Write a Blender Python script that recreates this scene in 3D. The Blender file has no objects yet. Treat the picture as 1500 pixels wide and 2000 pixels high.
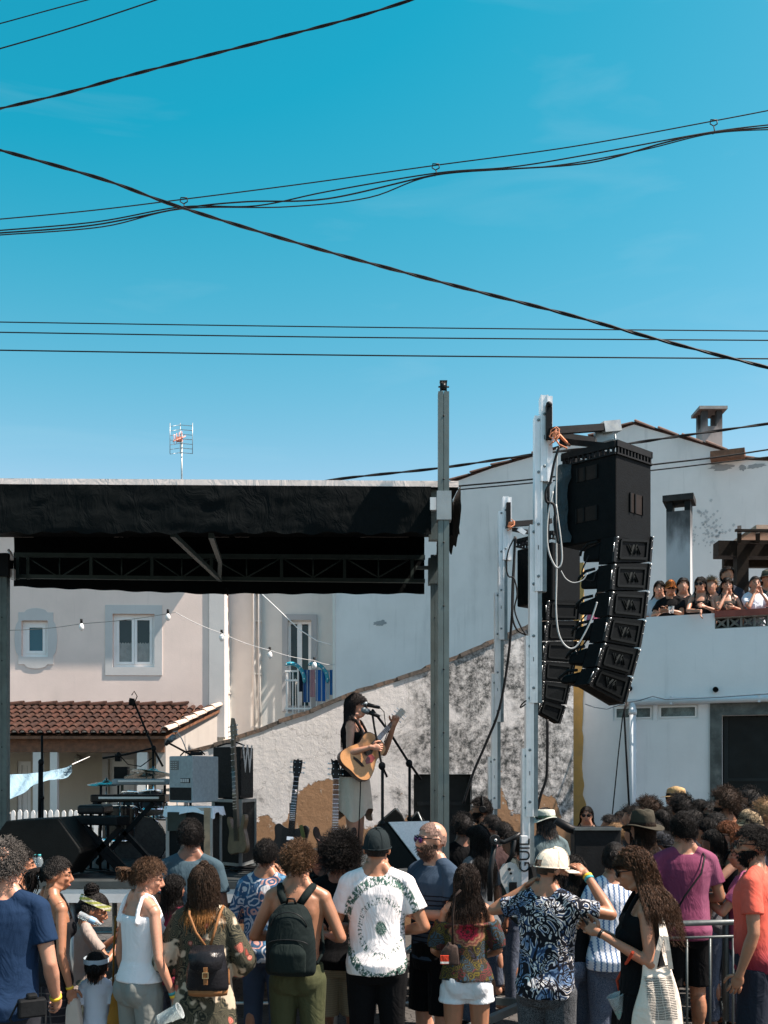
import bpy, math, random
import numpy as np
from mathutils import Vector as V, Matrix, Euler
R = math.radians
SC = bpy.context.scene
COL = SC.collection
# ------------------------------------------------------------------ camera, sky, sun, exposure
F = 2000.0; HC = 2.04; HY = 1520.0          # focal length and horizon of a 1500 x 2000 frame, eye height in metres
cam = bpy.data.cameras.new('camera'); camo = bpy.data.objects.new('camera', cam); COL.objects.link(camo)
camo.location = (0, 0, HC); camo.rotation_euler = (R(90), 0, 0)
cam.sensor_fit = 'VERTICAL'; cam.sensor_height = 36; cam.lens = 36; cam.shift_y = 0.26
cam.clip_start = 0.1; cam.clip_end = 2000
SC.camera = camo
SC.view_settings.view_transform = 'Standard'; SC.view_settings.look = 'None'
SC.view_settings.exposure = 1.2; SC.view_settings.gamma = 1.0
SUN_AZ = R(10); SUN_EL = R(56)              # sun stands to the right and a little on the camera's side
sdir = V((math.cos(SUN_EL)*math.cos(SUN_AZ), -math.cos(SUN_EL)*math.sin(SUN_AZ), math.sin(SUN_EL)))
sl = bpy.data.lights.new('sun', 'SUN'); sl.energy = 5.0; sl.angle = R(0.5); sl.color = (1.0, 0.87, 0.76)
slo = bpy.data.objects.new('sun', sl); COL.objects.link(slo); slo.rotation_euler = sdir.to_track_quat('Z', 'Y').to_euler(); slo.location = (20, -5, 30)
wd = bpy.data.worlds.new("World"); SC.world = wd; wd.use_nodes = True
wn, wl = wd.node_tree.nodes, wd.node_tree.links
wn.clear()
sky = wn.new('ShaderNodeTexSky'); sky.sky_type = 'NISHITA'; sky.sun_disc = False
sky.sun_elevation = SUN_EL; sky.sun_rotation = math.atan2(sdir.x, sdir.y)
sky.air_density = 1.0; sky.dust_density = 0.6; sky.ozone_density = 1.0
hs = wn.new('ShaderNodeHueSaturation'); hs.inputs['Hue'].default_value = 0.472; hs.inputs['Saturation'].default_value = 1.12; hs.inputs['Value'].default_value = 1.0
# faint high cirrus in the sky
tc = wn.new('ShaderNodeTexCoord'); mp = wn.new('ShaderNodeMapping'); mp.inputs['Scale'].default_value = (1.2, 1.2, 6.0); mp.inputs['Rotation'].default_value = (0, 0.35, 0.3)
cn = wn.new('ShaderNodeTexNoise'); cn.inputs['Scale'].default_value = 3.2; cn.inputs['Detail'].default_value = 9; cn.inputs['Distortion'].default_value = 0.6
cr = wn.new('ShaderNodeMapRange'); cr.inputs[1].default_value = 0.60; cr.inputs[2].default_value = 0.85; cr.inputs[3].default_value = 0; cr.inputs[4].default_value = 0.16
cm = wn.new('ShaderNodeMix'); cm.data_type = 'RGBA'; cm.inputs['B'].default_value = (2.4, 3.4, 3.9, 1)
bg = wn.new('ShaderNodeBackground'); bg.inputs['Strength'].default_value = 0.10
wo = wn.new('ShaderNodeOutputWorld')
wl.new(tc.outputs['Generated'], mp.inputs['Vector']); wl.new(mp.outputs[0], cn.inputs['Vector']); wl.new(cn.outputs['Fac'], cr.inputs[0])
# a phone camera's deep cyan rendering of the whole sky, the same in every direction
def wm(op, a, b):
    m = wn.new('ShaderNodeMath'); m.operation = op
    for i, x in enumerate((a, b)):
        if isinstance(x, (int, float)): m.inputs[i].default_value = x
        else: wl.new(x, m.inputs[i])
    return m.outputs[0]
wl.new(sky.outputs[0], hs.inputs['Color']); sp = wn.new('ShaderNodeSeparateColor'); wl.new(hs.outputs[0], sp.inputs[0])
G2 = wm('MULTIPLY', sp.outputs[1], .83); B2 = wm('MULTIPLY', sp.outputs[2], .80)
R2 = wm('MINIMUM', wm('MAXIMUM', wm('MULTIPLY', wm('SUBTRACT', sp.outputs[0], wm('MULTIPLY', sp.outputs[2], .276)), 4.3), wm('MULTIPLY', G2, .035)), wm('MULTIPLY', G2, .9))
cc_ = wn.new('ShaderNodeCombineColor'); wl.new(R2, cc_.inputs[0]); wl.new(G2, cc_.inputs[1]); wl.new(B2, cc_.inputs[2]); wl.new(cc_.outputs[0], cm.inputs['A']); wl.new(cr.outputs[0], cm.inputs['Factor'])
wl.new(cm.outputs['Result'], bg.inputs['Color']); wl.new(bg.outputs[0], wo.inputs['Surface'])

# ------------------------------------------------------------------ helpers
rnd = random.Random(7); NP = np.random.RandomState(7)
def W(px, py, Y):
    return V(((px-750)*Y/F, Y, HC-(py-HY)*Y/F))
ROOTM = {}
def props(o, label=None, cat=None, group=None, kind=None):
    if label: o['label'] = label
    if cat: o['category'] = cat
    if group: o['group'] = group
    if kind: o['kind'] = kind
    return o
def thing(name, label, cat, loc=(0, 0, 0), rotz=0, group=None, kind=None, rot=None):
    o = bpy.data.objects.new(name, None); COL.objects.link(o); o.empty_display_size = 0.2
    o.location = loc
    o.rotation_euler = rot if rot is not None else (0, 0, rotz)
    ROOTM[o.name] = Matrix.Translation(V(loc)) @ o.rotation_euler.to_matrix().to_4x4()
    return props(o, label, cat, group, kind)
class MB:
    def __init__(s): s.v = []; s.f = []; s.m = []; s.s = []; s.mi = 0
    def add(s, vs, fs, smooth=False):
        b = len(s.v); s.v += [tuple(v) for v in vs]
        for i, f in enumerate(fs):
            s.f.append(tuple(b+j for j in f)); s.m.append(s.mi); s.s.append(smooth if isinstance(smooth, bool) else smooth[i])
        return s
    def box(s, c, d, Rm=None):
        x, y, z = d[0]/2, d[1]/2, d[2]/2; vs = []
        for a in ((-x,-y,-z),(x,-y,-z),(x,y,-z),(-x,y,-z),(-x,-y,z),(x,-y,z),(x,y,z),(-x,y,z)):
            p = V(a)
            if Rm is not None: p = Rm @ p
            vs.append(p+V(c))
        return s.add(vs, [(0,3,2,1),(4,5,6,7),(0,1,5,4),(1,2,6,5),(2,3,7,6),(3,0,4,7)])
    def bb(s, a, b):
        return s.box([(a[i]+b[i])/2 for i in range(3)], [abs(b[i]-a[i]) for i in range(3)])
    def beam(s, p, q, w, h, up=(0, 0, 1)):
        p = V(p); q = V(q); d = (q-p); L = d.length; d.normalize(); up = V(up)
        if abs(d.dot(up)) > .98: up = V((0, 1, 0))
        x = d.cross(up).normalized(); z = x.cross(d).normalized()
        Rm = Matrix((x, d, z)).transposed()
        return s.box((p+q)/2, (w, L, h), Rm)
    def tube(s, pts, r, n=8, cap=True):
        pts = [V(p) for p in pts]; m = len(pts)
        rs = [r]*m if not isinstance(r, (list, tuple)) else r
        vs = []; prev = None
        for i, p in enumerate(pts):
            d = (pts[min(i+1, m-1)]-pts[max(i-1, 0)]); d = d.normalized() if d.length > 1e-9 else V((0, 0, 1))
            if prev is None:
                u = d.orthogonal().normalized()
            else:
                u = prev-d*prev.dot(d); u = u.normalized() if u.length > 1e-6 else d.orthogonal().normalized()
            prev = u; w = d.cross(u)
            for k in range(n):
                a = 2*math.pi*k/n; vs.append(p+(u*math.cos(a)+w*math.sin(a))*rs[i])
        fs = []; sm = []
        for i in range(m-1):
            for k in range(n):
                fs.append((i*n+k, i*n+(k+1) % n, (i+1)*n+(k+1) % n, (i+1)*n+k)); sm.append(True)
        if cap:
            fs.append(tuple(range(n-1, -1, -1))); fs.append(tuple((m-1)*n+k for k in range(n))); sm += [False, False]
        return s.add(vs, fs, sm)
    def lathe(s, c, axis, prof, n=20, cap=True):
        ax = V(axis).normalized(); u = ax.orthogonal().normalized(); w = ax.cross(u); c = V(c); vs = []
        for (r, t) in prof:
            for k in range(n):
                a = 2*math.pi*k/n; vs.append(c+ax*t+(u*math.cos(a)+w*math.sin(a))*max(r, 1e-4))
        m = len(prof); fs = []; sm = []
        for i in range(m-1):
            for k in range(n):
                fs.append((i*n+k, i*n+(k+1) % n, (i+1)*n+(k+1) % n, (i+1)*n+k)); sm.append(True)
        if cap: fs.append(tuple(range(n-1, -1, -1))); fs.append(tuple((m-1)*n+k for k in range(n))); sm += [False]*2
        return s.add(vs, fs, sm)
    def prism(s, poly, y0, y1, fn=None):      # polygon in x,z extruded in y
        n = len(poly)
        fn = fn or (lambda x, y, z: (x, y, z))
        vs = [fn(x, y0, z) for x, z in poly]+[fn(x, y1, z) for x, z in poly]
        fs = [tuple(range(n)), tuple(range(2*n-1, n-1, -1))]
        for i in range(n): fs.append((i, n+i, n+(i+1) % n, (i+1) % n))
        return s.add(vs, fs)
    def sphere(s, c, r, n=14, m=9, Rm=None):
        if not isinstance(r, (list, tuple)): r = (r, r, r)
        vs = []; c = V(c)
        def q(x, y, z):
            p = V((x*r[0], y*r[1], z*r[2]))
            if Rm is not None: p = Rm @ p
            return p+c
        vs.append(q(0, 0, 1))
        for i in range(1, m):
            t = math.pi*i/m
            for k in range(n):
                a = 2*math.pi*k/n; vs.append(q(math.sin(t)*math.cos(a), math.sin(t)*math.sin(a), math.cos(t)))
        vs.append(q(0, 0, -1)); fs = []
        for k in range(n): fs.append((0, 1+k, 1+(k+1) % n))
        for i in range(m-2):
            for k in range(n):
                a = 1+i*n; fs.append((a+k, a+n+k, a+n+(k+1) % n, a+(k+1) % n))
        L = len(vs)-1; a = 1+(m-2)*n
        for k in range(n): fs.append((L, a+(k+1) % n, a+k))
        return s.add(vs, fs, True)
    def loft(s, rings, n=20):                 # rings (z, rx, ry, xc, yc): upright ellipses, closed
        vs = []
        for (z, rx, ry, xc, yc) in rings:
            for k in range(n):
                a = 2*math.pi*k/n; vs.append((xc+rx*math.cos(a), yc+ry*math.sin(a), z))
        m = len(rings); fs = []
        for i in range(m-1):
            for k in range(n): fs.append((i*n+k, i*n+(k+1) % n, (i+1)*n+(k+1) % n, (i+1)*n+k))
        fs.append(tuple(range(n-1, -1, -1))); fs.append(tuple((m-1)*n+k for k in range(n)))
        return s.add(vs, fs, True)
    def xf(s, M): s.v = [tuple(M @ V(v)) for v in s.v]; return s
    def mesh(s, name, mats):
        me = bpy.data.meshes.new(name); me.from_pydata(s.v, [], s.f)
        if not isinstance(mats, (list, tuple)): mats = [mats]
        for m in mats: me.materials.append(m)
        me.polygons.foreach_set('material_index', s.m); me.polygons.foreach_set('use_smooth', s.s)
        me.update(); return me
def part(name, mb, mats, parent, world=False, label=None, kind=None, mesh=None):
    if mb is not None:
        if world: mb.xf(ROOTM[parent.name].inverted())
        mesh = mb.mesh(name, mats)
    o = bpy.data.objects.new(name, mesh); COL.objects.link(o); o.parent = parent
    ROOTM[o.name] = ROOTM[parent.name]
    return props(o, label, None, None, kind)
def single(name, mb, mats, label=None, cat=None, group=None, kind=None):
    a = np.array(mb.v); lo = a.min(0); hi = a.max(0); c = V(((lo[0]+hi[0])/2, (lo[1]+hi[1])/2, lo[2]))
    if kind == 'structure': c = V((0, 0, 0))
    mb.xf(Matrix.Translation(-c)); o = bpy.data.objects.new(name, mb.mesh(name, mats)); COL.objects.link(o); o.location = c
    ROOTM[o.name] = Matrix.Translation(c)
    return props(o, label, cat, group, kind)
def copy_tree(o, parent=None):
    c = o.copy(); COL.objects.link(c)
    if parent is not None: c.parent = parent
    for ch in list(o.children): copy_tree(ch, c)
    return c
class Plane:                                   # an upright facade: local x along it, -y towards the viewer
    def __init__(s, px, Y, phi):
        s.o = V(((px-750)*Y/F, Y, 0)); s.phi = R(phi); s.u = V((math.cos(s.phi), math.sin(s.phi), 0)); s.n = V((math.sin(s.phi), -math.cos(s.phi), 0))
    def hit(s, px, py, off=0):
        d = V(((px-750)/F, 1, -(py-HY)/F)); o = V((0, 0, HC)); q = s.o+s.n*off
        t = (q-o).dot(s.n)/d.dot(s.n); p = o+d*t
        return ((p-s.o).dot(s.u), p.z)
    def M(s): return Matrix.Translation(s.o) @ Matrix.Rotation(s.phi, 4, 'Z')
def slab(mb, x0, x1, z0, z1, holes, y0, y1, reveal=True):
    xs = sorted({x0, x1, *[h[0] for h in holes], *[h[1] for h in holes]}); zs = sorted({z0, z1, *[h[2] for h in holes], *[h[3] for h in holes]})
    def inh(x, z): return any(h[0] < x < h[1] and h[2] < z < h[3] for h in holes)
    for y, fl in ((y0, 0), (y1, 1)):
        for i in range(len(xs)-1):
            for j in range(len(zs)-1):
                if inh((xs[i]+xs[i+1])/2, (zs[j]+zs[j+1])/2): continue
                q = [(xs[i], y, zs[j]), (xs[i+1], y, zs[j]), (xs[i+1], y, zs[j+1]), (xs[i], y, zs[j+1])]
                mb.add(q, [(0, 1, 2, 3) if not fl else (3, 2, 1, 0)])
    def rim(a, b, c, d, inv):
        q = [(a, y0, c), (b, y0, c), (b, y0, d), (a, y0, d), (a, y1, c), (b, y1, c), (b, y1, d), (a, y1, d)]
        fs = [(0, 4, 5, 1), (1, 5, 6, 2), (2, 6, 7, 3), (3, 7, 4, 0)]
        mb.add(q, [f[::-1] for f in fs] if inv else fs)
    rim(x0, x1, z0, z1, False)
    for h in holes: rim(*h, True)
    return mb
# ------------------------------------------------------------------ materials
def newmat(name):
    m = bpy.data.materials.new(name); m.use_nodes = True; nt = m.node_tree
    return m, nt, nt.nodes, nt.links, nt.nodes['Principled BSDF']
def noise(nd, lk, scale, detail=5, vec=None, rough=.6, dist=0, sc=None, coord='Object'):
    n = nd.new('ShaderNodeTexNoise'); n.inputs['Scale'].default_value = scale; n.inputs['Detail'].default_value = detail
    n.inputs['Roughness'].default_value = rough; n.inputs['Distortion'].default_value = dist
    if vec is None:
        t = nd.new('ShaderNodeTexCoord'); vec = t.outputs[coord]
    if sc:
        mp = nd.new('ShaderNodeMapping'); mp.inputs['Scale'].default_value = sc; lk.new(vec, mp.inputs['Vector']); vec = mp.outputs[0]
    lk.new(vec, n.inputs['Vector']); return n
def rng_(nd, lk, src, a, b, c=0., d=1., smooth=True):
    m = nd.new('ShaderNodeMapRange'); m.inputs[1].default_value = a; m.inputs[2].default_value = b; m.inputs[3].default_value = c; m.inputs[4].default_value = d
    if smooth: m.interpolation_type = 'SMOOTHSTEP'
    lk.new(src, m.inputs[0]); return m.outputs[0]
def mixc(nd, lk, fac, a, b, mode='MIX'):
    m = nd.new('ShaderNodeMix'); m.data_type = 'RGBA'; m.blend_type = mode
    for i, x in (('Factor', fac), ('A', a), ('B', b)):
        if isinstance(x, (int, float)): m.inputs[i].default_value = x
        elif isinstance(x, tuple): m.inputs[i].default_value = (*x[:3], 1)
        else: lk.new(x, m.inputs[i])
    return m.outputs['Result']
def math_(nd, lk, op, a, b=None, c=None):
    m = nd.new('ShaderNodeMath'); m.operation = op
    for i, x in enumerate((a, b, c)):
        if x is None: continue
        if isinstance(x, (int, float)): m.inputs[i].default_value = x
        else: lk.new(x, m.inputs[i])
    return m.outputs[0]
def bump(nd, lk, bs, h, strength=.2, dist=.02):
    b = nd.new('ShaderNodeBump'); b.inputs['Strength'].default_value = strength; b.inputs['Distance'].default_value = dist
    lk.new(h, b.inputs['Height']); lk.new(b.outputs[0], bs.inputs['Normal'])
MC = {}
def mat(col, rough=.6, var=.12, scale=6., bmp=.1, metal=0., bs_scale=None, spec=None, dirt=None, name=None):
    key = (col, rough, var, scale, bmp, metal, bs_scale, spec, dirt)
    if key in MC: return MC[key]
    m, nt, nd, lk, bs = newmat(name or 'paint')
    if spec is None and max(col) < .06: spec = .16
    n = noise(nd, lk, scale)
    a = tuple(max(0, c*(1-var)) for c in col); b = tuple(min(1, c*(1+var)) for c in col)
    c = mixc(nd, lk, rng_(nd, lk, n.outputs['Fac'], .3, .7), a, b)
    if dirt:
        n2 = noise(nd, lk, dirt[0], 8, dist=.8); c = mixc(nd, lk, rng_(nd, lk, n2.outputs['Fac'], dirt[1], dirt[1]+.18, 0, dirt[3] if len(dirt) > 3 else .8), c, dirt[2])
    lk.new(c, bs.inputs['Base Color'])
    n3 = noise(nd, lk, bs_scale or scale*6, 6)
    lk.new(rng_(nd, lk, n3.outputs['Fac'], .3, .7, max(.05, rough-.08), min(1, rough+.08)), bs.inputs['Roughness'])
    bs.inputs['Metallic'].default_value = metal
    if spec is not None: bs.inputs['Specular IOR Level'].default_value = spec
    if bmp: bump(nd, lk, bs, n3.outputs['Fac'], bmp, .01)
    MC[key] = m; return m
def glass(name, col=(.03, .06, .07), rough=.04):
    m, nt, nd, lk, bs = newmat(name); bs.inputs['Base Color'].default_value = (*col, 1); bs.inputs['Roughness'].default_value = rough
    n = noise(nd, lk, 2.5); bump(nd, lk, bs, n.outputs['Fac'], .04, .02); bs.inputs['Specular IOR Level'].default_value = .3
    return m
def glow_clear(name, col=(.85, .9, .92), rough=.08):
    m, nt, nd, lk, bs = newmat(name); bs.inputs['Base Color'].default_value = (*col, 1); bs.inputs['Roughness'].default_value = rough
    bs.inputs['Transmission Weight'].default_value = .75; bs.inputs['IOR'].default_value = 1.15; return m
BLK = mat((.006, .007, .008), .6, .3, 9, .15); BLKG = mat((.012, .012, .013), .22, .2, 9, .05); BLKM = mat((.02, .021, .022), .4, .2, 12, .1, .3)
STEEL = mat((.33, .36, .36), .42, .18, 5, .12, .75, dirt=(3., .55, (.12, .13, .12)))
GALV = mat((.30, .32, .32), .42, .12, 7, .1, .55, dirt=(6., .6, (.25, .26, .26)))
ALU = mat((.78, .78, .78), .36, .06, 8, .06, .35, dirt=(9., .66, (.35, .35, .35), .5))
CHROME = mat((.75, .76, .78), .12, .05, 5, .02, 1.)
WHITEP = mat((.80, .79, .77), .5, .04, 6, .05)
CABLE = mat((.012, .012, .013), .5, .2, 20, .05)
GREYC = mat((.38, .40, .40), .5, .1, 20, .05)
WOODB = mat((.16, .07, .035), .6, .35, 9, .3)
# ------------------------------------------------------------------ people
PEND = []; CS = .92
def soft(o, vox, it=3, amp=0., seed=0, extra=None):
    m = o.modifiers.new('r', 'REMESH'); m.mode = 'VOXEL'; m.voxel_size = vox; m.use_smooth_shade = True
    if it:
        m = o.modifiers.new('s', 'SMOOTH'); m.factor = .5; m.iterations = it
    PEND.append((o, amp, seed, extra)); return o
def fnoise(P, sc, seed, n=7, stretch=(1, 1, 1)):
    r = np.random.RandomState(seed); out = np.zeros(len(P)); P = P*np.array(stretch)
    for i in range(n):
        d = r.normal(size=3); d /= np.linalg.norm(d); f = sc*(.6+1.6*r.rand()); ph = r.rand()*6.28
        w = np.sin(P @ np.roll(d, 1)*f*.7+ph*2)*.9
        out += np.sin(P @ d*f+ph+w)*(sc/f)
    return out/n
def finalize():
    bpy.context.view_layer.update(); dg = bpy.context.evaluated_depsgraph_get()
    for o, amp, seed, extra in PEND:
        me = bpy.data.meshes.new_from_object(o.evaluated_get(dg)); old = o.data
        o.modifiers.clear(); me.name = old.name; o.data = me
        me.polygons.foreach_set('use_smooth', [True]*len(me.polygons))
        if amp:
            n = len(me.vertices); P = np.empty(n*3); me.vertices.foreach_get('co', P); N = np.empty(n*3); me.vertices.foreach_get('normal', N)
            P = P.reshape(-1, 3); N = N.reshape(-1, 3)
            d = fnoise(P, 22, seed, 7, (1, 1, .55)); d = np.abs(d)*-1.0+.12; P = P+N*(d*amp*2.2)[:, None]
            me.vertices.foreach_set('co', P.ravel())
        if extra and extra.v:
            import bmesh
            bm = bmesh.new(); bm.from_mesh(me); b = [bm.verts.new(v) for v in extra.v]
            for f in extra.f:
                ff = bm.faces.new([b[i] for i in f]); ff.smooth = True
            bm.to_mesh(me); bm.free()
        me.update()
        if not me.materials: me.materials.append(old.materials[0])
        bpy.data.meshes.remove(old)
def skinmat(col):
    key = ('skin', col)
    if key in MC: return MC[key]
    m, nt, nd, lk, bs = newmat('skin'); n = noise(nd, lk, 6, 6, rough=.7); n2 = noise(nd, lk, 45, 5)
    c = mixc(nd, lk, rng_(nd, lk, n.outputs['Fac'], .35, .7), tuple(x*.78 for x in col), (min(1, col[0]*1.08), col[1]*.97, col[2]*.95))
    lk.new(c, bs.inputs['Base Color']); bs.inputs['Roughness'].default_value = .45
    bs.inputs['Subsurface Weight'].default_value = .08; bs.inputs['Subsurface Radius'].default_value = (.02, .008, .004); bs.inputs['Subsurface Scale'].default_value = .4
    bump(nd, lk, bs, n2.outputs['Fac'], .08, .004); MC[key] = m; return m
SKL = skinmat((.46, .235, .15)); SKT = skinmat((.37, .175, .098)); SKP = skinmat((.50, .265, .175)); SKD = skinmat((.24, .11, .065))
def hairmat(col, tip=None, rough=.5):
    key = ('hair', col, tip)
    if key in MC: return MC[key]
    m, nt, nd, lk, bs = newmat('hair'); n = noise(nd, lk, 60, 3)
    c = mixc(nd, lk, rng_(nd, lk, n.outputs['Fac'], .3, .7), tuple(x*.6 for x in col), tuple(min(1, x*1.6) for x in col))
    if tip:
        t = nd.new('ShaderNodeTexCoord'); sx = nd.new('ShaderNodeSeparateXYZ'); lk.new(t.outputs['Object'], sx.inputs[0])
        nn = math_(nd, lk, 'ADD', sx.outputs['Z'], math_(nd, lk, 'MULTIPLY', n.outputs['Fac'], .08))
        c = mixc(nd, lk, rng_(nd, lk, nn, tip[0], tip[1]), tip[2], c)
    lk.new(c, bs.inputs['Base Color']); bs.inputs['Roughness'].default_value = rough; bs.inputs['Specular IOR Level'].default_value = .2; hb_ = noise(nd, lk, 130, 3, sc=(1, 1, .25)); bump(nd, lk, bs, hb_.outputs['Fac'], .9, .012)
    MC[key] = m; return m
HDK = hairmat((.0065, .005, .0045)); HBR = hairmat((.030, .016, .009)); HGR = hairmat((.26, .24, .22)); HAU = hairmat((.13, .045, .018)); HLB = hairmat((.20, .12, .06)); HSP = hairmat((.05, .047, .045))
def cloth(col, rough=.85, pat=None, tag='', weave=True, fold=.42, **kw):
    key = ('cloth', col, pat, tag, tuple(sorted((k, str(v)) for k, v in kw.items())))
    if key in MC: return MC[key]
    m, nt, nd, lk, bs = newmat('fabric'); t = nd.new('ShaderNodeTexCoord'); ob = t.outputs['Object']
    sx = nd.new('ShaderNodeSeparateXYZ'); lk.new(ob, sx.inputs[0]); X, Y, Z = sx.outputs
    n = noise(nd, lk, 5, 5, ob)
    c = mixc(nd, lk, n.outputs['Fac'], tuple(x*.88 for x in col), tuple(min(1, x*1.1) for x in col))
    if pat == 'tiedye':
        zc, xc = kw['c']
        dx = math_(nd, lk, 'SUBTRACT', X, xc); dz = math_(nd, lk, 'MULTIPLY', math_(nd, lk, 'SUBTRACT', Z, zc), .78)
        r = math_(nd, lk, 'SQRT', math_(nd, lk, 'ADD', math_(nd, lk, 'MULTIPLY', dx, dx), math_(nd, lk, 'MULTIPLY', dz, dz)))
        ang = math_(nd, lk, 'ARCTAN2', dx, dz)
        cb = nd.new('ShaderNodeCombineXYZ'); lk.new(math_(nd, lk, 'MULTIPLY', ang, 5.5), cb.inputs[0]); lk.new(math_(nd, lk, 'MULTIPLY', r, 16), cb.inputs[1])
        n1 = noise(nd, lk, 2.6, 4, cb.outputs[0], rough=.7, dist=.5)
        rw = math_(nd, lk, 'ADD', r, math_(nd, lk, 'MULTIPLY', math_(nd, lk, 'SUBTRACT', n.outputs['Fac'], .5), .05))
        tot = None
        for rc, w, th in ((0, .045, .38), (.135, .018, .50), (.225, .026, .44)):
            k = math_(nd, lk, 'SUBTRACT', 1., math_(nd, lk, 'DIVIDE', math_(nd, lk, 'ABSOLUTE', math_(nd, lk, 'SUBTRACT', rw, rc)), w), )
            k = rng_(nd, lk, k, 0, .35); k = math_(nd, lk, 'MULTIPLY', k, rng_(nd, lk, n1.outputs['Fac'], th, th+.06))
            tot = k if tot is None else math_(nd, lk, 'MAXIMUM', tot, k)
        tot = math_(nd, lk, 'MULTIPLY', tot, rng_(nd, lk, Y, .02, .0))
        c = mixc(nd, lk, tot, c, (.055, .115, .095))
    elif pat == 'paisley':
        w = noise(nd, lk, 7, .6, ob, dist=2.2); w2 = noise(nd, lk, 11, .4, ob, dist=1.6)
        a = math_(nd, lk, 'SINE', math_(nd, lk, 'MULTIPLY', w.outputs['Fac'], 34.)); b = math_(nd, lk, 'SINE', math_(nd, lk, 'MULTIPLY', w2.outputs['Fac'], 24.))
        msk = math_(nd, lk, 'MULTIPLY', rng_(nd, lk, a, -.4, -.15), rng_(nd, lk, b, -.75, -.4))
        n3 = noise(nd, lk, 6, 2, ob); blue = rng_(nd, lk, n3.outputs['Fac'], .5, .62)
        ink = mixc(nd, lk, blue, (.66, .64, .62), (.16, .25, .40)); ink2 = mixc(nd, lk, rng_(nd, lk, a, .55, .8), ink, (.03, .06, .13))
        c = mixc(nd, lk, msk, c, ink2)
    elif pat in ('kimono', 'hawaii', 'boho'):
        vo = nd.new('ShaderNodeTexVoronoi'); vo.inputs['Scale'].default_value = {'kimono': 12., 'hawaii': 11, 'boho': 22}[pat]
        wn_ = noise(nd, lk, 5, 3, ob); vv = nd.new('ShaderNodeVectorMath'); vv.operation = 'MULTIPLY_ADD'; lk.new(wn_.outputs['Color'], vv.inputs[0]); vv.inputs[1].default_value = (.12,)*3; lk.new(ob, vv.inputs[2]); lk.new(vv.outputs[0], vo.inputs['Vector'])
        d = vo.outputs['Distance']; rings = math_(nd, lk, 'SINE', math_(nd, lk, 'MULTIPLY', d, {'kimono': 60., 'hawaii': 22., 'boho': 26.}[pat]))
        cs = nd.new('ShaderNodeSeparateColor'); lk.new(vo.outputs['Color'], cs.inputs[0])
        if pat == 'kimono':
            dk = mixc(nd, lk, rng_(nd, lk, rings, -.2, .4), (.02, .022, .018), (.10, .09, .06))
            c = mixc(nd, lk, rng_(nd, lk, noise(nd, lk, 5, 3, ob).outputs['Fac'], .46, .50), c, dk)
            fl = math_(nd, lk, 'MULTIPLY', rng_(nd, lk, d, .34, .22), rng_(nd, lk, cs.outputs[1], .68, .72))
            c = mixc(nd, lk, fl, c, mixc(nd, lk, rng_(nd, lk, rings, -.3, .6), (.36, .07, .05), (.50, .20, .15)))
        elif pat == 'hawaii':
            lf = rng_(nd, lk, rings, .1, .35); lc = mixc(nd, lk, rng_(nd, lk, cs.outputs[0], .45, .55), (.50, .50, .52), (.10, .22, .34)); lc = mixc(nd, lk, rng_(nd, lk, cs.outputs[1], .8, .85), lc, (.55, .30, .26))
            c = mixc(nd, lk, lf, c, lc)
        else:
            pc = mixc(nd, lk, rng_(nd, lk, cs.outputs[0], .45, .5), (.12, .025, .03), (.11, .09, .018)); pc = mixc(nd, lk, rng_(nd, lk, cs.outputs[1], .66, .7), pc, (.03, .065, .095))
            c = mixc(nd, lk, rng_(nd, lk, rings, .1, .5), c, pc)
            dz = math_(nd, lk, 'SUBTRACT', Z, kw['c'][0]); r = math_(nd, lk, 'SQRT', math_(nd, lk, 'ADD', math_(nd, lk, 'MULTIPLY', X, X), math_(nd, lk, 'MULTIPLY', math_(nd, lk, 'MULTIPLY', dz, dz), 1.5)))
            ang = math_(nd, lk, 'ARCTAN2', X, dz); r = math_(nd, lk, 'ADD', r, math_(nd, lk, 'MULTIPLY', math_(nd, lk, 'SINE', math_(nd, lk, 'MULTIPLY', ang, 9.)), .006))
            rr = nd.new('ShaderNodeValToRGB'); lk.new(math_(nd, lk, 'MULTIPLY', r, 7.), rr.inputs[0]); e = rr.color_ramp; e.interpolation = 'CONSTANT'
            e.elements[0].color = (.05, .04, .03, 1); e.elements[1].position = .10; e.elements[1].color = (.48, .02, .05, 1)
            for ps, cc in ((.22, (.03, .015, .02)), (.27, (.45, .03, .06)), (.42, (.25, .06, .05)), (.50, (.32, .17, .10)), (.60, (.22, .07, .06)), (.68, (.28, .14, .08))):
                q = e.elements.new(ps); q.color = (*cc, 1)
            gr = noise(nd, lk, 90, 3, ob); mc = mixc(nd, lk, rng_(nd, lk, gr.outputs['Fac'], .5, .6, 0, .6), rr.outputs[0], (.05, .03, .02))
            msk = math_(nd, lk, 'MULTIPLY', rng_(nd, lk, r, .115, .105), rng_(nd, lk, Y, .02, 0.))
            c = mixc(nd, lk, msk, c, mc)
    elif pat == 'stripes':
        f, lo, hi, c2 = kw['s'][:4]; ax = kw['s'][4] if len(kw['s']) > 4 else 'Z'
        src = Z if ax == 'Z' else X
        src = math_(nd, lk, 'ADD', src, math_(nd, lk, 'MULTIPLY', n.outputs['Fac'], .012))
        if ax == 'X': src = math_(nd, lk, 'ADD', src, math_(nd, lk, 'MULTIPLY', math_(nd, lk, 'SINE', math_(nd, lk, 'MULTIPLY', Z, 330.)), .0022))
        sn = math_(nd, lk, 'SINE', math_(nd, lk, 'MULTIPLY', src, f)); k = rng_(nd, lk, sn, lo, hi)
        if ax == 'Z': k = math_(nd, lk, 'MULTIPLY', k, rng_(nd, lk, Z, kw.get('z', 9.), kw.get('z', 9.)-.01))
        c = mixc(nd, lk, k, c, c2)
    elif pat == 'grad':
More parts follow.
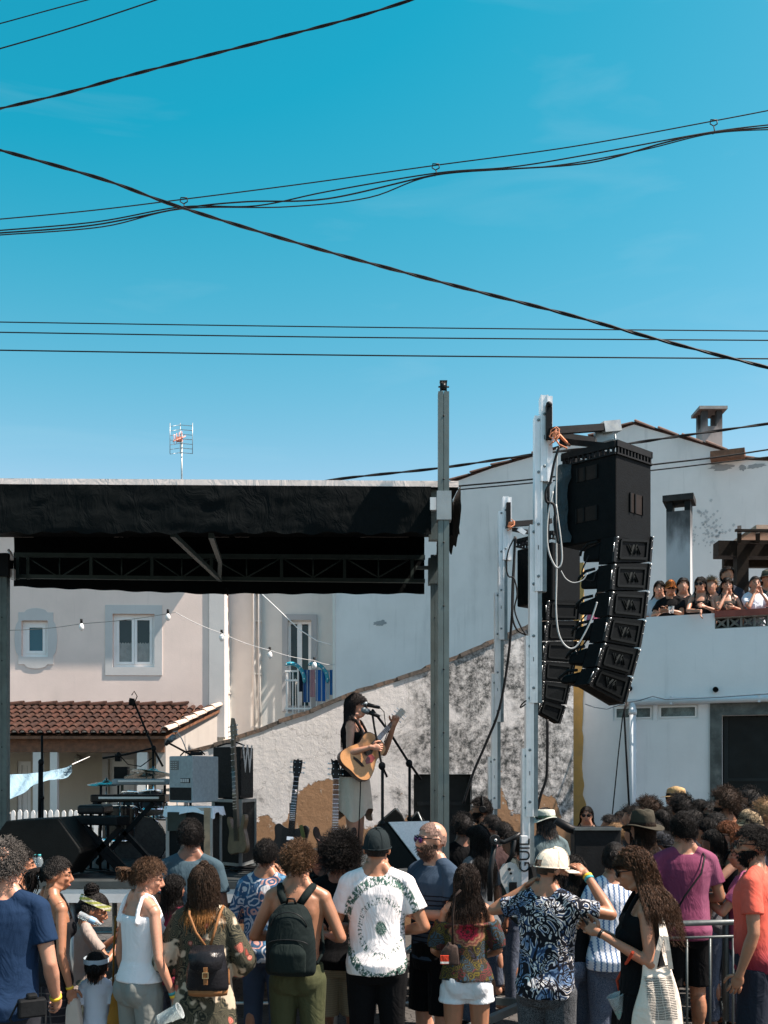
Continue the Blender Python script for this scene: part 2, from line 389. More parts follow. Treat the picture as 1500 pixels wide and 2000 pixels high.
        z0, z1, c2 = kw['g']; c = mixc(nd, lk, rng_(nd, lk, math_(nd, lk, 'ADD', Z, math_(nd, lk, 'MULTIPLY', n.outputs['Fac'], .1)), z0, z1), c2, c)
    elif pat == 'plaid':
        a = math_(nd, lk, 'SINE', math_(nd, lk, 'MULTIPLY', X, 140.)); b = math_(nd, lk, 'SINE', math_(nd, lk, 'MULTIPLY', Z, 140.))
        c = mixc(nd, lk, math_(nd, lk, 'MAXIMUM', rng_(nd, lk, a, .85, .95, 0, .5), rng_(nd, lk, b, .85, .95, 0, .5)), c, (.10, .09, .09))
    elif pat == 'denim':
        f1 = noise(nd, lk, 4, 3, ob); c = mixc(nd, lk, rng_(nd, lk, f1.outputs['Fac'], .4, .7, 0, .5), c, kw['d'])
        g = noise(nd, lk, 240, 2, ob); c = mixc(nd, lk, rng_(nd, lk, g.outputs['Fac'], .4, .6, 0, .18), c, (.5, .55, .6))
    lk.new(c, bs.inputs['Base Color']); bs.inputs['Roughness'].default_value = rough; bs.inputs['Specular IOR Level'].default_value = .1
    bs.inputs['Sheen Weight'].default_value = .01
    f = noise(nd, lk, 6.5, 3, ob, dist=1.4, sc=(1, 1, .55)); g = noise(nd, lk, 320, 2, ob)
    h = math_(nd, lk, 'ADD', f.outputs['Fac'], math_(nd, lk, 'MULTIPLY', g.outputs['Fac'], .05))
    bump(nd, lk, bs, h, fold, .05); MC[key] = m; return m

def zone(d, th=0.):
    return d[:, 2] > np.interp(d[:, 1], [-1, -.2, .3, 1], [-.66, -.34, .16, .56])+th
SK = np.array([.077, .098, .108])
def strand_mesh(P, r, taper=.35):
    # P: n strands x m points; three-sided tubes
    n, m, _ = P.shape; T = np.gradient(P, axis=1); T /= np.linalg.norm(T, axis=2, keepdims=True)+1e-9
    up = np.array([.31, .52, .79]); U = np.cross(T, up); U /= np.linalg.norm(U, axis=2, keepdims=True)+1e-9; Wv = np.cross(T, U)
    rad = (r*(np.linspace(1, taper, m)))[None, :, None]
    vs = []
    for k in range(3):
        a = 2*math.pi*k/3; vs.append(P+(U*math.cos(a)+Wv*math.sin(a))*rad)
    Vv = np.stack(vs, axis=2).reshape(-1, 3)        # n,m,3
    i = np.arange(n)[:, None, None]; j = np.arange(m-1)[None, :, None]; k = np.arange(3)[None, None, :]; k2 = (k+1) % 3
    b = (i*m+j)*3
    Q = np.stack([b+k, b+k2, b+3+k2, b+3+k], axis=-1).reshape(-1, 4)
    return Vv, Q
def np_mesh(name, Vv, Q, mats):
    me = bpy.data.meshes.new(name); me.vertices.add(len(Vv)); me.vertices.foreach_set('co', Vv.ravel().astype(np.float32))
    me.loops.add(Q.size); me.loops.foreach_set('vertex_index', Q.ravel().astype(np.int32)); me.polygons.add(len(Q))
    me.polygons.foreach_set('loop_start', np.arange(0, Q.size, 4, dtype=np.int32))
    me.polygons.foreach_set('use_smooth', np.ones(len(Q), dtype=bool))
    for m in (mats if isinstance(mats, list) else [mats]): me.materials.append(m)
    me.update(calc_edges=True); return me
def grid_ellipsoid(r, n=28, m=18):
    t = np.linspace(.02, math.pi-.02, m); a = np.linspace(0, 2*math.pi, n, endpoint=False)
    D = np.stack([np.outer(np.sin(t), np.cos(a)), np.outer(np.sin(t), np.sin(a)), np.outer(np.cos(t), np.ones(n))], -1).reshape(-1, 3)
    i = np.arange(m-1)[:, None]; k = np.arange(n)[None, :]; k2 = (k+1) % n
    Q = np.stack([i*n+k, (i+1)*n+k, (i+1)*n+k2, i*n+k2], -1).reshape(-1, 4)
    return D, Q
def make_hair(kind, seed, N=420, vol=0., L=.3, wave=0., zlow=0., wr=.1):
    """returns verts, quads in the head's frame (origin at the skull's centre, face towards +y)"""
    r = np.random.RandomState(seed)
    D, Q = grid_ellipsoid(SK); th = .06
    dn = fnoise(D, 7, seed)*.03
    infl = {'short': 1.13, 'buzz': 1.035, 'curly': 1.16, 'afro': 1.38, 'long': 1.13, 'tied': 1.12, 'wave': 1.15}[kind]+vol
    z = zone(D, .03); ok = z[Q].all(1)
    B = D*SK*(infl+dn)[:, None]; VV = [B]; QQ = [Q[ok]]
    if kind == 'buzz': return B, Q[ok]
    d = r.normal(size=(N*4, 3)); d /= np.linalg.norm(d, axis=1, keepdims=True); d = d[zone(d, .0)][:N]; n = len(d)
    root = d*SK*(infl-(.03 if kind != 'tied' else -.004)); Nn = d/SK; Nn /= np.linalg.norm(Nn, axis=1, keepdims=True)
    if kind in ('short', 'tied'):
        m = 5; ln = (.022+.028*r.rand(n))*(1 if kind == 'short' else .9)
        flow = np.cross(Nn, r.normal(size=(n, 3)))*.6 + np.array([.15, .25, .1]) if kind == 'short' else np.array([0, -1, .35])-Nn*0
        flow = flow/np.linalg.norm(flow, axis=-1, keepdims=True); flow = flow-Nn*(flow*Nn).sum(1, keepdims=True)
        P = np.stack([root+(Nn*(.55 if kind == 'short' else .10)+flow*.8)*(ln*t)[:, None]+Nn*(-.25*ln*t*t)[:, None] for t in np.linspace(0, 1.2 if kind == 'short' else 2.0, m)], 1)
        v, q = strand_mesh(P, .0017)
    elif kind in ('curly', 'afro'):
        m = 11; ln = (.02+.035*r.rand(n))*(1 if kind == 'curly' else 1.5)
        u = np.cross(Nn, r.normal(size=(n, 3))); u /= np.linalg.norm(u, axis=1, keepdims=True); w = np.cross(Nn, u); ph = r.rand(n)*6.28; rad = .005+.006*r.rand(n)
        P = np.stack([root+Nn*(ln*t)[:, None]+(u*np.cos(ph+t*9)[:, None]+w*np.sin(ph+t*9)[:, None])*(rad*(.4+.6*t))[:, None] for t in np.linspace(0, 1, m)], 1)
        v, q = strand_mesh(P, .0019, .6)
    else:
        m = 16; Lr = L*(.75+.4*r.rand(n)); st = Lr/(m-1); p = root.copy(); pts = [p]
        side = r.normal(size=(n, 3)); side[:, 2] = 0; side /= np.linalg.norm(side, axis=1, keepdims=True)+1e-9; ph = r.rand(n)*6.28; ph = ph*.55+np.round(r.rand(n)*14)*.9
        margin = infl+.10*r.rand(n); tor0 = wr+.03*r.rand(n)
        xs = np.sign(d[:, 0]+r.normal(size=n)*.08)
        for i in range(1, m):
            g = np.zeros((n, 3)); g[:, 2] = -1
            if i < 4: g[:, 0] += xs*.5*(np.abs(p[:, 0]) < .06)*(p[:, 2] > .02); g[:, 1] -= .75*(p[:, 1] > -.03)*(p[:, 2] > -.02)
            g /= np.linalg.norm(g, axis=1, keepdims=True)
            q_ = p+g*st[:, None]
            e = np.linalg.norm(q_/SK, axis=1); ins = e < margin; q_ = np.where(ins[:, None], q_*(margin/np.maximum(e, .2))[:, None], q_)
            # keep hair behind the face plane and outside the neck and back
            low = q_[:, 2] < -.06; tor = .062+(tor0-.062)*np.clip((-q_[:, 2]-.06)/.17, 0, 1)
            rr = np.hypot(q_[:, 0]/1.35, q_[:, 1]+.02); pu = low & (rr < tor)
            f = tor/np.maximum(rr, 1e-3); q_[:, 0] = np.where(pu, q_[:, 0]*f, q_[:, 0]); q_[:, 1] = np.where(pu, (q_[:, 1]+.02)*f-.02, q_[:, 1])
            q_[:, 1] = np.where((q_[:, 1] > .0) & (q_[:, 2] < .03), (q_[:, 1])*.2, q_[:, 1])
            pts.append(q_); p = q_
        P = np.stack(pts, 1)
        t = np.linspace(0, 1, m)[None, :, None]
        if wave:
            P = P+side[:, None, :]*(np.sin(ph[:, None, None]+t*L*62)*wave*np.minimum(1, t*3))
            P = P+np.array([0, 0, 1])*(np.cos(ph[:, None, None]+t*L*62)*wave*.4*np.minimum(1, t*3))
        P = P+(r.normal(size=P.shape)*.0012); v, q = strand_mesh(P, .0020, .35)
    QQ.append(q+len(B)); VV.append(v)
    return np.vstack(VV), np.vstack(QQ)
HCACHE = {}
def rings_at(rs, z):
    zs = [r[0] for r in rs]; return [float(np.interp(z, zs, [r[i] for r in rs])) for i in (1, 2, 3)]
MALE = [(.80, .13, .10, 0), (.86, .158, .112, -.005), (.93, .172, .122, -.012), (1.0, .165, .115, -.008), (1.08, .150, .105, 0), (1.18, .162, .110, .002), (1.28, .182, .120, .004), (1.36, .190, .118, 0), (1.41, .182, .102, -.008), (1.45, .135, .08, -.012), (1.49, .07, .06, -.008)]
FEM = [(.80, .14, .105, 0), (.86, .165, .118, -.008), (.93, .176, .125, -.015), (1.0, .158, .112, -.01), (1.09, .125, .095, 0), (1.18, .132, .10, .004), (1.27, .150, .112, .012), (1.35, .160, .105, .004), (1.41, .155, .088, -.006), (1.45, .115, .07, -.012), (1.49, .058, .052, -.008)]
def hand(ex, mb, Wp, d, n, k, side, curl=.5, spread=1.):
    """palm into mb, fingers into ex"""
    d = d.normalized(); n = (n-d*n.dot(d)); n = n.normalized() if n.length > 1e-3 else d.orthogonal().normalized(); u = d.cross(n)*side
    Rm = Matrix((u, d, n)).transposed(); mb.sphere(Wp+d*.048*k, (.041*k, .055*k, .017*k), Rm=Rm)
    mb.tube([Wp-d*.02*k, Wp+d*.03*k], [.027*k, .026*k], 10)
    for i, L in enumerate((.072, .08, .074, .058)):
        b = Wp+d*.075*k+u*(1.5-i)*.0195*k
        pts = [b]; a = 0
        for j in range(3):
            a += curl*(.7+.25*j); dd = d*math.cos(a)+n*math.sin(a)+u*(1.5-i)*.05*spread; pts.append(pts[-1]+dd.normalized()*L*k*(.45, .32, .25)[j])
        ex.tube(pts, [.0092*k, .009*k, .0082*k, .006*k], 8)
    b = Wp+d*.02*k+u*.03*k; t1 = b+(d*.6+u*.75+n*.25).normalized()*.035*k; t2 = t1+(d*.85+u*.3+n*.3*curl).normalized()*.032*k; t3 = t2+(d*.9+u*.05+n*.5*curl).normalized()*.022*k
    ex.tube([b, t1, t2, t3], [.0125*k, .0115*k, .010*k, .007*k], 8)
def P(label, px, top, s, rot=0, sex='m', skin=None, hair=('short', HDK, {}), shirt='tee', sm=None, pants='long', pm=None, arms=(None, None), head=(0, 0),
      z0=0., lod=1, group=None, hat=None, glasses=None, beard=None, build=1., legs=True, age=1., hs=None, stool=None, seat=False, extra=None, lean=0., h=None, band=None, name='person', cs=True):
    """one person; px, top: where the crown shows in the 1500-wide frame, s: pixels per metre where they stand"""
    skin = skin or SKL; Y = F/s; X = (px-750)/s
    h = h or HC-(top-HY)/s-z0-(.025 if hat or hair[0] in ('curly', 'afro') else .012)
    k = h/1.755; bw = build
    s0_ = s; s = s*CS if z0 == 0 and s > 160 and cs else s; Y = F/s; X = (px-750)/s; h = HC-(top-HY)/s-z0-(.025 if hat or hair[0] in ('curly', 'afro') else .012); k = h/1.755; bw = build*(.92 if sex == 'm' else .95)
    root = thing(name, label, 'person', (X, Y, z0), R(rot), group)
    rs = MALE if sex == 'm' else FEM; rs = [(z, rx*bw, ry*bw, yc) for z, rx, ry, yc in rs]
    sw = (.188 if sex == 'm' else .158)*bw; ar = (1. if sex == 'm' else .82)*(.5+.5*bw)
    vox = {0: .007, 1: .010, 2: .016}[lod]; seed = int(px*7+top) % 9999
    LM = Matrix.Rotation(R(lean), 4, 'X') if lean else Matrix.Identity(4)
    LM = Matrix.Translation((0, 0, .95)) @ LM @ Matrix.Translation((0, 0, -.95))
    hk = hs or (1. if age == 1. else 1.25)
    yaw, pit = head
    HM = LM @ Matrix.Translation((0, -.01, 1.50)) @ Matrix.Rotation(R(yaw), 4, 'Z') @ Matrix.Rotation(R(pit), 4, 'X') @ Matrix.Translation((0, .018, .138)) @ Matrix.Scale(hk, 4)
    K = Matrix.Scale(k, 4)
    b = MB(); ex = MB()
    # torso
    sk_ = .010 if (pants or shirt in ('robe', 'dress_tank')) else 0.
    b.loft([(z, rx-(sk_ if z < 1.05 else (.006 if shirt else 0)), ry-(sk_ if z < 1.05 else (.006 if shirt else 0)), 0, yc) for z, rx, ry, yc in rs], 24)
    if sex == 'f':
        for sx in (-1, 1): b.sphere((sx*.062, .085, 1.265), (.055, .048, .055))
    else:
        for sx in (-1, 1): b.sphere((sx*.075*bw, .060*bw, 1.31), (.072*bw, .042, .06)); b.sphere((sx*.082*bw, -.060*bw, 1.33), (.068*bw, .042, .09))
    for sx in (-1, 1):
        if not (pants or shirt == 'robe'): b.sphere((sx*.075*bw, -.055, .90), (.085*bw, .085, .10))
        b.tube([(sx*.035, -.012, 1.535), (sx*.07, -.02, 1.475), (sx*sw*.92, -.008, 1.425)], [.040, .048*bw, .050*bw], 12)
        b.sphere((sx*sw*.98, -.004, 1.405), (.054*ar, .056*ar, .062*ar))
    # head
    hb = MB()
    hb.sphere((0, -.008, .018), (.076, .096, .094)); hb.sphere((0, .022, -.035), (.062, .068, .072)); hb.sphere((0, .046, -.082), (.034, .036, .026))
    hb.sphere((0, .068, .012), (.058, .024, .024)); hb.sphere((0, .066, -.045), (.045, .026, .04))
    for sx in (-1, 1):
        hb.sphere((sx*.034, .070, -.022), (.022, .020, .018)); hb.sphere((sx*.078, -.008, -.012), (.009, .020, .031)); hb.tube([(sx*.05, -.01, -.075), (sx*.028, .05, -.095)], [.026, .02], 8)
    hb.tube([(0, .086, .010), (0, .107, -.026), (0, .111, -.034)], [.009, .013, .012], 8); hb.sphere((0, .101, -.036), (.017, .012, .010))
    hb.sphere((0, .088, -.060), (.024, .010, .007)); hb.sphere((0, .086, -.070), (.020, .010, .007))
    hb.xf(HM); b.add(hb.v, hb.f, True)
    nb = HM @ V((0, -.012, -.07)); b.tube([LM @ V((0, -.018, 1.42)), LM @ V((0, -.012, 1.50)), nb], [.062*ar+.004, .054*ar, .054*ar], 14)
    hp = {}
    for i, (nm, sx) in enumerate((('L', -1), ('R', 1))):
        a = arms[i]; S = V((sx*sw*.99, -.004, 1.405))
        if a is None: a = dict(e=(sx*(sw+.055), -.03, 1.125), w=(sx*(sw+.06), .03, .885))
        E = V(a['e']); Wr = V(a['w'])
        S = LM @ S if lean else S
        b.tube([S, S.lerp(E, .35), E], [.049*ar, .047*ar, .037*ar], 12); b.sphere(E, .037*ar)
        b.tube([E, E.lerp(Wr, .3), Wr], [.037*ar, .040*ar, .024*ar], 12); b.sphere(Wr, .024*ar)
        hp[nm] = (S, E, Wr)
        if not a.get('nohand'):
            d = V(a.get('d', tuple(Wr-E))); n = V(a.get('n', (-sx, .2, 0)))
            hand(ex, b, Wr, d, n, .98 if sex == 'm' else .9, sx, a.get('curl', .35))
    if legs:
        for sx in (-1, 1):
            if seat: pts = [(sx*.09, 0, .9), (sx*.11, .42, .88), (sx*.11, .44, .45)]; rr = [.085, .06, .04]
            else: pts = [(sx*.09, -.01, .88), (sx*.10, .0, .49), (sx*.105, -.01, .09)]; rr = [.09*bw, .058*bw, .036]
            b.tube(pts, rr, 12); b.sphere(pts[1], rr[1]); b.sphere(pts[0], rr[0])
            if not seat:
                mid = (sx*.104, -.035, .36); b.sphere(mid, (.048, .052, .12)); b.sphere((sx*.11, .05, .04), (.045, .12, .035)); b.sphere((sx*.105, -.03, .06), (.035, .04, .05))
    TM = LM if lean else None
    if lean:
        pass
    b.xf(K); ex.xf(K); o = part('body', b, skin, root); soft(o, vox*k*(.6 if age < 1 else 1), 2, 0, seed, ex)
    # hair
    if hair:
        kind, hm, kw = hair; kw = dict(kw)
        N = kw.pop('N', None) or {0: 1.7, 1: 1., 2: .5}[lod]*{'short': 1100, 'buzz': 10, 'curly': 620, 'afro': 1000, 'long': 850, 'tied': 1100, 'wave': 1000}[kind]
        ck = (kind, lod, tuple(sorted(kw.items())), int(px) % 3 if lod == 2 else seed)
        if ck not in HCACHE:
            kk = {q: v for q, v in kw.items() if q in ('vol', 'L', 'wave', 'wr')}; HCACHE[ck] = make_hair(kind, seed, int(N), **kk)
        v, q = HCACHE[ck]; Mx = np.array(K @ HM); v2 = v @ Mx[:3, :3].T+Mx[:3, 3]
        ho = part('hair', None, None, root, mesh=np_mesh('hair', v2, q, hm))
        if kw.get('bun') or kw.get('tail'):
            hb = MB()
            if kw.get('bun'):
                bc = V(kw['bun']); rr = kw.get('bunr', .035); g = np.random.RandomState(seed)
                hb.sphere(bc, rr)
                for i in range(26):
                    a0 = g.rand()*6.28; ax = V(g.normal(size=3)).normalized(); u = ax.orthogonal().normalized(); w = ax.cross(u); q1 = rr*(.95+.25*g.rand())
                    hb.tube([bc+(u*math.cos(a0+t)+w*math.sin(a0+t))*q1 for t in np.linspace(0, 3.4, 8)], .004, 4)
            if kw.get('tail'):
                g = np.random.RandomState(seed+1); st = V((0, -.105, .03))
                for i in range(120):
                    sx_, sy_ = g.normal()*.022, g.normal()*.02; q = []
                    for t in np.linspace(0, 1, 9):
                        q.append(st+V((sx_*min(1, t*3), -.05*min(1, t*2.5)+sy_*min(1, t*3)+.01*math.sin(t*9+i), -kw['tail']*t*(.8+.2*math.sin(i)) + .02*math.sin(t*3.1))))
                    hb.tube(q, [.004, .004, .004, .004, .004, .003, .003, .002, .0015], 3, False)
            hb.xf(K @ HM); part('hair_bun' if kw.get('bun') else 'ponytail', hb, hm, root)
    FMx = K @ HM
    # face: lips, brows, eyes
    if lod < 2 or glasses or abs(rot) > 60:
        fb = MB(); fb.sphere((0, .0945, -.0645), (.021, .008, .0075), 10, 6); fb.xf(FMx); part('lips', fb, mat((.36, .12, .10), .45, .1, 20, 0), root)
        if lod < 2:
            eb = MB()
            for sx in (-1, 1): eb.tube([(sx*.052, .074, .022), (sx*.034, .090, .027), (sx*.016, .092, .022)], [.003, .0042, .003], 6)
            eb.xf(FMx); part('eyebrows', eb, hair[1] if hair else HDK, root)
            if not glasses or glasses == 'clear':
                e1 = MB()
                for sx in (-1, 1): e1.sphere((sx*.032, .083, .002), (.012, .009, .006), 10, 6)
                e1.xf(FMx); part('eyes', e1, mat((.05, .035, .03), .2, .2, 30, 0), root)
    if glasses:
        g = MB(); lens = MB()
        for sx in (-1, 1):
            if glasses == 'clear':
                g.tube([(sx*.035+.025*math.cos(a), .104, .002+.021*math.sin(a)) for a in np.linspace(0, 6.283, 15)], .0028, 5)
            else:
                lens.sphere((sx*.034, .098, .001), (.029, .010, .023), 14, 9); g.tube([(sx*.062, .094, .014), (sx*.034, .106, .023), (sx*.006, .104, .014)], .0038, 6)
            g.tube([(sx*.062, .094, .010), (sx*.078, .06, .010), (sx*.084, -.01, .004), (sx*.082, -.028, -.012)], .0034, 6)
        g.tube([(-.008, .106, .010), (.008, .106, .010)], .003, 5)
        g.xf(FMx); part('sunglasses' if glasses != 'clear' else 'glasses', g, BLKG, root)
        if glasses != 'clear': lens.xf(FMx); part('lens', lens, GLENS if glasses == 'dark' else GPURP, root)
    if beard:
        D_, Q_ = grid_ellipsoid(np.array([.0665, .076, .082]), 30, 20); Pb = D_*np.array([.0665, .076, .082])+np.array([0, .022, -.040]); Pb += D_*(fnoise(D_, 14, seed)*.004)[:, None]
        okb = (Pb[:, 2] < -.028-.25*np.clip(.055-np.abs(Pb[:, 0]), 0, .03)*(Pb[:, 1] > .05)) & (Pb[:, 1] > -.012) & ~((np.abs(Pb[:, 0]) < .024) & (Pb[:, 1] > .07) & (Pb[:, 2] > -.078)); Qb = Q_[okb[Q_].all(1)]
        rb_ = np.random.RandomState(seed); idx = np.where(okb)[0]; Sx = np.repeat(Pb[idx], 5, 0)+rb_.normal(size=(len(idx)*5, 3))*.004; Nx = np.repeat(D_[idx], 5, 0); Gx = Nx*.5+np.array([0, .2, -.8])+rb_.normal(size=Nx.shape)*.35
        Pm = np.stack([Sx+Gx*(.014*t_) for t_ in (0, .5, 1)], 1); mx = np.stack([np.stack([np.linspace(-.03, .03, 40), np.full(40, .098)-np.abs(np.linspace(-.03, .03, 40))*.45, np.full(40, -.050)-np.abs(np.linspace(-.03, .03, 40))*.3], 1)+np.array([0, .002, -.006])*t_*2+rb_.normal(size=(40, 3))*.0015 for t_ in (0, .5, 1)], 1)
        vb, qb = strand_mesh(np.vstack([Pm, mx]), .0022, .5); vb = np.vstack([Pb, vb]); qb = np.vstack([Qb, qb+len(Pb)]); Mb = np.array(FMx); part('beard', None, None, root, mesh=np_mesh('beard', vb @ Mb[:3, :3].T+Mb[:3, 3], qb, beard))
    if hat: HATS[hat[0]](root, FMx, *hat[1:])
    # shirt
    if shirt:
        t = MB(); gr = .012
        def tors(z0_, z1_, g0, g1=None, top=True):
            g1 = g0 if g1 is None else g1; out = []
            zz = sorted({z0_, z1_, *[r[0] for r in rs if z0_ < r[0] < z1_]})
            for z in zz:
                rx, ry, yc = rings_at(rs, z); q = g0+(g1-g0)*(z-z0_)/(z1_-z0_)
                if z > 1.37: q *= .75
                if shirt not in ('tank', 'cami', 'dress_tank', 'offs') and z < 1.3: rx = max(rx, rings_at(rs, 1.28)[0]*.90); ry = max(ry, rings_at(rs, 1.28)[1]*.92)
                if z < 1.0 and shirt in ('tee', 'blouse', 'long', 'crop'): ry = max(ry, .128); yc -= .022
                out.append((z, rx+q, ry+q, 0, yc))
            t.loft(out, 28)
        def bust(g):
            if sex == 'f':
                for sx in (-1, 1): t.sphere((sx*.062, .087, 1.265), (.055+g, .048+g, .055+g))
            else:
                for sx in (-1, 1): t.sphere((sx*.082*bw, -.06*bw, 1.33), (.068*bw+g, .042+g, .09+g)); t.sphere((sx*.075*bw, .060*bw, 1.31), (.072*bw+g, .042+g, .06+g))
        zc = .86 if shirt != 'crop' else 1.0
        if shirt in ('tee', 'crop', 'blouse'):
            tors(zc, 1.468, .024 if shirt == 'tee' else .03, .010); bust(.012)
            for sx in (-1, 1):
                S, E, Wr = hp['R' if sx > 0 else 'L']; f = .62 if shirt != 'blouse' else .9
                t.tube([(sx*.045, -.012, 1.505), (sx*.075, -.02, 1.475), (sx*sw*.95, -.008, 1.425)], [.038, .054*bw, .060*bw], 12)
                t.sphere(S, (.066*ar, .066*ar, .072*ar)); q = S.lerp(E, f); t.tube([S, q], [.064*ar, .066*ar+.004], 14)
        elif shirt == 'long':
            tors(.84, 1.468, .028, .012); bust(.014)
            for sx in (-1, 1):
                S, E, Wr = hp['R' if sx > 0 else 'L']
                t.tube([(sx*.045, -.012, 1.505), (sx*.075, -.02, 1.475), (sx*sw*.95, -.008, 1.425)], [.038, .054*bw, .060*bw], 12)
                t.sphere(S, .068*ar); t.tube([S, E], [.064*ar, .052*ar], 14); t.sphere(E, .052*ar); t.tube([E, E.lerp(Wr, .85)], [.052*ar, .040*ar], 14)
        elif shirt in ('tank', 'dress_tank'):
            tors(.96 if shirt == 'tank' else .62, 1.385, .027 if shirt == 'tank' else .02, .017); bust(.008)
            for sx in (-1, 1):
                t.tube([(sx*.105*bw, -.112, 1.34), (sx*.098*bw, -.088, 1.43), (sx*.09*bw, -.055, 1.50), (sx*.088*bw, -.015, 1.52), (sx*.09*bw, .03, 1.50), (sx*.095*bw, .075, 1.42), (sx*.09*bw, .112, 1.33)], .015, 8)
        elif shirt == 'cami':
            tors(.96 if pants == 'long' else .90, 1.315, .026, .006); bust(.008)
            for sx in (-1, 1): t.tube([(sx*.085*bw, -.108, 1.28), (sx*.08*bw, -.088, 1.43), (sx*.08*bw, -.055, 1.50), (sx*.08*bw, -.015, 1.522), (sx*.08*bw, .03, 1.50), (sx*.085*bw, .075, 1.42), (sx*.075*bw, .12, 1.29)], .010, 8)
        elif shirt == 'offs':
            tors(.93, 1.325, .035, .016); bust(.02)
            t.tube([(rings_at(rs, 1.33)[0]*1.16*math.cos(a), rings_at(rs, 1.33)[1]*1.2*math.sin(a), 1.335) for a in np.linspace(0, 6.2832, 25)], .016, 8)
            for sx in (-1, 1):
                S, E, Wr = hp['R' if sx > 0 else 'L']; t.tube([S.lerp(E, .22), S.lerp(E, .7), S.lerp(E, .95)], [.062, .072, .058], 14)
        elif shirt == 'robe':
            t.loft([(.35, .27, .17, 0, -.02), (.7, .235, .155, 0, -.02), (.95, .20, .145, 0, -.015), (1.15, .178, .13, 0, -.005), (1.32, .182, .13, 0, 0), (1.40, .175, .112, 0, -.008), (1.468, .11, .08, 0, -.012)], 28); bust(.02)
            for sx in (-1, 1):
                S, E, Wr = hp['R' if sx > 0 else 'L']; t.tube([(sx*.045, -.012, 1.50), (sx*.08, -.02, 1.47), (sx*sw*.95, -.008, 1.42)], [.04, .056, .066], 12)
                t.sphere(S, .07); t.tube([S, E], [.068, .085], 14); t.sphere(E, .085); t.tube([E, E.lerp(Wr, .45)], [.08, .095], 14)
        t.xf(K); o = part({'robe': 'kimono', 'dress_tank': 'dress', 'tank': 'tank_top', 'cami': 'top', 'offs': 'blouse'}.get(shirt, 'shirt'), t, sm, root)
        soft(o, {0: .009, 1: .012, 2: .018}[lod]*k, 2, {'tank': .002, 'cami': .002, 'offs': .007, 'robe': .010, 'dress_tank': .004}.get(shirt, .005), seed+3)
    if pants and legs:
        t = MB()
        if pants in ('long', 'shorts', 'hot'):
            zt = 1.03 if sex == 'f' else .995; g = .016 if pants != 'hot' else .014
            zz = [.80, .86, .9, .96, zt]; t.loft([(z, rings_at(rs, z)[0]+g, rings_at(rs, z)[1]+g, 0, rings_at(rs, z)[2]) for z in zz], 24)
            for sx in (-1, 1):
                t.sphere((sx*.075*bw, -.055, .90), (.085*bw+g, .085+g, .10+g))
                if seat: t.tube([(sx*.09, 0, .9), (sx*.11, .42, .88)], [.10, .075], 12); t.tube([(sx*.11, .42, .88), (sx*.11, .44, .5)], [.07, .06], 12); t.sphere((sx*.11, .42, .88), .072)
                elif pants == 'long': t.tube([(sx*.09, -.01, .88), (sx*.10, .005, .5), (sx*.105, -.01, .10)], [.108*bw, .078, .068], 14); t.sphere((sx*.09, -.01, .88), .108*bw)
                elif pants == 'shorts': t.tube([(sx*.092, -.01, .88), (sx*.105, .0, .52)], [.110*bw, .098], 14)
                else: t.tube([(sx*.090, -.01, .88), (sx*.098, -.005, .765)], [.106*bw, .105*bw], 14); t.tube([(sx*.098, -.005, .785), (sx*.099, -.005, .762)], [.110*bw, .110*bw], 14)
            nm = 'trousers' if pants == 'long' else 'shorts'
        elif pants == 'skirt':
            t.loft([(.42, .23, .17, 0, 0), (.7, .21, .155, 0, -.01), (.92, .19, .14, 0, -.015), (1.04, .15, .112, 0, -.005)], 28); nm = 'skirt'
        elif pants == 'minis':
            t.loft([(.60, .19, .15, 0, 0), (.75, .195, .148, 0, -.01), (.92, .188, .138, 0, -.015), (1.04, .15, .112, 0, -.005)], 28); nm = 'skirt'
        t.xf(K); o = part(nm, t, pm or JEANB, root); soft(o, {0: .009, 1: .012, 2: .02}[lod]*k, 2, .005 if pants != 'hot' else .003, seed+5)
        if legs and pants and not seat and lod < 2:
            t = MB()
            for sx in (-1, 1): t.sphere((sx*.11, .05, .045), (.052, .13, .045)); t.sphere((sx*.105, -.03, .06), (.044, .05, .055))
            t.xf(K); o = part('shoes', t, BLK, root); soft(o, .012, 2)
    if band:
        for nm, cols in band:
            S, E, Wr = hp[nm]; d = (Wr-E).normalized()
            for j, c in enumerate(cols):
                q = MB(); r0 = .031*ar; cc = Wr-d*(.012+j*.020)
                q.lathe(cc, d, [(r0-.006, -.008), (r0, -.008), (r0+.001, .008), (r0-.006, .008)], 16, False); q.xf(K); part('wristband', q, c, root)
    root['k'] = k
    return root, hp, K, FMx
GLENS = mat((.012, .012, .014), .08, .1, 5, 0); GPURP = mat((.09, .02, .11), .08, .5, 30, 0, .4)
JEANB = cloth((.028, .04, .075), pat='denim', d=(.06, .08, .13)); BLACKC = cloth((.004, .0042, .005)); YEL = mat((.80, .50, .03), .5, .05, 20, 0); TEAL = mat((.04, .33, .36), .5, .05, 20, 0)
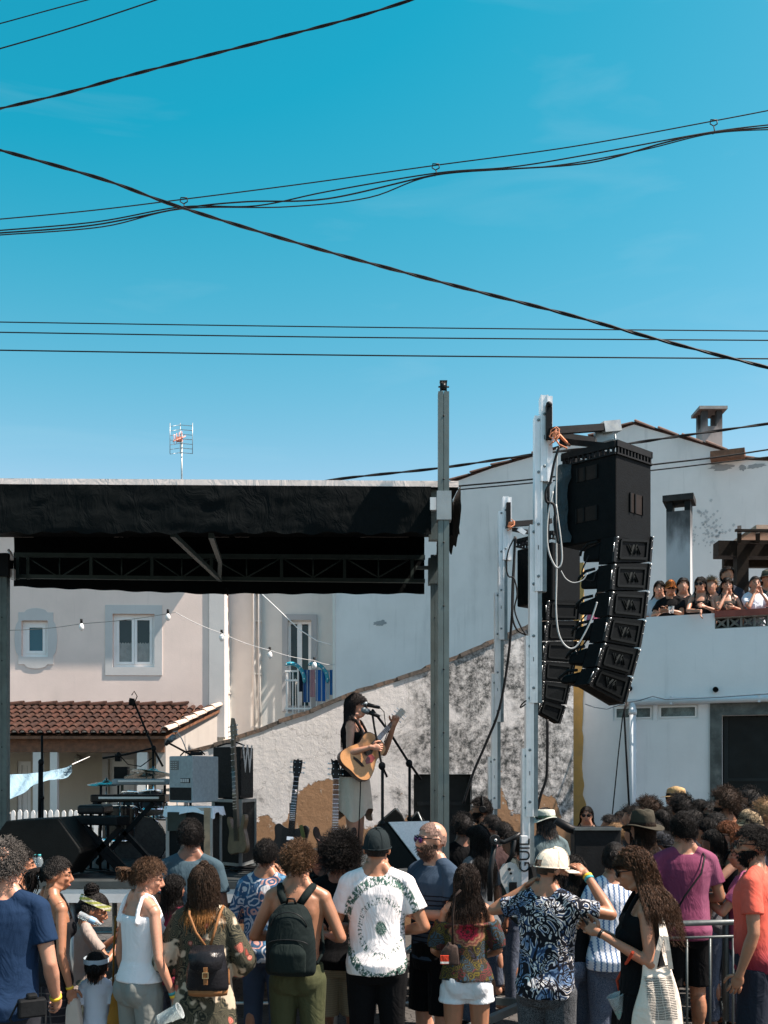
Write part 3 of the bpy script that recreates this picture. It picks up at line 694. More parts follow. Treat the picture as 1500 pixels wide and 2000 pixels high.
def h_cap(root, M, col, back=False, hole=False):
    c = cloth(col, fold=.25); m = MB(); n, q = 28, 9; vs = []
    for i in range(q):
        t = i/(q-1); z = .005+.118*math.sin(t*math.pi/2); f = math.cos(t*math.pi/2)**.72
        for j in range(n):
            a = 2*math.pi*j/n; vs.append((.086*f*math.cos(a), -.006+.106*f*math.sin(a)*(1 if math.sin(a) < 0 else 1.0), z + .012*math.sin(a)))
    fs = [(i*n+j, i*n+(j+1) % n, (i+1)*n+(j+1) % n, (i+1)*n+j) for i in range(q-1) for j in range(n)]
    if hole and not back: fs = [f for f in fs if not (f[0]//n in (0, 1) and 19 <= f[0] % n <= 22)]
    if back: fs = [f for f in fs if not (f[0]//n in (0, 1) and 6 <= f[0] % n <= 8)]
    m.add(vs, fs, True)
    m.tube([(.091*math.cos(a), -.006+.111*math.sin(a), .005+.012*math.sin(a)) for a in np.linspace(0, 6.2832, 33)], .004, 6)
    for kk in range(6):
        a0 = kk*math.pi/3; m.tube([(.091*math.cos(t*math.pi/2)**.72*math.cos(a0), -.006+.111*math.cos(t*math.pi/2)**.72*math.sin(a0), .006+.119*math.sin(t*math.pi/2)+.012*math.sin(a0)) for t in np.linspace(0.02, .97, 8)], .0014, 4)
    m.sphere((0, -.004, .125), (.008, .008, .004), 8, 5)
    m.xf(M); part('cap', m, c, root)
    if not back or back == 'visor':
        v = MB(); vs = []; sg = -1 if back else 1
        for z0 in (.0, -.005):
            for i in range(13):
                a = math.pi*(.08+.84*i/12)
                vs.append((.086*math.cos(a), sg*(-.006+.108*math.sin(a))*1., .014+z0)); vs.append((.088*math.cos(a), sg*(.02+.165*math.sin(a)**.8), .006-.016*abs(math.cos(a))**2+z0))
        fs = []
        for i in range(12): fs += [(2*i, 2*i+1, 2*i+3, 2*i+2), (26+2*i, 26+2*i+2, 26+2*i+3, 26+2*i+1), (2*i+1, 27+2*i, 29+2*i, 2*i+3)]
        v.add(vs, fs, True); v.xf(M); part('brim', v, c, root)
    if back:
        v = MB(); v.tube([(.02, .10, .03), (0, .106, .022), (-.02, .10, .03)], .006, 6); v.box((0.018, -.121, .012), (.012, .004, .016)); v.xf(M); part('strap', v, c, root)
def h_brim(root, M, col, band, wide=.19, tall=.10, droop=.01, crease=True):
    c = cloth(col, fold=.3); m = MB(); n = 30
    prof = [(.094, .02), (.096, .03), (.092, .02+tall*.6), (.084, .02+tall*.95), (.05, .02+tall), (.001, .02+tall*(.72 if crease else 1.02))]
    vs = []
    for i, (r, z) in enumerate([(wide, .012)]+[(wide*.85, .018)]+prof):
        for j in range(n):
            a = 2*math.pi*j/n; zz = z+(droop*math.cos(2*a) if i < 2 else 0) + (.012*math.cos(2*a)*(i > 4) if crease else 0); vs.append((r*math.cos(a)*(.92), r*math.sin(a)*1.12-.005, zz))
    fs = [(i*n+j, i*n+(j+1) % n, (i+1)*n+(j+1) % n, (i+1)*n+j) for i in range(7) for j in range(n)]
    m.add(vs, fs, True); m.xf(M); o = part('hat', m, c, root); md = o.modifiers.new('t', 'SOLIDIFY'); md.thickness = .004
    q = MB(); q.add([(x*math.cos(a)*.92, x*math.sin(a)*1.12-.005, z) for x, z in ((.0985, .026), (.0975, .052)) for a in [2*math.pi*j/n for j in range(n)]], [(j, (j+1) % n, n+(j+1) % n, n+j) for j in range(n)], True); q.xf(M); part('hat_band', q, cloth(band), root)
HATS = {'cap': h_cap, 'brim': h_brim}
def headband(root, M, m_, r=1.16, tilt=.35):
    q = MB(); n = 28; vs = []
    for dz in (-.016, .020):
        for j in range(n):
            a = 2*math.pi*j/n; y = math.sin(a); vs.append((SK[0]*r*math.cos(a), SK[1]*r*y, .045+dz+tilt*.06*y))
    q.add(vs, [(j, (j+1) % n, n+(j+1) % n, n+j) for j in range(n)], True); q.xf(M); return part('headband', q, m_, root)
# ------------------------------------------------------------------ the setting
def wallmat(col, dirtc=(.35, .33, .30), amt=.5, sc=1.2, streak=True, name='plaster'):
    m, nt, nd, lk, bs = newmat(name); n = noise(nd, lk, .7, 6); n1 = noise(nd, lk, sc, 9, sc=(1.6, 1.6, .5)); n2 = noise(nd, lk, 26, 6)
    c = mixc(nd, lk, rng_(nd, lk, n.outputs['Fac'], .3, .7), tuple(x*.92 for x in col), tuple(min(.9, x*1.05) for x in col))
    c = mixc(nd, lk, rng_(nd, lk, n1.outputs['Fac'], .52, .80, 0, amt), c, dirtc)
    if streak:
        n4 = noise(nd, lk, 3.2, 6, sc=(2.2, 2.2, .16)); c = mixc(nd, lk, rng_(nd, lk, n4.outputs['Fac'], .56, .78, 0, amt*.6), c, tuple(x*.7 for x in dirtc))
    lk.new(c, bs.inputs['Base Color']); bs.inputs['Roughness'].default_value = .9; bs.inputs['Specular IOR Level'].default_value = .15
    h = math_(nd, lk, 'ADD', n2.outputs['Fac'], math_(nd, lk, 'MULTIPLY', n.outputs['Fac'], 2.)); bump(nd, lk, bs, h, .18, .01); return m
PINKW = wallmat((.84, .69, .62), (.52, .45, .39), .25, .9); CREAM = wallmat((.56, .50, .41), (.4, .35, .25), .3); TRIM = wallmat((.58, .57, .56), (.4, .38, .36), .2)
WINGW = wallmat((.70, .68, .64), (.5, .47, .42), .25); BIGW = wallmat((.76, .73, .72), (.36, .36, .36), .55, .8); RIGHTW = wallmat((.82, .81, .81), (.42, .44, .46), .4, .7)
# ground
m, nt, nd, lk, bs = newmat('cobbles'); vo = nd.new('ShaderNodeTexVoronoi'); vo.feature = 'DISTANCE_TO_EDGE'; vo.inputs['Scale'].default_value = 9
t = nd.new('ShaderNodeTexCoord'); lk.new(t.outputs['Object'], vo.inputs['Vector']); n = noise(nd, lk, 3, 8)
e = rng_(nd, lk, vo.outputs['Distance'], .0, .06); c = mixc(nd, lk, e, (.015, .014, .013), mixc(nd, lk, n.outputs['Fac'], (.035, .034, .033), (.085, .08, .075)))
lk.new(c, bs.inputs['Base Color']); bs.inputs['Roughness'].default_value = .8; bump(nd, lk, bs, e, .5, .02); COBB = m
g = MB(); g.add([(-400, -60, 0), (400, -60, 0), (400, 700, 0), (-400, 700, 0)], [(0, 1, 2, 3)]); single('ground', g, COBB, kind='structure')
TERRA = mat((.05, .024, .018), .8, .35, 11, .3, dirt=(14, .52, (.10, .07, .05), .7)); TERRA_LIT = mat((.52, .40, .33), .8, .2, 11, .2, dirt=(14, .6, (.2, .16, .12)))
SHADEG = wallmat((.42, .43, .44), (.3, .3, .3), .2)
GLASSD = glass('window_glass', (.02, .05, .055)); GLASSB = glass('window_glass_blue', (.03, .13, .17), .12); FRAMEW = mat((.82, .81, .80), .35, .03, 5, .03)
# ---- left house
HL = Plane(437, 24, 2)
house = thing('house', 'pale pink rendered house with a tile-roofed porch behind the stage', 'house', HL.o, HL.phi)
def hz(px, py, off=0): return HL.hit(px, py, off)
ow = (*[hz(220, 1250)[0], hz(302, 1250)[0]], hz(260, 1303)[1], hz(260, 1199)[1]); oq = (hz(42, 1250)[0], hz(94, 1250)[0], hz(68, 1283)[1], hz(68, 1212)[1])
d1 = (hz(33, 1500)[0], hz(60, 1500)[0], .05, hz(45, 1487)[1]); d2 = (hz(212, 1500)[0], hz(262, 1500)[0], .9, hz(240, 1483)[1])
XL = hz(-260, 1400)[0]
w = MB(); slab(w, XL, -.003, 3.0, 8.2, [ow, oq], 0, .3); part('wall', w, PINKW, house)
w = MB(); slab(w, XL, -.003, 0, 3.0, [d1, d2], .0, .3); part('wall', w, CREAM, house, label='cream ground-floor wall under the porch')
w = MB(); w.bb((XL, .3, 0), (-.01, 9, 8.2)); part('rear_rooms', w, PINKW, house)
rf = MB(); rf.bb((XL-.3, -.5, 8.2), (.3, 9.2, 8.32)); part('roof', rf, TERRA, house)
w = MB(); w.bb((hz(409, 1400)[0], -.035, 3.0), (0.02, .3, 8.2)); part('corner_strip', w, TRIM, house)
def frame(mb, x0, x1, z0, z1, t, y0, y1):
    mb.bb((x0, y0, z0), (x0+t, y1, z1)); mb.bb((x1-t, y0, z0), (x1, y1, z1)); mb.bb((x0+t, y0, z0), (x1-t, y1, z0+t)); mb.bb((x0+t, y0, z1-t), (x1-t, y1, z1))
def window(parent, x0, x1, z0, z1, leaves=2, y=.10, t=.07, gl=GLASSD, name='window', fm=FRAMEW):
    m = MB(); frame(m, x0+.002, x1-.002, z0+.002, z1-.002, t, y, y+.07)
    n = leaves; wd_ = (x1-x0-2*t)/n
    wo_ = part(name, m, fm, parent)
    for i in range(n):
        a = x0+t+i*wd_; m = MB(); frame(m, a+.003, a+wd_-.003, z0+t+.003, z1-t-.003, t*.85, y-.015, y+.05); part('casement', m, fm, wo_)
        m = MB(); m.bb((a+t*.8, y+.02, z0+t*1.8), (a+wd_-t*.8, y+.03, z1-t*1.8)); part('pane', m, gl, wo_)
    return wo_
wn_ = window(house, *ow, gl=GLASSD)
for k in (0, 1):
    m = MB(); x0 = ow[0]+.07+k*((ow[1]-ow[0]-.14)/2); x1 = x0+(ow[1]-ow[0]-.14)/2; zz0, zz1 = ow[2]+.13, ow[2]+.13+(ow[3]-ow[2])*.36; n = 12; vs = []
    for i in range(n+1): x = x0+.062+(x1-x0-.124)*i/n; vs += [(x, .117+.002*math.sin(i*2.1), zz0), (x, .117+.002*math.sin(i*2.1), zz1+.02*math.sin(i*2.4+k))]
    m.add(vs, [(2*i, 2*i+2, 2*i+3, 2*i+1) for i in range(n)]); part('curtain', m, mat((.26, .27, .26), .6, .15, 6, .1), wn_)
window(house, *oq, leaves=1, gl=GLASSB, t=.08)
m = MB(); a, b = hz(206, 1250)[0], hz(317, 1250)[0]; z0, z1 = hz(260, 1319)[1], hz(260, 1182)[1]
for q in (((a, z0), (ow[0], z1)), ((ow[1], z0), (b, z1)), ((ow[0], z0), (ow[1], ow[2])), ((ow[0], ow[3]), (ow[1], z1))):
    m.bb((q[0][0], -.018, q[0][1]), (q[1][0], 0.001, q[1][1]))
part('window_surround', m, TRIM, house)
# curved surround of the small window
qx0, qx1 = hz(29, 1250)[0], hz(112, 1250)[0]; qz0, qz1 = hz(68, 1306)[1], hz(68, 1188)[1]; cx, cz = (qx0+qx1)/2, (qz0+qz1)/2; hw, hh = (qx1-qx0)/2, (qz1-qz0)/2
out = []
for k in range(64):
    a = 2*math.pi*k/64; ca, sa = math.cos(a), math.sin(a); s_ = min(1/max(abs(ca), 1e-6), 1/max(abs(sa), 1e-6)); x, z = ca*s_, sa*s_
    bx = 1.0 if abs(x) > .999 and abs(z) < .62 else .86; bz = 1.0 if abs(z) > .999 and abs(x) < .62 else .86
    if abs(x) > .999: x = math.copysign((1-.10*(z/.62)**2) if abs(z) < .62 else .82, x); z *= .86
    elif abs(z) > .999: z = math.copysign((1-.08*(x/.62)**2) if abs(x) < .62 else .86, z); x *= .82
    out.append((cx+x*hw, cz+z*hh))
n = len(out); m = MB(); inn = []
for (x, z) in out:
    dx, dz = x-(oq[0]+oq[1])/2, z-(oq[2]+oq[3])/2; s_ = min((oq[1]-oq[0])/2/max(abs(dx), 1e-6), (oq[3]-oq[2])/2/max(abs(dz), 1e-6)); inn.append(((oq[0]+oq[1])/2+dx*s_, (oq[2]+oq[3])/2+dz*s_))
vs = [(x, -.018, z) for x, z in out]+[(x, -.018, z) for x, z in inn]+[(x, .0, z) for x, z in out]
m.add(vs, [(i, n+i, n+(i+1) % n, (i+1) % n) for i in range(n)]+[(i, (i+1) % n, 2*n+(i+1) % n, 2*n+i) for i in range(n)]); part('window_surround', m, TRIM, house, label='curved grey surround of the small square window')
m = MB(); frame(m, d1[0], d1[1], d1[2], d1[3], .09, .05, .12); m.bb((d1[0]+.09, .09, .1), (d1[1]-.09, .10, d1[3]-.09)); dd = part('door', m, FRAMEW, house)
m = MB(); m.bb((d1[0]+.30, .07, .1), (d1[1]-.1, .08, d1[3]-.1)); part('pane', m, GLASSD, dd)
window(house, *d2, leaves=1, t=.14, gl=GLASSD)
m = MB(); frame(m, d2[0]-.14, d2[1]+.14, d2[2]-.14, d2[3]+.14, .138, -.03, .0); part('window_surround', m, TRIM, house, label='grey surround of the porch window')
# porch: beam, columns, tiled lean-to roof
PD = 2.6; pz0 = hz(170, 1434, PD)[1]; pz1 = hz(200, 1381)[1]; xr = hz(322, 1434, PD)[0]; porchL = XL
m = MB(); bz1 = hz(170, 1443, PD)[1]; bz0 = hz(170, 1469, PD)[1]; m.bb((porchL, -PD+.05, bz0), (xr-.02, -PD+.25, bz1)); part('porch_beam', m, WOODB, house)
xe = -.14
m = MB(); m.add([(xr-.2, -PD+.1, 0), (xe-.2, 0, 0), (xe-.2, 0, pz1-.05), (xr-.2, -PD+.1, pz0-.05), (xr, -PD+.1, 0), (xe, 0, 0), (xe, 0, pz1-.05), (xr, -PD+.1, pz0-.05)], [(0, 3, 2, 1), (4, 5, 6, 7), (0, 4, 7, 3), (3, 7, 6, 2), (1, 2, 6, 5)]); part('porch_end_wall', m, wallmat((.40, .37, .34), (.25, .22, .2), .3), house)
for i in range(22):
    x = xr-.35-i*.62
    if x < porchL: break
    m = MB(); m.add([(x, -PD-.12, bz1+.002), (x+.09, -PD-.12, bz1+.002), (x+.09, -PD+.3, bz1+.05), (x, -PD+.3, bz1+.05), (x, -PD-.12, bz1+.09), (x+.09, -PD-.12, bz1+.09), (x+.09, -PD+.3, bz1+.24), (x, -PD+.3, bz1+.24)], [(0, 3, 2, 1), (4, 5, 6, 7), (0, 1, 5, 4), (1, 2, 6, 5), (2, 3, 7, 6), (3, 0, 4, 7)]); part('rafter', m, WOODB, house)
for px, wpx in ((72, 17), (104, 14), (277, 20)):
    a, b = hz(px-wpx/2, 1500, PD)[0], hz(px+wpx/2, 1500, PD)[0]; m = MB(); m.bb((a, -PD+.02, 0), (b, -PD+.02+(b-a), bz0-.002)); part('porch_column', m, WINGW, house)
L = math.hypot(PD+.25, pz1-pz0); sl_ = math.atan2(pz1-pz0, PD+.25)
m = MB(); m.add([(porchL, -PD-.2, pz0-.05), (xr+.06, -PD-.2, pz0-.05), (xe+.06, 0, pz1-.05), (porchL, 0, pz1-.05), (porchL, -PD-.2, pz0-.10), (xr+.06, -PD-.2, pz0-.10), (xe+.06, 0, pz1-.11), (porchL, 0, pz1-.11)], [(0, 1, 2, 3), (4, 7, 6, 5), (0, 4, 5, 1), (1, 5, 6, 2)]); prf = part('porch_roof', m, WOODB, house)
pitch = hz(186, 1434, PD)[0]-hz(169, 1434, PD)[0]; rows = 6; tl = L/rows
def tile_mesh(m1, up=True, r=None, L_=None):
    r = r or pitch*.36; L_ = L_ or tl*1.18; t = MB(); n = 7; vs = []
    for (yy, rr, zz) in ((0, r*1.08, .028), (L_, r*.86, .0)):
        for k in range(n):
            a = math.pi*k/(n-1); vs.append((rr*math.cos(a), yy, zz+(rr if up else -rr)*math.sin(a)*.9))
        for k in range(n):
            a = math.pi*k/(n-1); vs.append(((rr-.018)*math.cos(a), yy, zz+((rr-.018) if up else -(rr-.018))*math.sin(a)*.9))
    fs = []
    for k in range(n-1): fs += [(k, k+1, 2*n+k+1, 2*n+k), (n+k, 3*n+k, 3*n+k+1, n+k+1), (k, n+k, n+k+1, k+1)]
    t.add(vs, fs, False); return t.mesh('roof_tile', m1)
TM_ = [tile_mesh(TERRA), tile_mesh(mat((.058, .026, .019), .8, .35, 11, .3)), tile_mesh(mat((.038, .02, .016), .8, .35, 13, .3))]; TMC = tile_mesh(mat((.045, .022, .017), .85, .3, 9, .3), False)
nc = int((xr-porchL)/pitch)
for i in range(-int((xe-xr)/pitch), nc):
    for j in range(rows):
        x = xr+.02-i*pitch
        if x > xr+.05+(xe-xr)*(j+.2)/rows: continue
        o = part('roof_tile', None, None, prf, mesh=TM_[(i*7+j*3+rnd.randrange(2)) % 3]); d = j*tl-.03
        o.location = (x+rnd.uniform(-.008, .008), -PD-.25+d*math.cos(sl_), pz0+.005+d*math.sin(sl_)); o.rotation_euler = (sl_, 0, rnd.uniform(-.02, .02))
    if 0 <= i < 60:
        o = part('roof_tile', None, None, prf, mesh=TMC); o.location = (xr+.02-(i+.5)*pitch, -PD-.22, pz0+.03); o.rotation_euler = (sl_, 0, 0); o.scale = (1, L/tl/1.18, 1)
plug = MB(); 
for i in range(nc):
    x = xr+.02-i*pitch; n = 8; vs = [(x+pitch*.33*math.cos(math.pi*k/(n-1)), -PD-.252, pz0+.03+pitch*.30*math.sin(math.pi*k/(n-1))) for k in range(n)]; plug.add(vs, [tuple(range(n))])
part('tile_mortar', plug, mat((.66, .58, .52), .9, .1, 12, .2), house)
RT = tile_mesh(TERRA_LIT, True, .085, L/6*1.1)  # rake tiles get a much paler terracotta, sun put into the colour
for j in range(6):
    o = part('ridge_tile', None, None, prf, mesh=RT); d = j*L/6; o.location = (xr+.04+(xe-xr)*j/6, -PD-.25+d*math.cos(sl_), pz0+.05+d*math.sin(sl_)); o.rotation_euler = (sl_, 0, -math.atan2(xe-xr, PD)); o.scale = (1, math.hypot(xe-xr, PD)/PD, 1)
TT = tile_mesh(TERRA, True, .09, .42)
for i in range(int((xr-porchL)/.38)):
    o = part('ridge_tile', None, None, prf, mesh=TT); o.location = (xr+.1-i*.38, -.06, pz1+.03); o.rotation_euler = (0, 0, R(90))
q = hz(155, 1483); lm = thing('wall_lamp', 'small glass wall lantern under the porch', 'lamp', HL.M() @ V((q[0], -.02, q[1])), HL.phi)
m = MB(); m.box((0, 0, 0), (.10, .02, .16)); m.tube([(0, 0, .04), (0, -.12, .10), (0, -.16, .06)], .012, 6); m.lathe((0, -.16, .0), (0, 0, 1), [(.09, .04), (.03, .10), (.01, .13)], 8); part('bracket', m, mat((.35, .33, .28), .5, .1, 9, .1), lm)
m = MB(); m.lathe((0, -.16, -.12), (0, 0, 1), [(.04, 0), (.075, .15)], 6); part('lamp_glass', m, mat((.55, .55, .48), .15, .05, 5, 0), lm)
# television aerial on the house
A0 = W(355, 960, 25.5); an = thing('tv_aerial', 'grid television aerial on a thin mast above the stage roof', 'aerial', (A0.x, 25.5, 8.3))
m = MB(); m.tube([(A0.x, 25.5, 8.3), W(355, 845, 25.5)], .022, 6); part('mast', m, STEEL, an, True)
m = MB(); p = lambda x, y, dy=0: W(x, y, 25.5+dy)
for i in range(7): y = 830+i*9; m.tube([p(332, y+3, -.15), p(352, y, .1)], .008, 4); m.tube([p(352, y, .1), p(376, y+2, -.25)], .008, 4)
for x, dy in ((332, -.15), (352, .1), (376, -.25)): m.tube([p(x, 826, dy), p(x, 886, dy)], .009, 4)
part('reflector', m, GALV, an, True)
m = MB(); m.tube([p(338, 862, -.5), p(362, 852, .1)], .014, 5)
for i in range(4): m.tube([p(340+i*5, 848-i*2, -.5+i*.12), p(340+i*5, 868-i*2, -.5+i*.12)], .008, 4)
m.box(p(350, 858), (.16, .12, .10)); part('dipole', m, mat((.75, .30, .22), .6, .1, 9, .05), an, True)
# ---- wing with the balcony
HW = Plane(437, 25.2, 3); wing = thing('house_wing', 'recessed white wing with drainpipes and a balcony beside the pink house', 'house', HW.o, HW.phi)
wz = lambda px, py, off=0: HW.hit(px, py, off)
dr = (wz(562, 1300)[0], wz(608, 1300)[0], wz(590, 1388)[1], wz(590, 1212)[1])
w = MB(); slab(w, -.6, 6, 0, 8.4, [dr], 0, .3); part('wall', w, WINGW, wing); w = MB(); w.bb((-.6, .9, 0), (6, 8, 8.4)); part('rear_rooms', w, WINGW, wing)
w = MB(); w.bb((-.6, -.62, 8.4), (6.2, 8, 8.5)); rfw = part('roof', w, TERRA, wing)
for i in range(32):
    o = part('roof_tile', None, None, rfw, mesh=TM_[i % 3]); o.location = (-.5+i*.21, -.72, 8.5)
w = MB(); w.bb((-.10, -.2, 0), (.15, 0, 6.1)); w.bb((-.12, -.22, 4.1), (.17, 0.001, 4.14)); part('chimney_breast', w, WINGW, wing)
for px in (497, 507):
    x = wz(px, 1300)[0]; w = MB(); w.tube([(x, -.09, 2.2), (x, -.09, wz(px, 1153)[1]+1.0)], .038, 10)
    for z in (3.3, 4.6, 5.9, 6.6): w.box((x, -.06, z), (.11, .12, .03))
    part('drainpipe', w, mat((.62, .60, .56), .5, .06, 5, .05), wing)
w = MB(); frame(w, dr[0]-.14, dr[1]+.14, dr[2]-.02, dr[3]+.15, .14, -.04, .001); part('door_surround', w, SHADEG, wing)
w = MB(); frame(w, dr[0]+.004, dr[1]-.004, dr[2]+.004, dr[3]-.004, .07, .1, .16); w.bb(((dr[0]+dr[1])/2-.06, .09, dr[2]), ((dr[0]+dr[1])/2+.06, .15, dr[3]-.07)); bd = part('balcony_door', w, FRAMEW, wing)
for s_ in (0, 1):
    a = dr[0]+.07 if not s_ else (dr[0]+dr[1])/2+.06; w = MB(); w.bb((a, .12, dr[2]+.1), (a+(dr[1]-dr[0])/2-.13, .13, dr[3]-.1)); part('pane', w, GLASSD, bd)
bx0, bx1 = wz(556, 1300, 1.)[0], wz(672, 1300, 1.)[0]; bz = wz(600, 1394, .9)[1]; rz = wz(600, 1311, .9)[1]
w = MB(); w.bb((bx0, -.95, bz-.14), (bx1, -.001, bz)); bal = part('balcony', w, TRIM, wing)
w = MB(); xs = np.arange(bx0+.05, bx1-.03, .14)
for x in xs: w.bb((x-.012, -.93, bz), (x+.012, -.906, rz))
for z in (rz, rz-.22, bz+.12): w.bb((bx0, -.94, z-.02), (bx1, -.90, z+.02))
for y in np.arange(-.8, -.05, .14): w.bb((bx0+.02, y-.012, bz), (bx0+.045, y+.012, rz))
for z in (rz, bz+.12): w.bb((bx0, -.9, z-.02), (bx0+.04, -.01, z+.02))
part('railing', w, FRAMEW, bal)
# laundry
HWM = HW.M()
rk = thing('drying_rack', 'white drying rack with two turquoise end arcs on the balcony', 'drying rack', HWM @ V((wz(618, 1390, .5)[0], -.5, bz)), HW.phi); rx = wz(618, 1390, .5)[0]
for xx in (-.60, -.05):
    w = MB(); w.tube([(xx+.32*math.cos(a), -.50-.03*math.sin(a), .78+.40*math.sin(a)) for a in np.linspace(-.15, 2.0, 12)], [.02]+[.045]*10+[.02], 8)
    part('end_arc', w, mat((.02, .30, .42), .45, .05, 9, .02), rk)
    w = MB()
    for a in np.linspace(.1, 1.9, 6): w.sphere((xx+.32*math.cos(a), -.545-.03*math.sin(a), .78+.40*math.sin(a)), (.014, .006, .014), 8, 5)
    part('stud', w, WHITEP, rk)
w = MB()
for y in (-.2, 0, .2): w.tube([(-.5, y, .8), (.6, y, .8)], .008, 5)
for x in (-.5, .6): w.tube([(x, -.3, 0), (x, .25, .85)], .01, 5); w.tube([(x, .3, 0), (x, -.25, .85)], .01, 5); w.tube([(x, -.25, .8), (x, .25, .8)], .01, 5)
part('frame', w, WHITEP, rk)
for i, (a, b, l, col, nm, lb, ct) in enumerate(((584, 594, 42, (.01, .015, .03), 'towel', 'small dark navy cloth hanging at the left end of the balcony rail', 'towel'), (592, 605, 62, (.035, .10, .26), 'towel', 'long blue towel next to the navy cloth on the balcony rail', 'towel'), (606, 615, 52, (.45, .25, .28), 'towel', 'narrow pink towel on the balcony rail', 'towel'), (617, 636, 60, (.02, .12, .38), 'towel', 'wide bright blue towel on the balcony rail', 'towel'), (637, 643, 56, (.42, .52, .62), 'towel', 'narrow pale blue towel on the balcony rail', 'towel'), (644, 654, 48, (.03, .14, .36), 'towel', 'blue towel at the right end of the balcony rail', 'towel'))):
    x0, x1 = wz(a, 1330, .98)[0], wz(b, 1330, .98)[0]; z1 = rz+.03; z0 = z1-l/80; w = MB(); n = 9
    for side_, yy in ((0, -.965), (1, -.885)):
        vs = [(x0+(x1-x0)*i_/n, yy+(-1 if not side_ else 1)*(.012*math.sin(i_*1.9+j*.3)), z1+(z0-z1)*(j/6)*(1 if not side_ else .5)) for j in range(7) for i_ in range(n+1)]
        w.add(vs, [(j*(n+1)+i_, j*(n+1)+i_+1, (j+1)*(n+1)+i_+1, (j+1)*(n+1)+i_) for j in range(6) for i_ in range(n)], True)
    w.add([(x0, -.965, z1), (x1, -.965, z1), (x1, -.885, z1+.004), (x0, -.885, z1+.004)], [(0, 1, 2, 3)])
    w.xf(HWM); o = single('towel', w, cloth(col, pat='stripes' if i in (1, 3, 5) else None, s=(60., .6, .8, (.35, .42, .5), 'X')), lb, ct, 'towels on the balcony rail')
# ---- big building behind
HB = Plane(880, 21, -22); big = thing('building', 'tall off-white gabled building rising behind the garden wall and the speakers', 'building', HB.o, HB.phi)
h_ = lambda px, py, off=0: HB.hit(px, py, off)
edge = [(655, 1020), (760, 985), (880, 944), (960, 915), (1040, 892), (1150, 858), (1238, 829), (1330, 856), (1424, 884), (1427, 897), (1500, 900), (1640, 905)]
pts = [h_(*e) for e in edge]; poly = [(pts[0][0], 0)]+pts+[(pts[-1][0], 0)]
w = MB(); w.prism(poly[::-1], 0, .001, None); w = MB(); w.prism(poly, 0, 9); part('wall', w, BIGW, big)
TV = tile_mesh(mat((.11, .06, .045), .8, .3, 11, .3), True, .055, .42)
rf = None; w = MB(); w.bb((pts[0][0]-.05, -.03, 3.4), (pts[0][0], .3, pts[0][1])); part('corner_strip', w, WINGW, big)
for i, (a, b) in enumerate(((0, 6), (6, 8), (9, 11))):
    seg = pts[a:b+1]; w = MB()
    for p, q in zip(seg[:-1], seg[1:]): w.beam((p[0], 4.5, p[1]+.03), (q[0], 4.5, q[1]+.03), 9.04, .045, (0, 0, 1))
    ro = part('roof', w, TERRA, big)
    for p, q in zip(seg[:-1], seg[1:]):
        d = math.hypot(q[0]-p[0], q[1]-p[1]); n = max(1, int(d/.38)); sl2 = math.atan2(q[1]-p[1], q[0]-p[0])
        for j in range(n):
            o = part('verge_tile', None, None, ro, mesh=TV); o.location = (p[0]+(q[0]-p[0])*j/n, -.01, p[1]+(q[1]-p[1])*j/n+.02); o.rotation_euler = (Matrix.Rotation(-sl2, 3, 'Y') @ Matrix.Rotation(R(-90), 3, 'Z')).to_euler()
w = MB(); a = h_(1400, 890); w.bb((a[0]-.1, -.25, a[1]-.12), (a[0]+.5, .2, a[1]+.02)); part('eave_end', w, WOODB, big)
# peeled patches: thin raised flakes of darker render
def patch(parent, px, py, rw, rh, mt, seed, pl, off=.004):
    r = np.random.RandomState(seed); c = pl.hit(px, py); n = 26; vs = []
    for k in range(n):
        a = 2*math.pi*k/n; f = .6+.5*r.rand(); vs.append((c[0]+rw*f*math.cos(a), -off, c[1]+rh*f*math.sin(a)))
    w = MB(); w.add(vs, [tuple(range(n))]); part('peeled_patch', w, mt, parent)
PEEL = wallmat((.33, .34, .35), (.2, .2, .2), .4, 4)
for i, (px, py, rw, rh) in enumerate(((1410, 913, .25, .06), (1450, 913, .07, .07), (1478, 910, .2, .05), (742, 1217, .17, .07), (1398, 906, .1, .04))): patch(big, px, py, rw, rh, PEEL, i, HB)
w = MB(); r = np.random.RandomState(5)
for i in range(90):
    q = h_(1385+r.normal()*18, 1030+r.normal()*22); s_ = .012+.02*r.rand(); w.add([(q[0]-s_, -.006, q[1]), (q[0], -.006, q[1]-s_*1.3), (q[0]+s_, -.006, q[1]+.2*s_), (q[0], -.006, q[1]+s_)], [(0, 1, 2, 3)])
part('chipped_spots', w, wallmat((.52, .52, .53), (.4, .4, .4), .3, 4), big, kind='stuff')
def sootmat(col, z0, z1):
    m, nt, nd, lk, bs = newmat('sooty_render'); t = nd.new('ShaderNodeTexCoord'); ob = t.outputs['Object']; sx = nd.new('ShaderNodeSeparateXYZ'); lk.new(ob, sx.inputs[0]); n = noise(nd, lk, 3, 8, ob, sc=(2, 2, .7)); n2 = noise(nd, lk, 1.5, 5, ob)
    z = math_(nd, lk, 'ADD', sx.outputs['Z'], math_(nd, lk, 'MULTIPLY', math_(nd, lk, 'SUBTRACT', n.outputs['Fac'], .5), abs(z1-z0)*1.2)); c = mixc(nd, lk, n2.outputs['Fac'], tuple(x*.85 for x in col), tuple(x*1.1 for x in col))
    c = mixc(nd, lk, rng_(nd, lk, z, z0, z1, 0, .93), c, (.02, .022, .024)); lk.new(c, bs.inputs['Base Color']); bs.inputs['Roughness'].default_value = .9; return m
c0 = V((*W(1385, 880, 23.5)[:2], 8.9)); ch = thing('chimney', 'square rendered chimney with sooty openings and a flat slab on the roof ridge', 'chimney', c0)
s1 = F/23.5; zt = W(0, 803, 23.5).z; wd2 = 39/s1
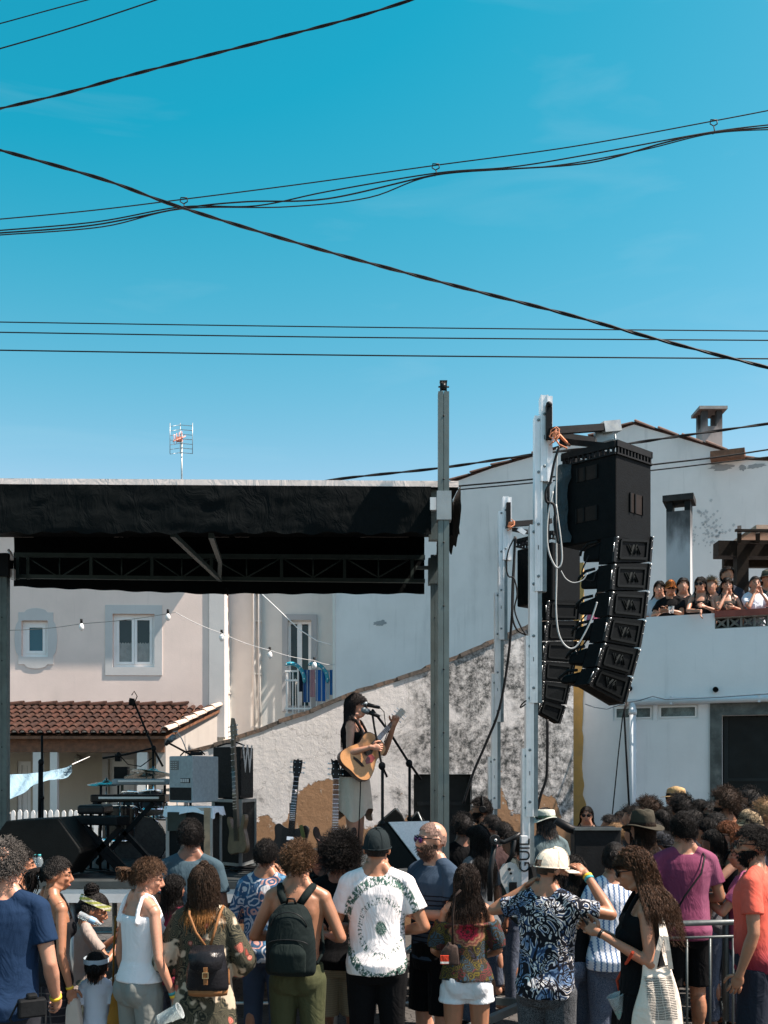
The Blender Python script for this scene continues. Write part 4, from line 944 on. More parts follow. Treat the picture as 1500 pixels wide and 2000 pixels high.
w = MB(); w.bb((-wd2/2, -wd2/2, 0), (wd2/2, wd2/2, zt-8.9-.42)); 
for sx in (-1, 1):
    for sy in (-1, 1): w.bb((sx*wd2/2, sy*wd2/2, zt-8.9-.42), (sx*(wd2/2-.13), sy*(wd2/2-.13), zt-8.9-.06))
part('stack', w, sootmat((.44, .38, .36), zt-9.6, zt-9.1), ch)
w = MB(); w.bb((-wd2/2-.09, -wd2/2-.09, zt-8.9-.06), (wd2/2+.09, wd2/2+.09, zt-8.9+.01)); part('cap_slab', w, mat((.28, .27, .26), .9, .2, 5, .2), ch)
# ---- sloping garden wall
m, nt, nd, lk, bs = newmat('old_lime_wall'); t = nd.new('ShaderNodeTexCoord'); ob = t.outputs['Object']; sx = nd.new('ShaderNodeSeparateXYZ'); lk.new(ob, sx.inputs[0]); X, _, Z = sx.outputs
n = noise(nd, lk, .9, 8, ob); n2 = noise(nd, lk, 7, 9, ob, rough=.75); n3 = noise(nd, lk, 1.5, 10, ob, rough=.68, dist=.5)
c = mixc(nd, lk, rng_(nd, lk, n.outputs['Fac'], .3, .7), (.68, .65, .63), (.80, .77, .75)); c = mixc(nd, lk, rng_(nd, lk, n2.outputs['Fac'], .56, .75, 0, .45), c, (.42, .40, .36))
# black mould towards the right
mk = rng_(nd, lk, X, 1.9, 3.9); edge_ = math_(nd, lk, 'ADD', n3.outputs['Fac'], math_(nd, lk, 'MULTIPLY', mk, .25)); n4 = noise(nd, lk, 9, 10, ob, rough=.85)
mo = math_(nd, lk, 'MULTIPLY', rng_(nd, lk, edge_, .58, .74), rng_(nd, lk, n4.outputs['Fac'], .36, .60)); c = mixc(nd, lk, mo, c, (.045, .05, .05))
n7 = noise(nd, lk, 30, 8, ob, rough=.85); c = mixc(nd, lk, math_(nd, lk, 'MULTIPLY', rng_(nd, lk, n7.outputs['Fac'], .58, .74), rng_(nd, lk, edge_, .48, .64, .06, .7)), c, (.10, .10, .095))
ns = noise(nd, lk, 3, 8, ob, sc=(3, 3, .14)); c = mixc(nd, lk, math_(nd, lk, 'MULTIPLY', rng_(nd, lk, ns.outputs['Fac'], .54, .72, 0, .55), rng_(nd, lk, X, .6, 3.6, .25, 1)), c, (.16, .155, .14))
vc = nd.new('ShaderNodeTexVoronoi'); vc.feature = 'DISTANCE_TO_EDGE'; vc.inputs['Scale'].default_value = 1.3; vd = nd.new('ShaderNodeVectorMath'); vd.operation = 'MULTIPLY_ADD'; lk.new(n3.outputs['Color'], vd.inputs[0]); vd.inputs[1].default_value = (.5,)*3; lk.new(ob, vd.inputs[2]); lk.new(vd.outputs[0], vc.inputs['Vector']); c = mixc(nd, lk, rng_(nd, lk, vc.outputs['Distance'], .006, .002, 0, .5), c, (.14, .13, .12))
# ochre render where the whitewash has come off
fc = nd.new('ShaderNodeFloatCurve'); cv = fc.mapping.curves[0]; cv.points[0].location = (0, .30); cv.points[1].location = (1, .42)
SW = Plane(370, 13.3, 6)
prof = [(500, 1602), (520, 1590), (545, 1612), (575, 1560), (610, 1530), (640, 1520), (665, 1560), (700, 1610), (780, 1600), (840, 1600), (900, 1640), (975, 1545), (1000, 1590), (1045, 1555), (1080, 1555), (1100, 1605), (1120, 1610)]
for px, py in prof:
    q = SW.hit(px, py); cv.points.new(q[0]/5.5, q[1]/4)
fc.mapping.update()
lk.new(math_(nd, lk, 'DIVIDE', X, 5.5), fc.inputs['Value']); lim = math_(nd, lk, 'MULTIPLY', fc.outputs[0], 4.)
n5 = noise(nd, lk, 6, 9, ob, rough=.7, dist=.5); n6 = noise(nd, lk, 2.6, 5, ob)
wob = math_(nd, lk, 'ADD', math_(nd, lk, 'MULTIPLY', math_(nd, lk, 'SUBTRACT', n5.outputs['Fac'], .5), .30), math_(nd, lk, 'MULTIPLY', math_(nd, lk, 'SUBTRACT', n6.outputs['Fac'], .5), .3))
dz = math_(nd, lk, 'SUBTRACT', lim, math_(nd, lk, 'ADD', Z, wob)); oc = rng_(nd, lk, dz, -.012, .012)
isl = math_(nd, lk, 'MULTIPLY', rng_(nd, lk, n5.outputs['Fac'], .655, .67), rng_(nd, lk, dz, -.75, -.35)); oc = math_(nd, lk, 'MAXIMUM', oc, isl)
low = rng_(nd, lk, math_(nd, lk, 'ADD', Z, math_(nd, lk, 'MULTIPLY', n5.outputs['Fac'], .5)), 1.15, 1.0)
ochre = mixc(nd, lk, n2.outputs['Fac'], (.27, .155, .085), (.38, .235, .14)); c = mixc(nd, lk, oc, c, ochre)
n8 = noise(nd, lk, 4, 9, ob, rough=.75); c = mixc(nd, lk, math_(nd, lk, 'MULTIPLY', oc, rng_(nd, lk, n8.outputs['Fac'], .6, .64)), c, (.50, .46, .40))
lk.new(c, bs.inputs['Base Color']); bs.inputs['Roughness'].default_value = .92; bs.inputs['Specular IOR Level'].default_value = .1
hh_ = math_(nd, lk, 'SUBTRACT', n2.outputs['Fac'], math_(nd, lk, 'MULTIPLY', oc, 1.2)); bump(nd, lk, bs, hh_, .5, .02); OLDW = m
gw = thing('garden_wall', 'old peeling lime-washed wall with ochre patches and a sloping tiled top behind the singer', 'wall', SW.o, SW.phi, kind='thing')
s_ = SW.hit; tops = [(368, 1474), (418, 1459), (508, 1430), (545, 1413), (607, 1393), (663, 1369), (697, 1354), (733, 1344), (777, 1330), (833, 1308), (900, 1284), (950, 1261), (1034, 1226), (1120, 1200)]
tp = [s_(*e) for e in tops]; g0, g1 = s_(808, 1600)[0], s_(922, 1600)[0]; gz = s_(860, 1512)[1]
poly = [(tp[0][0], 0)]+tp+[(tp[-1][0], 0), (g1, 0), (g1, gz), (g0, gz), (g0, 0)]; w = MB(); w.prism(poly, 0, .35); part('wall', w, OLDW, gw)
w = MB(); w.bb((g0+.002, .12, 0), (g1-.002, .17, gz-.002)); gd = part('door', w, mat((.012, .014, .014), .5, .3, 4, .1), gw)
for z in (.6, gz-.42): w = MB(); w.bb((g0+.06, .10, z), (g1-.06, .12, z+.05)); part('rail', w, mat((.02, .022, .022), .5, .3, 4, .1), gd)
i = 0; CM = []
for mtt in (mat((.17, .12, .09), .9, .3, 9, .4, dirt=(9, .5, (.05, .05, .045), .8)), mat((.12, .10, .085), .9, .3, 9, .4, dirt=(9, .5, (.04, .04, .035), .8))):
    t = MB(); t.prism([(0, -.02), (.44, -.035), (.44, .012), (.22, .028), (0, .035)], -.016, .42); CM.append(t.mesh('coping_tile', mtt))
for p, q in zip(tp[:-1], tp[1:]):
    d = math.hypot(q[0]-p[0], q[1]-p[1]); n = max(1, round(d/.40)); sl2 = math.atan2(q[1]-p[1], q[0]-p[0])
    for j in range(n):
        o = part('coping_tile', None, None, gw, mesh=CM[i % 2]); i += 1; o.location = (p[0]+(q[0]-p[0])*j/n, rnd.uniform(-.008, .012), p[1]+(q[1]-p[1])*j/n+.02); o.rotation_euler = (0, -sl2+rnd.uniform(-.05, .03), 0); o.scale = (d/n/.44*1.08, 1, 1)
# ---- right building
HR = Plane(1130, 14.2, -22); rb = thing('terrace_building', 'white building with a roof terrace, small windows and a dark garage door on the right', 'building', HR.o, HR.phi)
r_ = lambda px, py, off=0: HR.hit(px, py, off)
PT = 4.22
w1 = (r_(1197, 1390)[0], r_(1276, 1390)[0], r_(1240, 1407)[1], r_(1240, 1377)[1]); w2 = (r_(1284, 1390)[0], r_(1364, 1390)[0], w1[2], w1[3])
gdr = (r_(1410, 1450)[0], r_(1690, 1450)[0], -.001, r_(1440, 1397)[1]); bbk = (r_(1396, 1210)[0], r_(1640, 1210)[0], r_(1440, 1226)[1], PT-.06)
XR = r_(1900, 1400)[0]
w = MB(); slab(w, .05, XR, 0, PT, [w1, w2, gdr, bbk], 0, .22); part('wall', w, RIGHTW, rb)
w = MB(); w.bb((.08, .22, 3.08), (XR, 5.4, 3.2)); part('terrace_floor', w, mat((.35, .30, .27), .8, .15, 4, .1), rb)
w = MB(); w.bb((.06, .9, 0), (XR, 5.4, 3.06)); part('rear_rooms', w, RIGHTW, rb)
m_, nt, nd, lk, bs = newmat('yellow_paint'); n = noise(nd, lk, 5, 8); c = mixc(nd, lk, rng_(nd, lk, n.outputs['Fac'], .45, .62, 0, .5), (.50, .30, .095), (.36, .24, .10)); lk.new(c, bs.inputs['Base Color']); bs.inputs['Roughness'].default_value = .85
w = MB(); zz = np.linspace(.0, r_(1130, 1100)[1], 40); r = np.random.RandomState(3)
vs = []; xa, xb = r_(1118, 1400)[0], r_(1139, 1400)[0]
for z in zz: vs += [(xa+.004*r.normal(), -.03, z), (xb+.02*r.normal()*(1.5 if z < 1.6 else .5) + (.05 if z < 1.7 else 0), -.03, z), (xa, .06, z), (xb, .06, z)]
n = len(zz); w.add(vs, [f for i in range(n-1) for f in ((4*i, 4*i+1, 4*i+5, 4*i+4), (4*i+2, 4*i, 4*i+4, 4*i+6), (4*i+1, 4*i+3, 4*i+7, 4*i+5))]); part('painted_edge_strip', w, m_, rb)
for wi in (w1, w2):
    wo2 = window(rb, *wi, leaves=1, y=.03, t=.022, gl=mat((.10, .14, .14), .25, .5, 8, .05))
for k in range(10):
    px = 1397+26*k; x0 = bbk[0]+k*.165
    if x0+.165 > bbk[1]: break
    w = MB(); frame(w, x0, x0+.163, bbk[2], bbk[3], .012, .02, .14); cx, cz, a, b = x0+.082, (bbk[2]+bbk[3])/2, .07, (bbk[3]-bbk[2])/2-.012
    for s2 in (-1, 1):
        w.tube([(cx-a, .05, cz-s2*b), (cx, .05, cz-s2*b*.25), (cx+a, .05, cz-s2*b)], .008, 5); w.tube([(cx-s2*a, .05, cz-b), (cx-s2*a*.25, .05, cz), (cx-s2*a, .05, cz+b)], .008, 5); w.tube([(cx-a, .05, cz-s2*b), (cx+a, .05, cz+s2*b)], .007, 5)
    part('breeze_block', w, mat((.20, .19, .17), .9, .2, 9, .2), rb)
w = MB(); w.bb((bbk[0], -.03, PT-.058), (XR, .25, PT+.025)); part('red_coping', w, mat((.25, .06, .04), .7, .2, 6, .1), rb)
w = MB(); gy = r_(1300, 1370, .06)[1]; ga = r_(1222, 1370, .08)[0]; w.tube([(ga, -.09, gy), (XR, -.09, gy)], .045, 12)
for x in np.arange(ga+.6, XR, 1.1): w.box((x, -.06, gy+.01), (.03, .14, .11))
dx = r_(1236, 1400, .08)[0]; w.tube([(dx, -.09, gy-.01), (dx, -.09, .1)], .048, 12); w.tube([(dx, -.09, gy-.10), (dx, -.09, gy-.17)], .056, 12); part('drainpipe', w, mat((.62, .66, .70), .5, .05, 5, .05), rb)
for px, py in ((1230, 1345), (1398, 1347)):
    q = r_(px, py); w = MB(); w.lathe((q[0], .001, q[1]), (0, -1, 0), [(.036, 0), (.036, .05), (.026, .05), (.022, .01)], 14); part('vent_pipe', w, BLK, rb)
CONC = mat((.10, .11, .105), .9, .4, 5, .4, dirt=(6, .55, (.22, .22, .2), .6))
w = MB(); cs_ = r_(1387, 1450)[0]; w.bb((cs_, -.03, gdr[3]+.001), (XR, .02, gdr[3]+.19)); w.bb((cs_, -.03, 0), (gdr[0], .02, gdr[3])); part('garage_surround', w, CONC, rb)
w = MB(); w.bb((gdr[0], .14, 0), (gdr[1], .18, gdr[3])); gdo = part('garage_door', w, mat((.010, .013, .014), .4, .3, 3, .1), rb)
for z in (.7, 1.35, 2.0): w = MB(); w.bb((gdr[0]+.02, .12, z), (gdr[1]-.02, .139, z+.04)); part('rail', w, mat((.02, .024, .025), .5, .2, 3, .1), gdo)
for x in (gdr[0]+.02, (gdr[0]+gdr[1])/2): w = MB(); w.bb((x, .119, 0.02), (x+.05, .1385, gdr[3])); part('stile', w, mat((.02, .024, .025), .5, .2, 3, .1), gdo)
# short flat-topped wall left of the terrace
w = MB(); a, b = r_(1133, 1150, -1.2), r_(1200, 1200, -1.2)
# terrace chimney
cc = W(1327, 1150, 15.6); ch = thing('barbecue_chimney', 'slender sooty chimney with a dark slab top standing on the terrace', 'chimney', (cc.x, 15.6, 3.2), R(-22)); zt = W(0, 975, 15.6).z-3.2; hw = .175
w = MB(); w.bb((-hw, -hw, 0), (hw, hw, zt-.22)); part('stack', w, sootmat((.45, .47, .49), zt-1.0, zt-.2), ch)
for sx_ in (-1, 1):
    w = MB(); w.bb((sx_*hw, -hw, zt-.22), (sx_*(hw-.085), hw, zt-.07)); part('prop', w, BLK, ch)
w = MB(); w.bb((-hw-.05, -hw-.05, zt-.07), (hw+.05, hw+.05, zt+.02)); part('cap_slab', w, mat((.03, .03, .03), .9, .3, 8, .3), ch)
# pergola on the terrace
pg = thing('pergola', 'dark brown timber pergola above the people on the terrace', 'pergola', W(1450, 1300, 15.0), 0); BR = mat((.014, .009, .006), .7, .3, 6, .2); pg.location.z = 3.2; ROOTM[pg.name] = Matrix.Translation(pg.location)
def pp(x, y, dy=0): return W(x, y, 15.0+dy)
for a, b, w_, h2 in ((pp(1398, 1074), pp(1700, 1078), .25, .22), (pp(1412, 1098, .4), pp(1700, 1100, .4), .1, .16), (pp(1428, 1140, .3), pp(1700, 1140, .3), .06, .06)):
    w = MB(); w.beam(a, b, w_, h2); part('beam', w, BR, pg, True)
for x, dy in ((1447, -.05), (1660, 0)): w = MB(); a = pp(x, 1080, dy); w.beam((a.x, a.y, 3.2), (a.x, a.y, a.z+.15), .17, .17); part('post', w, BR, pg, True)
for i in range(7):
    x = 1444+i*36; w = MB(); w.beam(pp(x, 1050, -.6), pp(x, 1034, 1.2), .06, .12); part('rafter', w, BR, pg, True)
w = MB(); w.beam(pp(1436, 1036, -.4), pp(1700, 1040, -.4), .05, .035); w.beam(pp(1440, 1058, -.45), pp(1700, 1061, -.45), .05, .04); part('rail', w, BR, pg, True)
w = MB(); a = pp(1520, 1048, .5); w.box(a, (1.1, 1.2, .06)); part('roof_sheet', w, mat((.55, .38, .28), .8, .2, 3, .1), pg, True)
# lattice partition behind the terrace crowd
# ---- picket fence and tent
fy = 19.5; f0 = W(-60, 1600, fy); fn_ = thing('picket_fence', 'low white picket fence in front of the porch at the left edge', 'fence', (f0.x, fy, 0)); s1 = F/fy
pk = MB(); wv = 7.5/s1/2; zt = W(0, 1582, fy).z; pk.add([(-wv, 0, .06), (wv, 0, .06), (wv, 0, zt-.05), (wv*.6, 0, zt-.012), (0, 0, zt), (-wv*.6, 0, zt-.012), (-wv, 0, zt-.05)]+[(-wv, .025, .06), (wv, .025, .06), (wv, .025, zt-.05), (wv*.6, .025, zt-.012), (0, .025, zt), (-wv*.6, .025, zt-.012), (-wv, .025, zt-.05)], [tuple(range(7)), tuple(range(13, 6, -1))]+[(i, 7+i, 7+(i+1) % 7, (i+1) % 7) for i in range(7)])
pkm = pk.mesh('picket', WHITEP)
for i in range(30):
    o = part('picket', None, None, fn_, mesh=pkm); o.location = (i*12.3/s1+rnd.uniform(-.004, .004), 0, rnd.uniform(-.008, .008)); o.rotation_euler = (0, rnd.uniform(-.012, .012), 0)
w = MB(); w.bb((-.1, .026, .35), (30*12.3/s1, .06, .43)); part('rail', w, WHITEP, fn_); w = MB(); w.bb((-.1, .026, zt-.34), (30*12.3/s1, .06, zt-.26)); part('rail', w, WHITEP, fn_)
ty = 15.; w = MB(); n = 18; vs = []
for i in range(n+1):
    t = i/n; top_ = W(2+140*t, 1513-4*math.sin(t*2.4)+8*t-24*t**2.6, ty); bot = W(0+136*t, 1566-54*t**.9+5*math.sin(t*8), ty-.9*(1-t))
    for j in range(7):
        q = top_.lerp(bot, j/6); q.z -= .10*math.sin(j/6*math.pi)*(1-t); q.y += .06*math.sin(i*1.3+j); vs.append(q)
w.add(vs, [(i*7+j, (i+1)*7+j, (i+1)*7+j+1, i*7+j+1) for i in range(n) for j in range(6)], True); 
tn = thing('awning', 'pale blue cloth awning stretched to a point at the left edge', 'awning', W(5, 1700, ty)); tn.location.z = 0; ROOTM[tn.name] = Matrix.Translation(tn.location)
part('canopy', w, cloth((.24, .36, .44), .7, fold=.5), tn, True); w = MB(); a = W(4, 1510, ty); w.tube([(a.x, ty, 0), (a.x, ty, a.z+.6)], .03, 8); part('pole', w, WHITEP, tn, True)
w = MB(); a = W(141, 1493, ty); w.tube([a, W(175, 1478, ty+3)], .008, 5); part('guy_rope', w, WHITEP, tn, True)
# ---- string lights
def strand(label, pts, Y, bulbs, m_, r=.006):
    t = thing('string_lights', label, 'string lights', W(*pts[0], Y[0]), 0, 'string lights'); w = MB(); q = []
    n = len(pts)
    for i, (a, b) in enumerate(zip(pts[:-1], pts[1:])):
        for k in range(8):
            tt = k/8; u = (i+tt)/(n-1); q.append(W(a[0]+(b[0]-a[0])*tt, a[1]+(b[1]-a[1])*tt+3*math.sin(math.pi*tt), Y[0]+(Y[1]-Y[0])*u))
    q.append(W(*pts[-1], Y[1])); w.tube(q, r, 5); part('wire', w, m_, t, True)
    for bx, by in bulbs:
        f = (bx-pts[0][0])/(pts[-1][0]-pts[0][0]); Yb = Y[0]+(Y[1]-Y[0])*f; a = W(bx, by-8, Yb); sc_ = Yb/20
        w = MB(); w.tube([a, a-V((0, 0, .085*sc_))], .026*sc_, 8); part('socket', w, BLK, t, True)
        w = MB(); w.lathe(a-V((0, 0, .08*sc_)), (0, 0, -1), [(.02*sc_, 0), (.045*sc_, .05*sc_), (.05*sc_, .085*sc_), (.035*sc_, .13*sc_), (.004, .15*sc_)], 10); part('bulb', w, mat((.80, .78, .76), .12, .03, 5, 0), t, True)
strand('dark wire of bulbs in front of the pink house', [(17, 1231), (160, 1218), (343, 1196)], (19, 20), [(159, 1217), (328, 1198)], mat((.05, .06, .06), .5, .2, 9, 0))
strand('pale wire of bulbs sagging from the pink house towards the balcony', [(343, 1196), (433, 1237), (527, 1270), (614, 1290), (655, 1298)], (20, 21.5), [(433, 1238), (527, 1272), (614, 1292)], mat((.5, .5, .5), .5, .1, 9, 0))
single('wire', MB().tube([W(507, 1156, 22), W(545, 1192, 22), W(585, 1230, 22), W(620, 1252, 22), W(655, 1262, 22)], .012, 5), WHITEP, 'white cable without bulbs running from the drainpipe past the balcony door', 'cable')
# ---- overhead cables
def cable(label, pts, Y, px_, mt=CABLE, twist=False, name='overhead_cable', group='cables across the sky', Y2=None):
    pts = [V((a, b, 0)) for a, b in pts]; Y2 = Y2 or Y
    q = []; n = len(pts)
    for i in range(n-1):
        p0, p1, p2, p3 = pts[max(i-1, 0)], pts[i], pts[i+1], pts[min(i+2, n-1)]; st = max(4, int((p2-p1).length/18))
        for k in range(st):
            t = k/st; c = .5*((2*p1)+(p2-p0)*t+(2*p0-5*p1+4*p2-p3)*t*t+(3*p1-p0-3*p2+p3)*t**3); q.append(c)
    q.append(pts[-1]); xs0, xs1 = pts[0].x, pts[-1].x
    Q = [W(c.x, c.y, Y+(Y2-Y)*(c.x-xs0)/(xs1-xs0)) for c in q]; r = px_/2*Y/F; m = MB()
    if twist:
        for ph in (0, math.pi):
            m.tube([p+V((0, math.cos(i*.8+ph), math.sin(i*.8+ph)))*r*.5 for i, p in enumerate(Q)], r*.62, 6)
    else: m.tube(Q, r, 6)
    return single(name, m, mt, label, 'cable', group)
cable('short thin cable cutting the top left corner of the sky', [(-30, 52), (0, 46), (95, 20), (200, -8)], 12, 2.2)
cable('thin cable just below the shortest one in the top left corner', [(-30, 103), (0, 95), (160, 48), (340, -12)], 12, 2.6)
cable('thick twisted cable rising from the upper left edge to the top', [(-40, 222), (0, 212), (120, 184), (250, 148), (390, 112), (540, 74), (700, 32), (840, -12)], 8, 5.5, twist=True)
cable('thick twisted cable falling diagonally across the whole sky from left to right', [(-40, 282), (0, 293), (200, 350), (350, 404), (600, 480), (850, 548), (1100, 612), (1300, 667), (1540, 728)], 9, 6.5, twist=True)
cable('thin messenger wire above the looped bundle', [(-40, 431), (0, 428), (180, 411), (360, 389), (600, 358), (850, 323), (1120, 286), (1395, 236), (1540, 208)], 10, 2.3)
cable('uppermost cable of the looped bundle', [(-40, 452), (0, 450), (190, 433), (355, 404), (500, 402), (640, 374), (852, 338), (1000, 326), (1160, 300), (1395, 257), (1540, 240)], 10, 2.6)
cable('middle cable of the looped bundle', [(-40, 458), (0, 455), (180, 440), (355, 407), (480, 394), (640, 388), (852, 341), (960, 332), (1150, 318), (1300, 278), (1395, 258), (1540, 246)], 10, 3.0)
cable('lowest sagging cable of the looped bundle', [(-40, 462), (0, 459), (200, 443), (355, 408), (560, 404), (720, 386), (852, 342), (1080, 324), (1250, 294), (1395, 260), (1540, 252)], 10, 2.4)
for i, (x, y, y2) in enumerate(((359, 388, 405), (851, 322, 340), (1394, 236, 258))):
    m = MB(); c = W(x, y, 10); c2 = W(x, y2, 10); m.tube([c+V((.03, 0, .01)), c+V((-.03, 0, .01)), c+V((-.035, 0, -.03)), c+V((0, 0, -.05)), c2+V((.01, 0, .0)), c2+V((-.01, 0, -.02))], .006, 5); m.tube([c+V((.03, 0, .01)), c+V((.035, 0, -.03)), c+V((0, 0, -.05))], .006, 5)
    single('cable_hook', m, CABLE, 'wire hook holding the cable bundle, %s' % ('leftmost of the three', 'middle one of the three', 'rightmost of the three')[i], 'hook', 'hooks on the cable bundle')
cable('uppermost of the three level lines across the sky', [(-40, 628), (0, 629), (700, 639), (1540, 647)], 16, 2.2)
cable('middle one of the three level lines across the sky', [(-40, 648), (0, 649), (700, 659), (1540, 665)], 16, 2.4)
cable('lowest of the three level lines across the sky', [(-40, 683), (0, 684), (700, 694), (1540, 701)], 16, 2.6)
cable('twisted cable passing behind the speaker towers and in front of the gable', [(560, 950), (690, 932), (860, 914), (1040, 888), (1215, 868), (1340, 850), (1540, 822)], 15, 5.2, twist=True)
cable('upper of two thin cables in front of the gabled building', [(800, 962), (890, 950), (1040, 936), (1280, 907), (1400, 893), (1540, 872)], 15.5, 3.2)
cable('lower of two thin cables in front of the gabled building', [(800, 967), (890, 957), (1040, 943), (1280, 918), (1400, 904), (1540, 888)], 15.5, 2.6)
qs = [W(x, y, HR.o.y-.3-(x-1130)*.0028) for x, y in ((1143, 1375), (1160, 1381), (1185, 1385), (1225, 1372), (1250, 1368), (1275, 1360), (1300, 1366), (1400, 1362), (1500, 1355), (1560, 1352))]
m = MB(); m.tube(qs, .007, 5); single('wall_cable', m, mat((.10, .13, .16), .5, .1, 9, 0), 'thin dark cable running along the gutter of the terrace building', 'cable')
for i, (a, lb) in enumerate(((1221, 'left of two black cables hanging past the small windows'), (1229, 'right of two black cables hanging past the small windows'))):
    m = MB(); m.tube([W(x, y, 13.5) for x, y in (((1222, 1372), (1216, 1400), (1208, 1470), (1196, 1590)), ((1226, 1371), (1219, 1390), (1222, 1450), (1229, 1580)))[i]], (.008, .013)[i], 6); single('hanging_cable', m, CABLE, lb, 'cable', 'cables hanging by the small windows')
# ------------------------------------------------------------------ the stage
SX0, SX1, SY0, SY1, SZ = -4.75, .62, 8.3, 12.3, 1.2
DECK = mat((.035, .040, .042), .6, .25, 3, .15, dirt=(4, .55, (.11, .115, .11), .6)); st = thing('stage', 'raised concert stage deck with aluminium edges and scaffold legs', 'stage', ((SX0+SX1)/2, (SY0+SY1)/2, 0), kind='thing')
nx = 5; pw = (SX1-SX0)/nx
for i in range(nx):
    for j in range(4):
        w = MB(); w.bb((SX0+i*pw+.004, SY0+.03+j*(SY1-SY0-.03)/4+.004, SZ-.04), (SX0+(i+1)*pw-.004, SY0+.03+(j+1)*(SY1-SY0-.03)/4-.004, SZ)); part('deck_panel', w, DECK, st, True)
w = MB(); w.bb((SX0, SY0, SZ-.055), (SX1, SY0+.028, SZ+.004)); part('edge_rail', w, mat((.08, .09, .09), .4, .2, 5, .05, .4), st, True)
w = MB(); w.bb((SX0, SY0+.005, SZ-.17), (SX1, SY0+.045, SZ-.06)); part('edge_rail', w, ALU, st, True); w = MB(); w.bb((SX1-.04, SY0+.05, SZ-.17), (SX1-.002, SY1, SZ-.05)); part('edge_rail', w, ALU, st, True)
for i in range(nx+1):
    for y in (SY0+.08, SY0+1.4, SY1-1.3, SY1-.1):
        x = min(SX1-.06, SX0+i*pw+.05); w = MB(); w.tube([(x, y, 0), (x, y, SZ-.17)], .024, 8); part('leg', w, GALV, st, True)
for i in range(nx):
    a, b = SX0+i*pw+.05, min(SX1-.06, SX0+(i+1)*pw+.05)
    for y in (SY0+.08, SY1-.1):
        w = MB(); w.tube([(a, y-.03, .95 if i % 2 else .15), (b, y-.03, .15 if i % 2 else .95)], .018, 6); part('brace', w, GALV, st, True)
        for z in (.62, .2): w = MB(); w.tube([(a, y+.0, z), (b, y+.0, z)], .016, 6); part('brace', w, GALV, st, True)
# roof
def rz_(y): return 4.42+(y-SY0)/(SY1-SY0)*.52
rf = thing('stage_cover', 'black and white tarpaulin stage roof with a black valance and rear truss', 'stage roof', ((SX0+SX1)/2, 10.3, 4.0), kind='thing')
TARP = cloth((.0022, .004, .0045), .8, tag='tarp', fold=.3); TARPW = cloth((.86, .76, .71), .6, tag='tarpw', fold=.2)
w = MB(); a, b = SX0-.1, SX1-.02; y0, y1 = SY0-.06, SY1+.05
w.add([(a, y0, rz_(y0)), (b, y0, rz_(y0)-.03), (b, y1, rz_(y1)), (a, y1, rz_(y1)), (a, y0, rz_(y0)+.052), (b, y0, rz_(y0)+.02), (b, y1, rz_(y1)+.05), (a, y1, rz_(y1)+.05)], [(4, 5, 6, 7), (0, 1, 5, 4), (1, 2, 6, 5), (3, 0, 4, 7), (2, 3, 7, 6)]); part('top_sheet', w, TARPW, rf, True)
w = MB(); w.add([(a, y0+.02, rz_(y0)-.002), (b, y0+.02, rz_(y0)-.032), (b, y1-.02, rz_(y1)-.002), (a, y1-.02, rz_(y1)-.002)], [(3, 2, 1, 0)]); part('under_sheet', w, cloth((.006, .008, .009), .8, tag='und'), rf, True)
def drape(p0, p1, ztop, zbot, n, m, amp, seed, nrm, ragged=.01):
    w = MB(); r = np.random.RandomState(seed); p0 = V(p0); p1 = V(p1); vs = []
    for j in range(m+1):
        for i in range(n+1):
            p = p0.lerp(p1, i/n); zt = ztop(i/n); zb = zbot(i/n)+ragged*math.sin(i*.9)+ragged*.6*math.sin(i*.37+1); z = zt+(zb-zt)*j/m; vs.append([p.x, p.y, z])
    A = np.array(vs); d = fnoise(A, 9, seed, 9, (1, 1, 1.7))*amp + np.abs(fnoise(A, 22, seed+1, 7, (1, 1, 1.2)))*amp*.7
    env = np.repeat(np.sin(np.linspace(0, 1, m+1)*math.pi)**.5, n+1); A = A+np.outer(d*(.25+env), np.array(nrm))
    w.add([tuple(x) for x in A], [(j*(n+1)+i, (j+1)*(n+1)+i, (j+1)*(n+1)+i+1, j*(n+1)+i+1) for j in range(m) for i in range(n)], True); return w
part('valance', drape((a, y0-.01, 0), (W(842, 1000, 8.24).x, y0-.01, 0), lambda t: rz_(y0)+.003-.03*t, lambda t: 4.02-.012*t, 160, 18, .020, 3, (0, -1, 0)), TARP, rf, True)
part('valance', drape((SX1+.0, y0+.1, 0), (SX1+.02, y1, 0), lambda t: rz_(y0)+.02+t*.5, lambda t: 4.0+.55*t, 40, 12, .03, 5, (1, 0, 0), .03), TARP, rf, True)
part('valance', drape((W(852, 0, 8.4).x, 8.45, 0), (W(884, 0, 8.5).x, 8.5, 0), lambda t: 4.40-.05*t, lambda t: 3.98-.02*t+.1*t*t, 10, 12, .03, 6, (0, -1, 0), .03), TARP, rf, True)
part('rear_drape', drape((W(27, 0, 12.35).x, 12.35, 0), (W(829, 0, 12.35).x, 12.35, 0), lambda t: 4.95, lambda t: W(0, 1146+14*min(1, t*2.2), 12.35).z, 90, 10, .03, 8, (0, -1, 0), .006), TARP, rf, True)
TY = 12.1; tr = lambda x, y, d=0: W(x, y, TY+d); TRM = mat((.045, .07, .065), .5, .15, 6, .05, .3)
w = MB(); w.beam(tr(28, 1084), tr(830, 1089), .05, .05); part('chord', w, TRM, rf, True); w = MB(); w.beam(tr(28, 1126), tr(830, 1135), .05, .045); part('chord', w, TRM, rf, True)
ups = [35, 55, 178, 297, 413, 550, 673, 805]
for x in ups: w = MB(); w.beam(tr(x, 1086, -.001), tr(x, 1131, -.001), .035, .035, (0, 1, 0)); part('upright', w, TRM, rf, True)
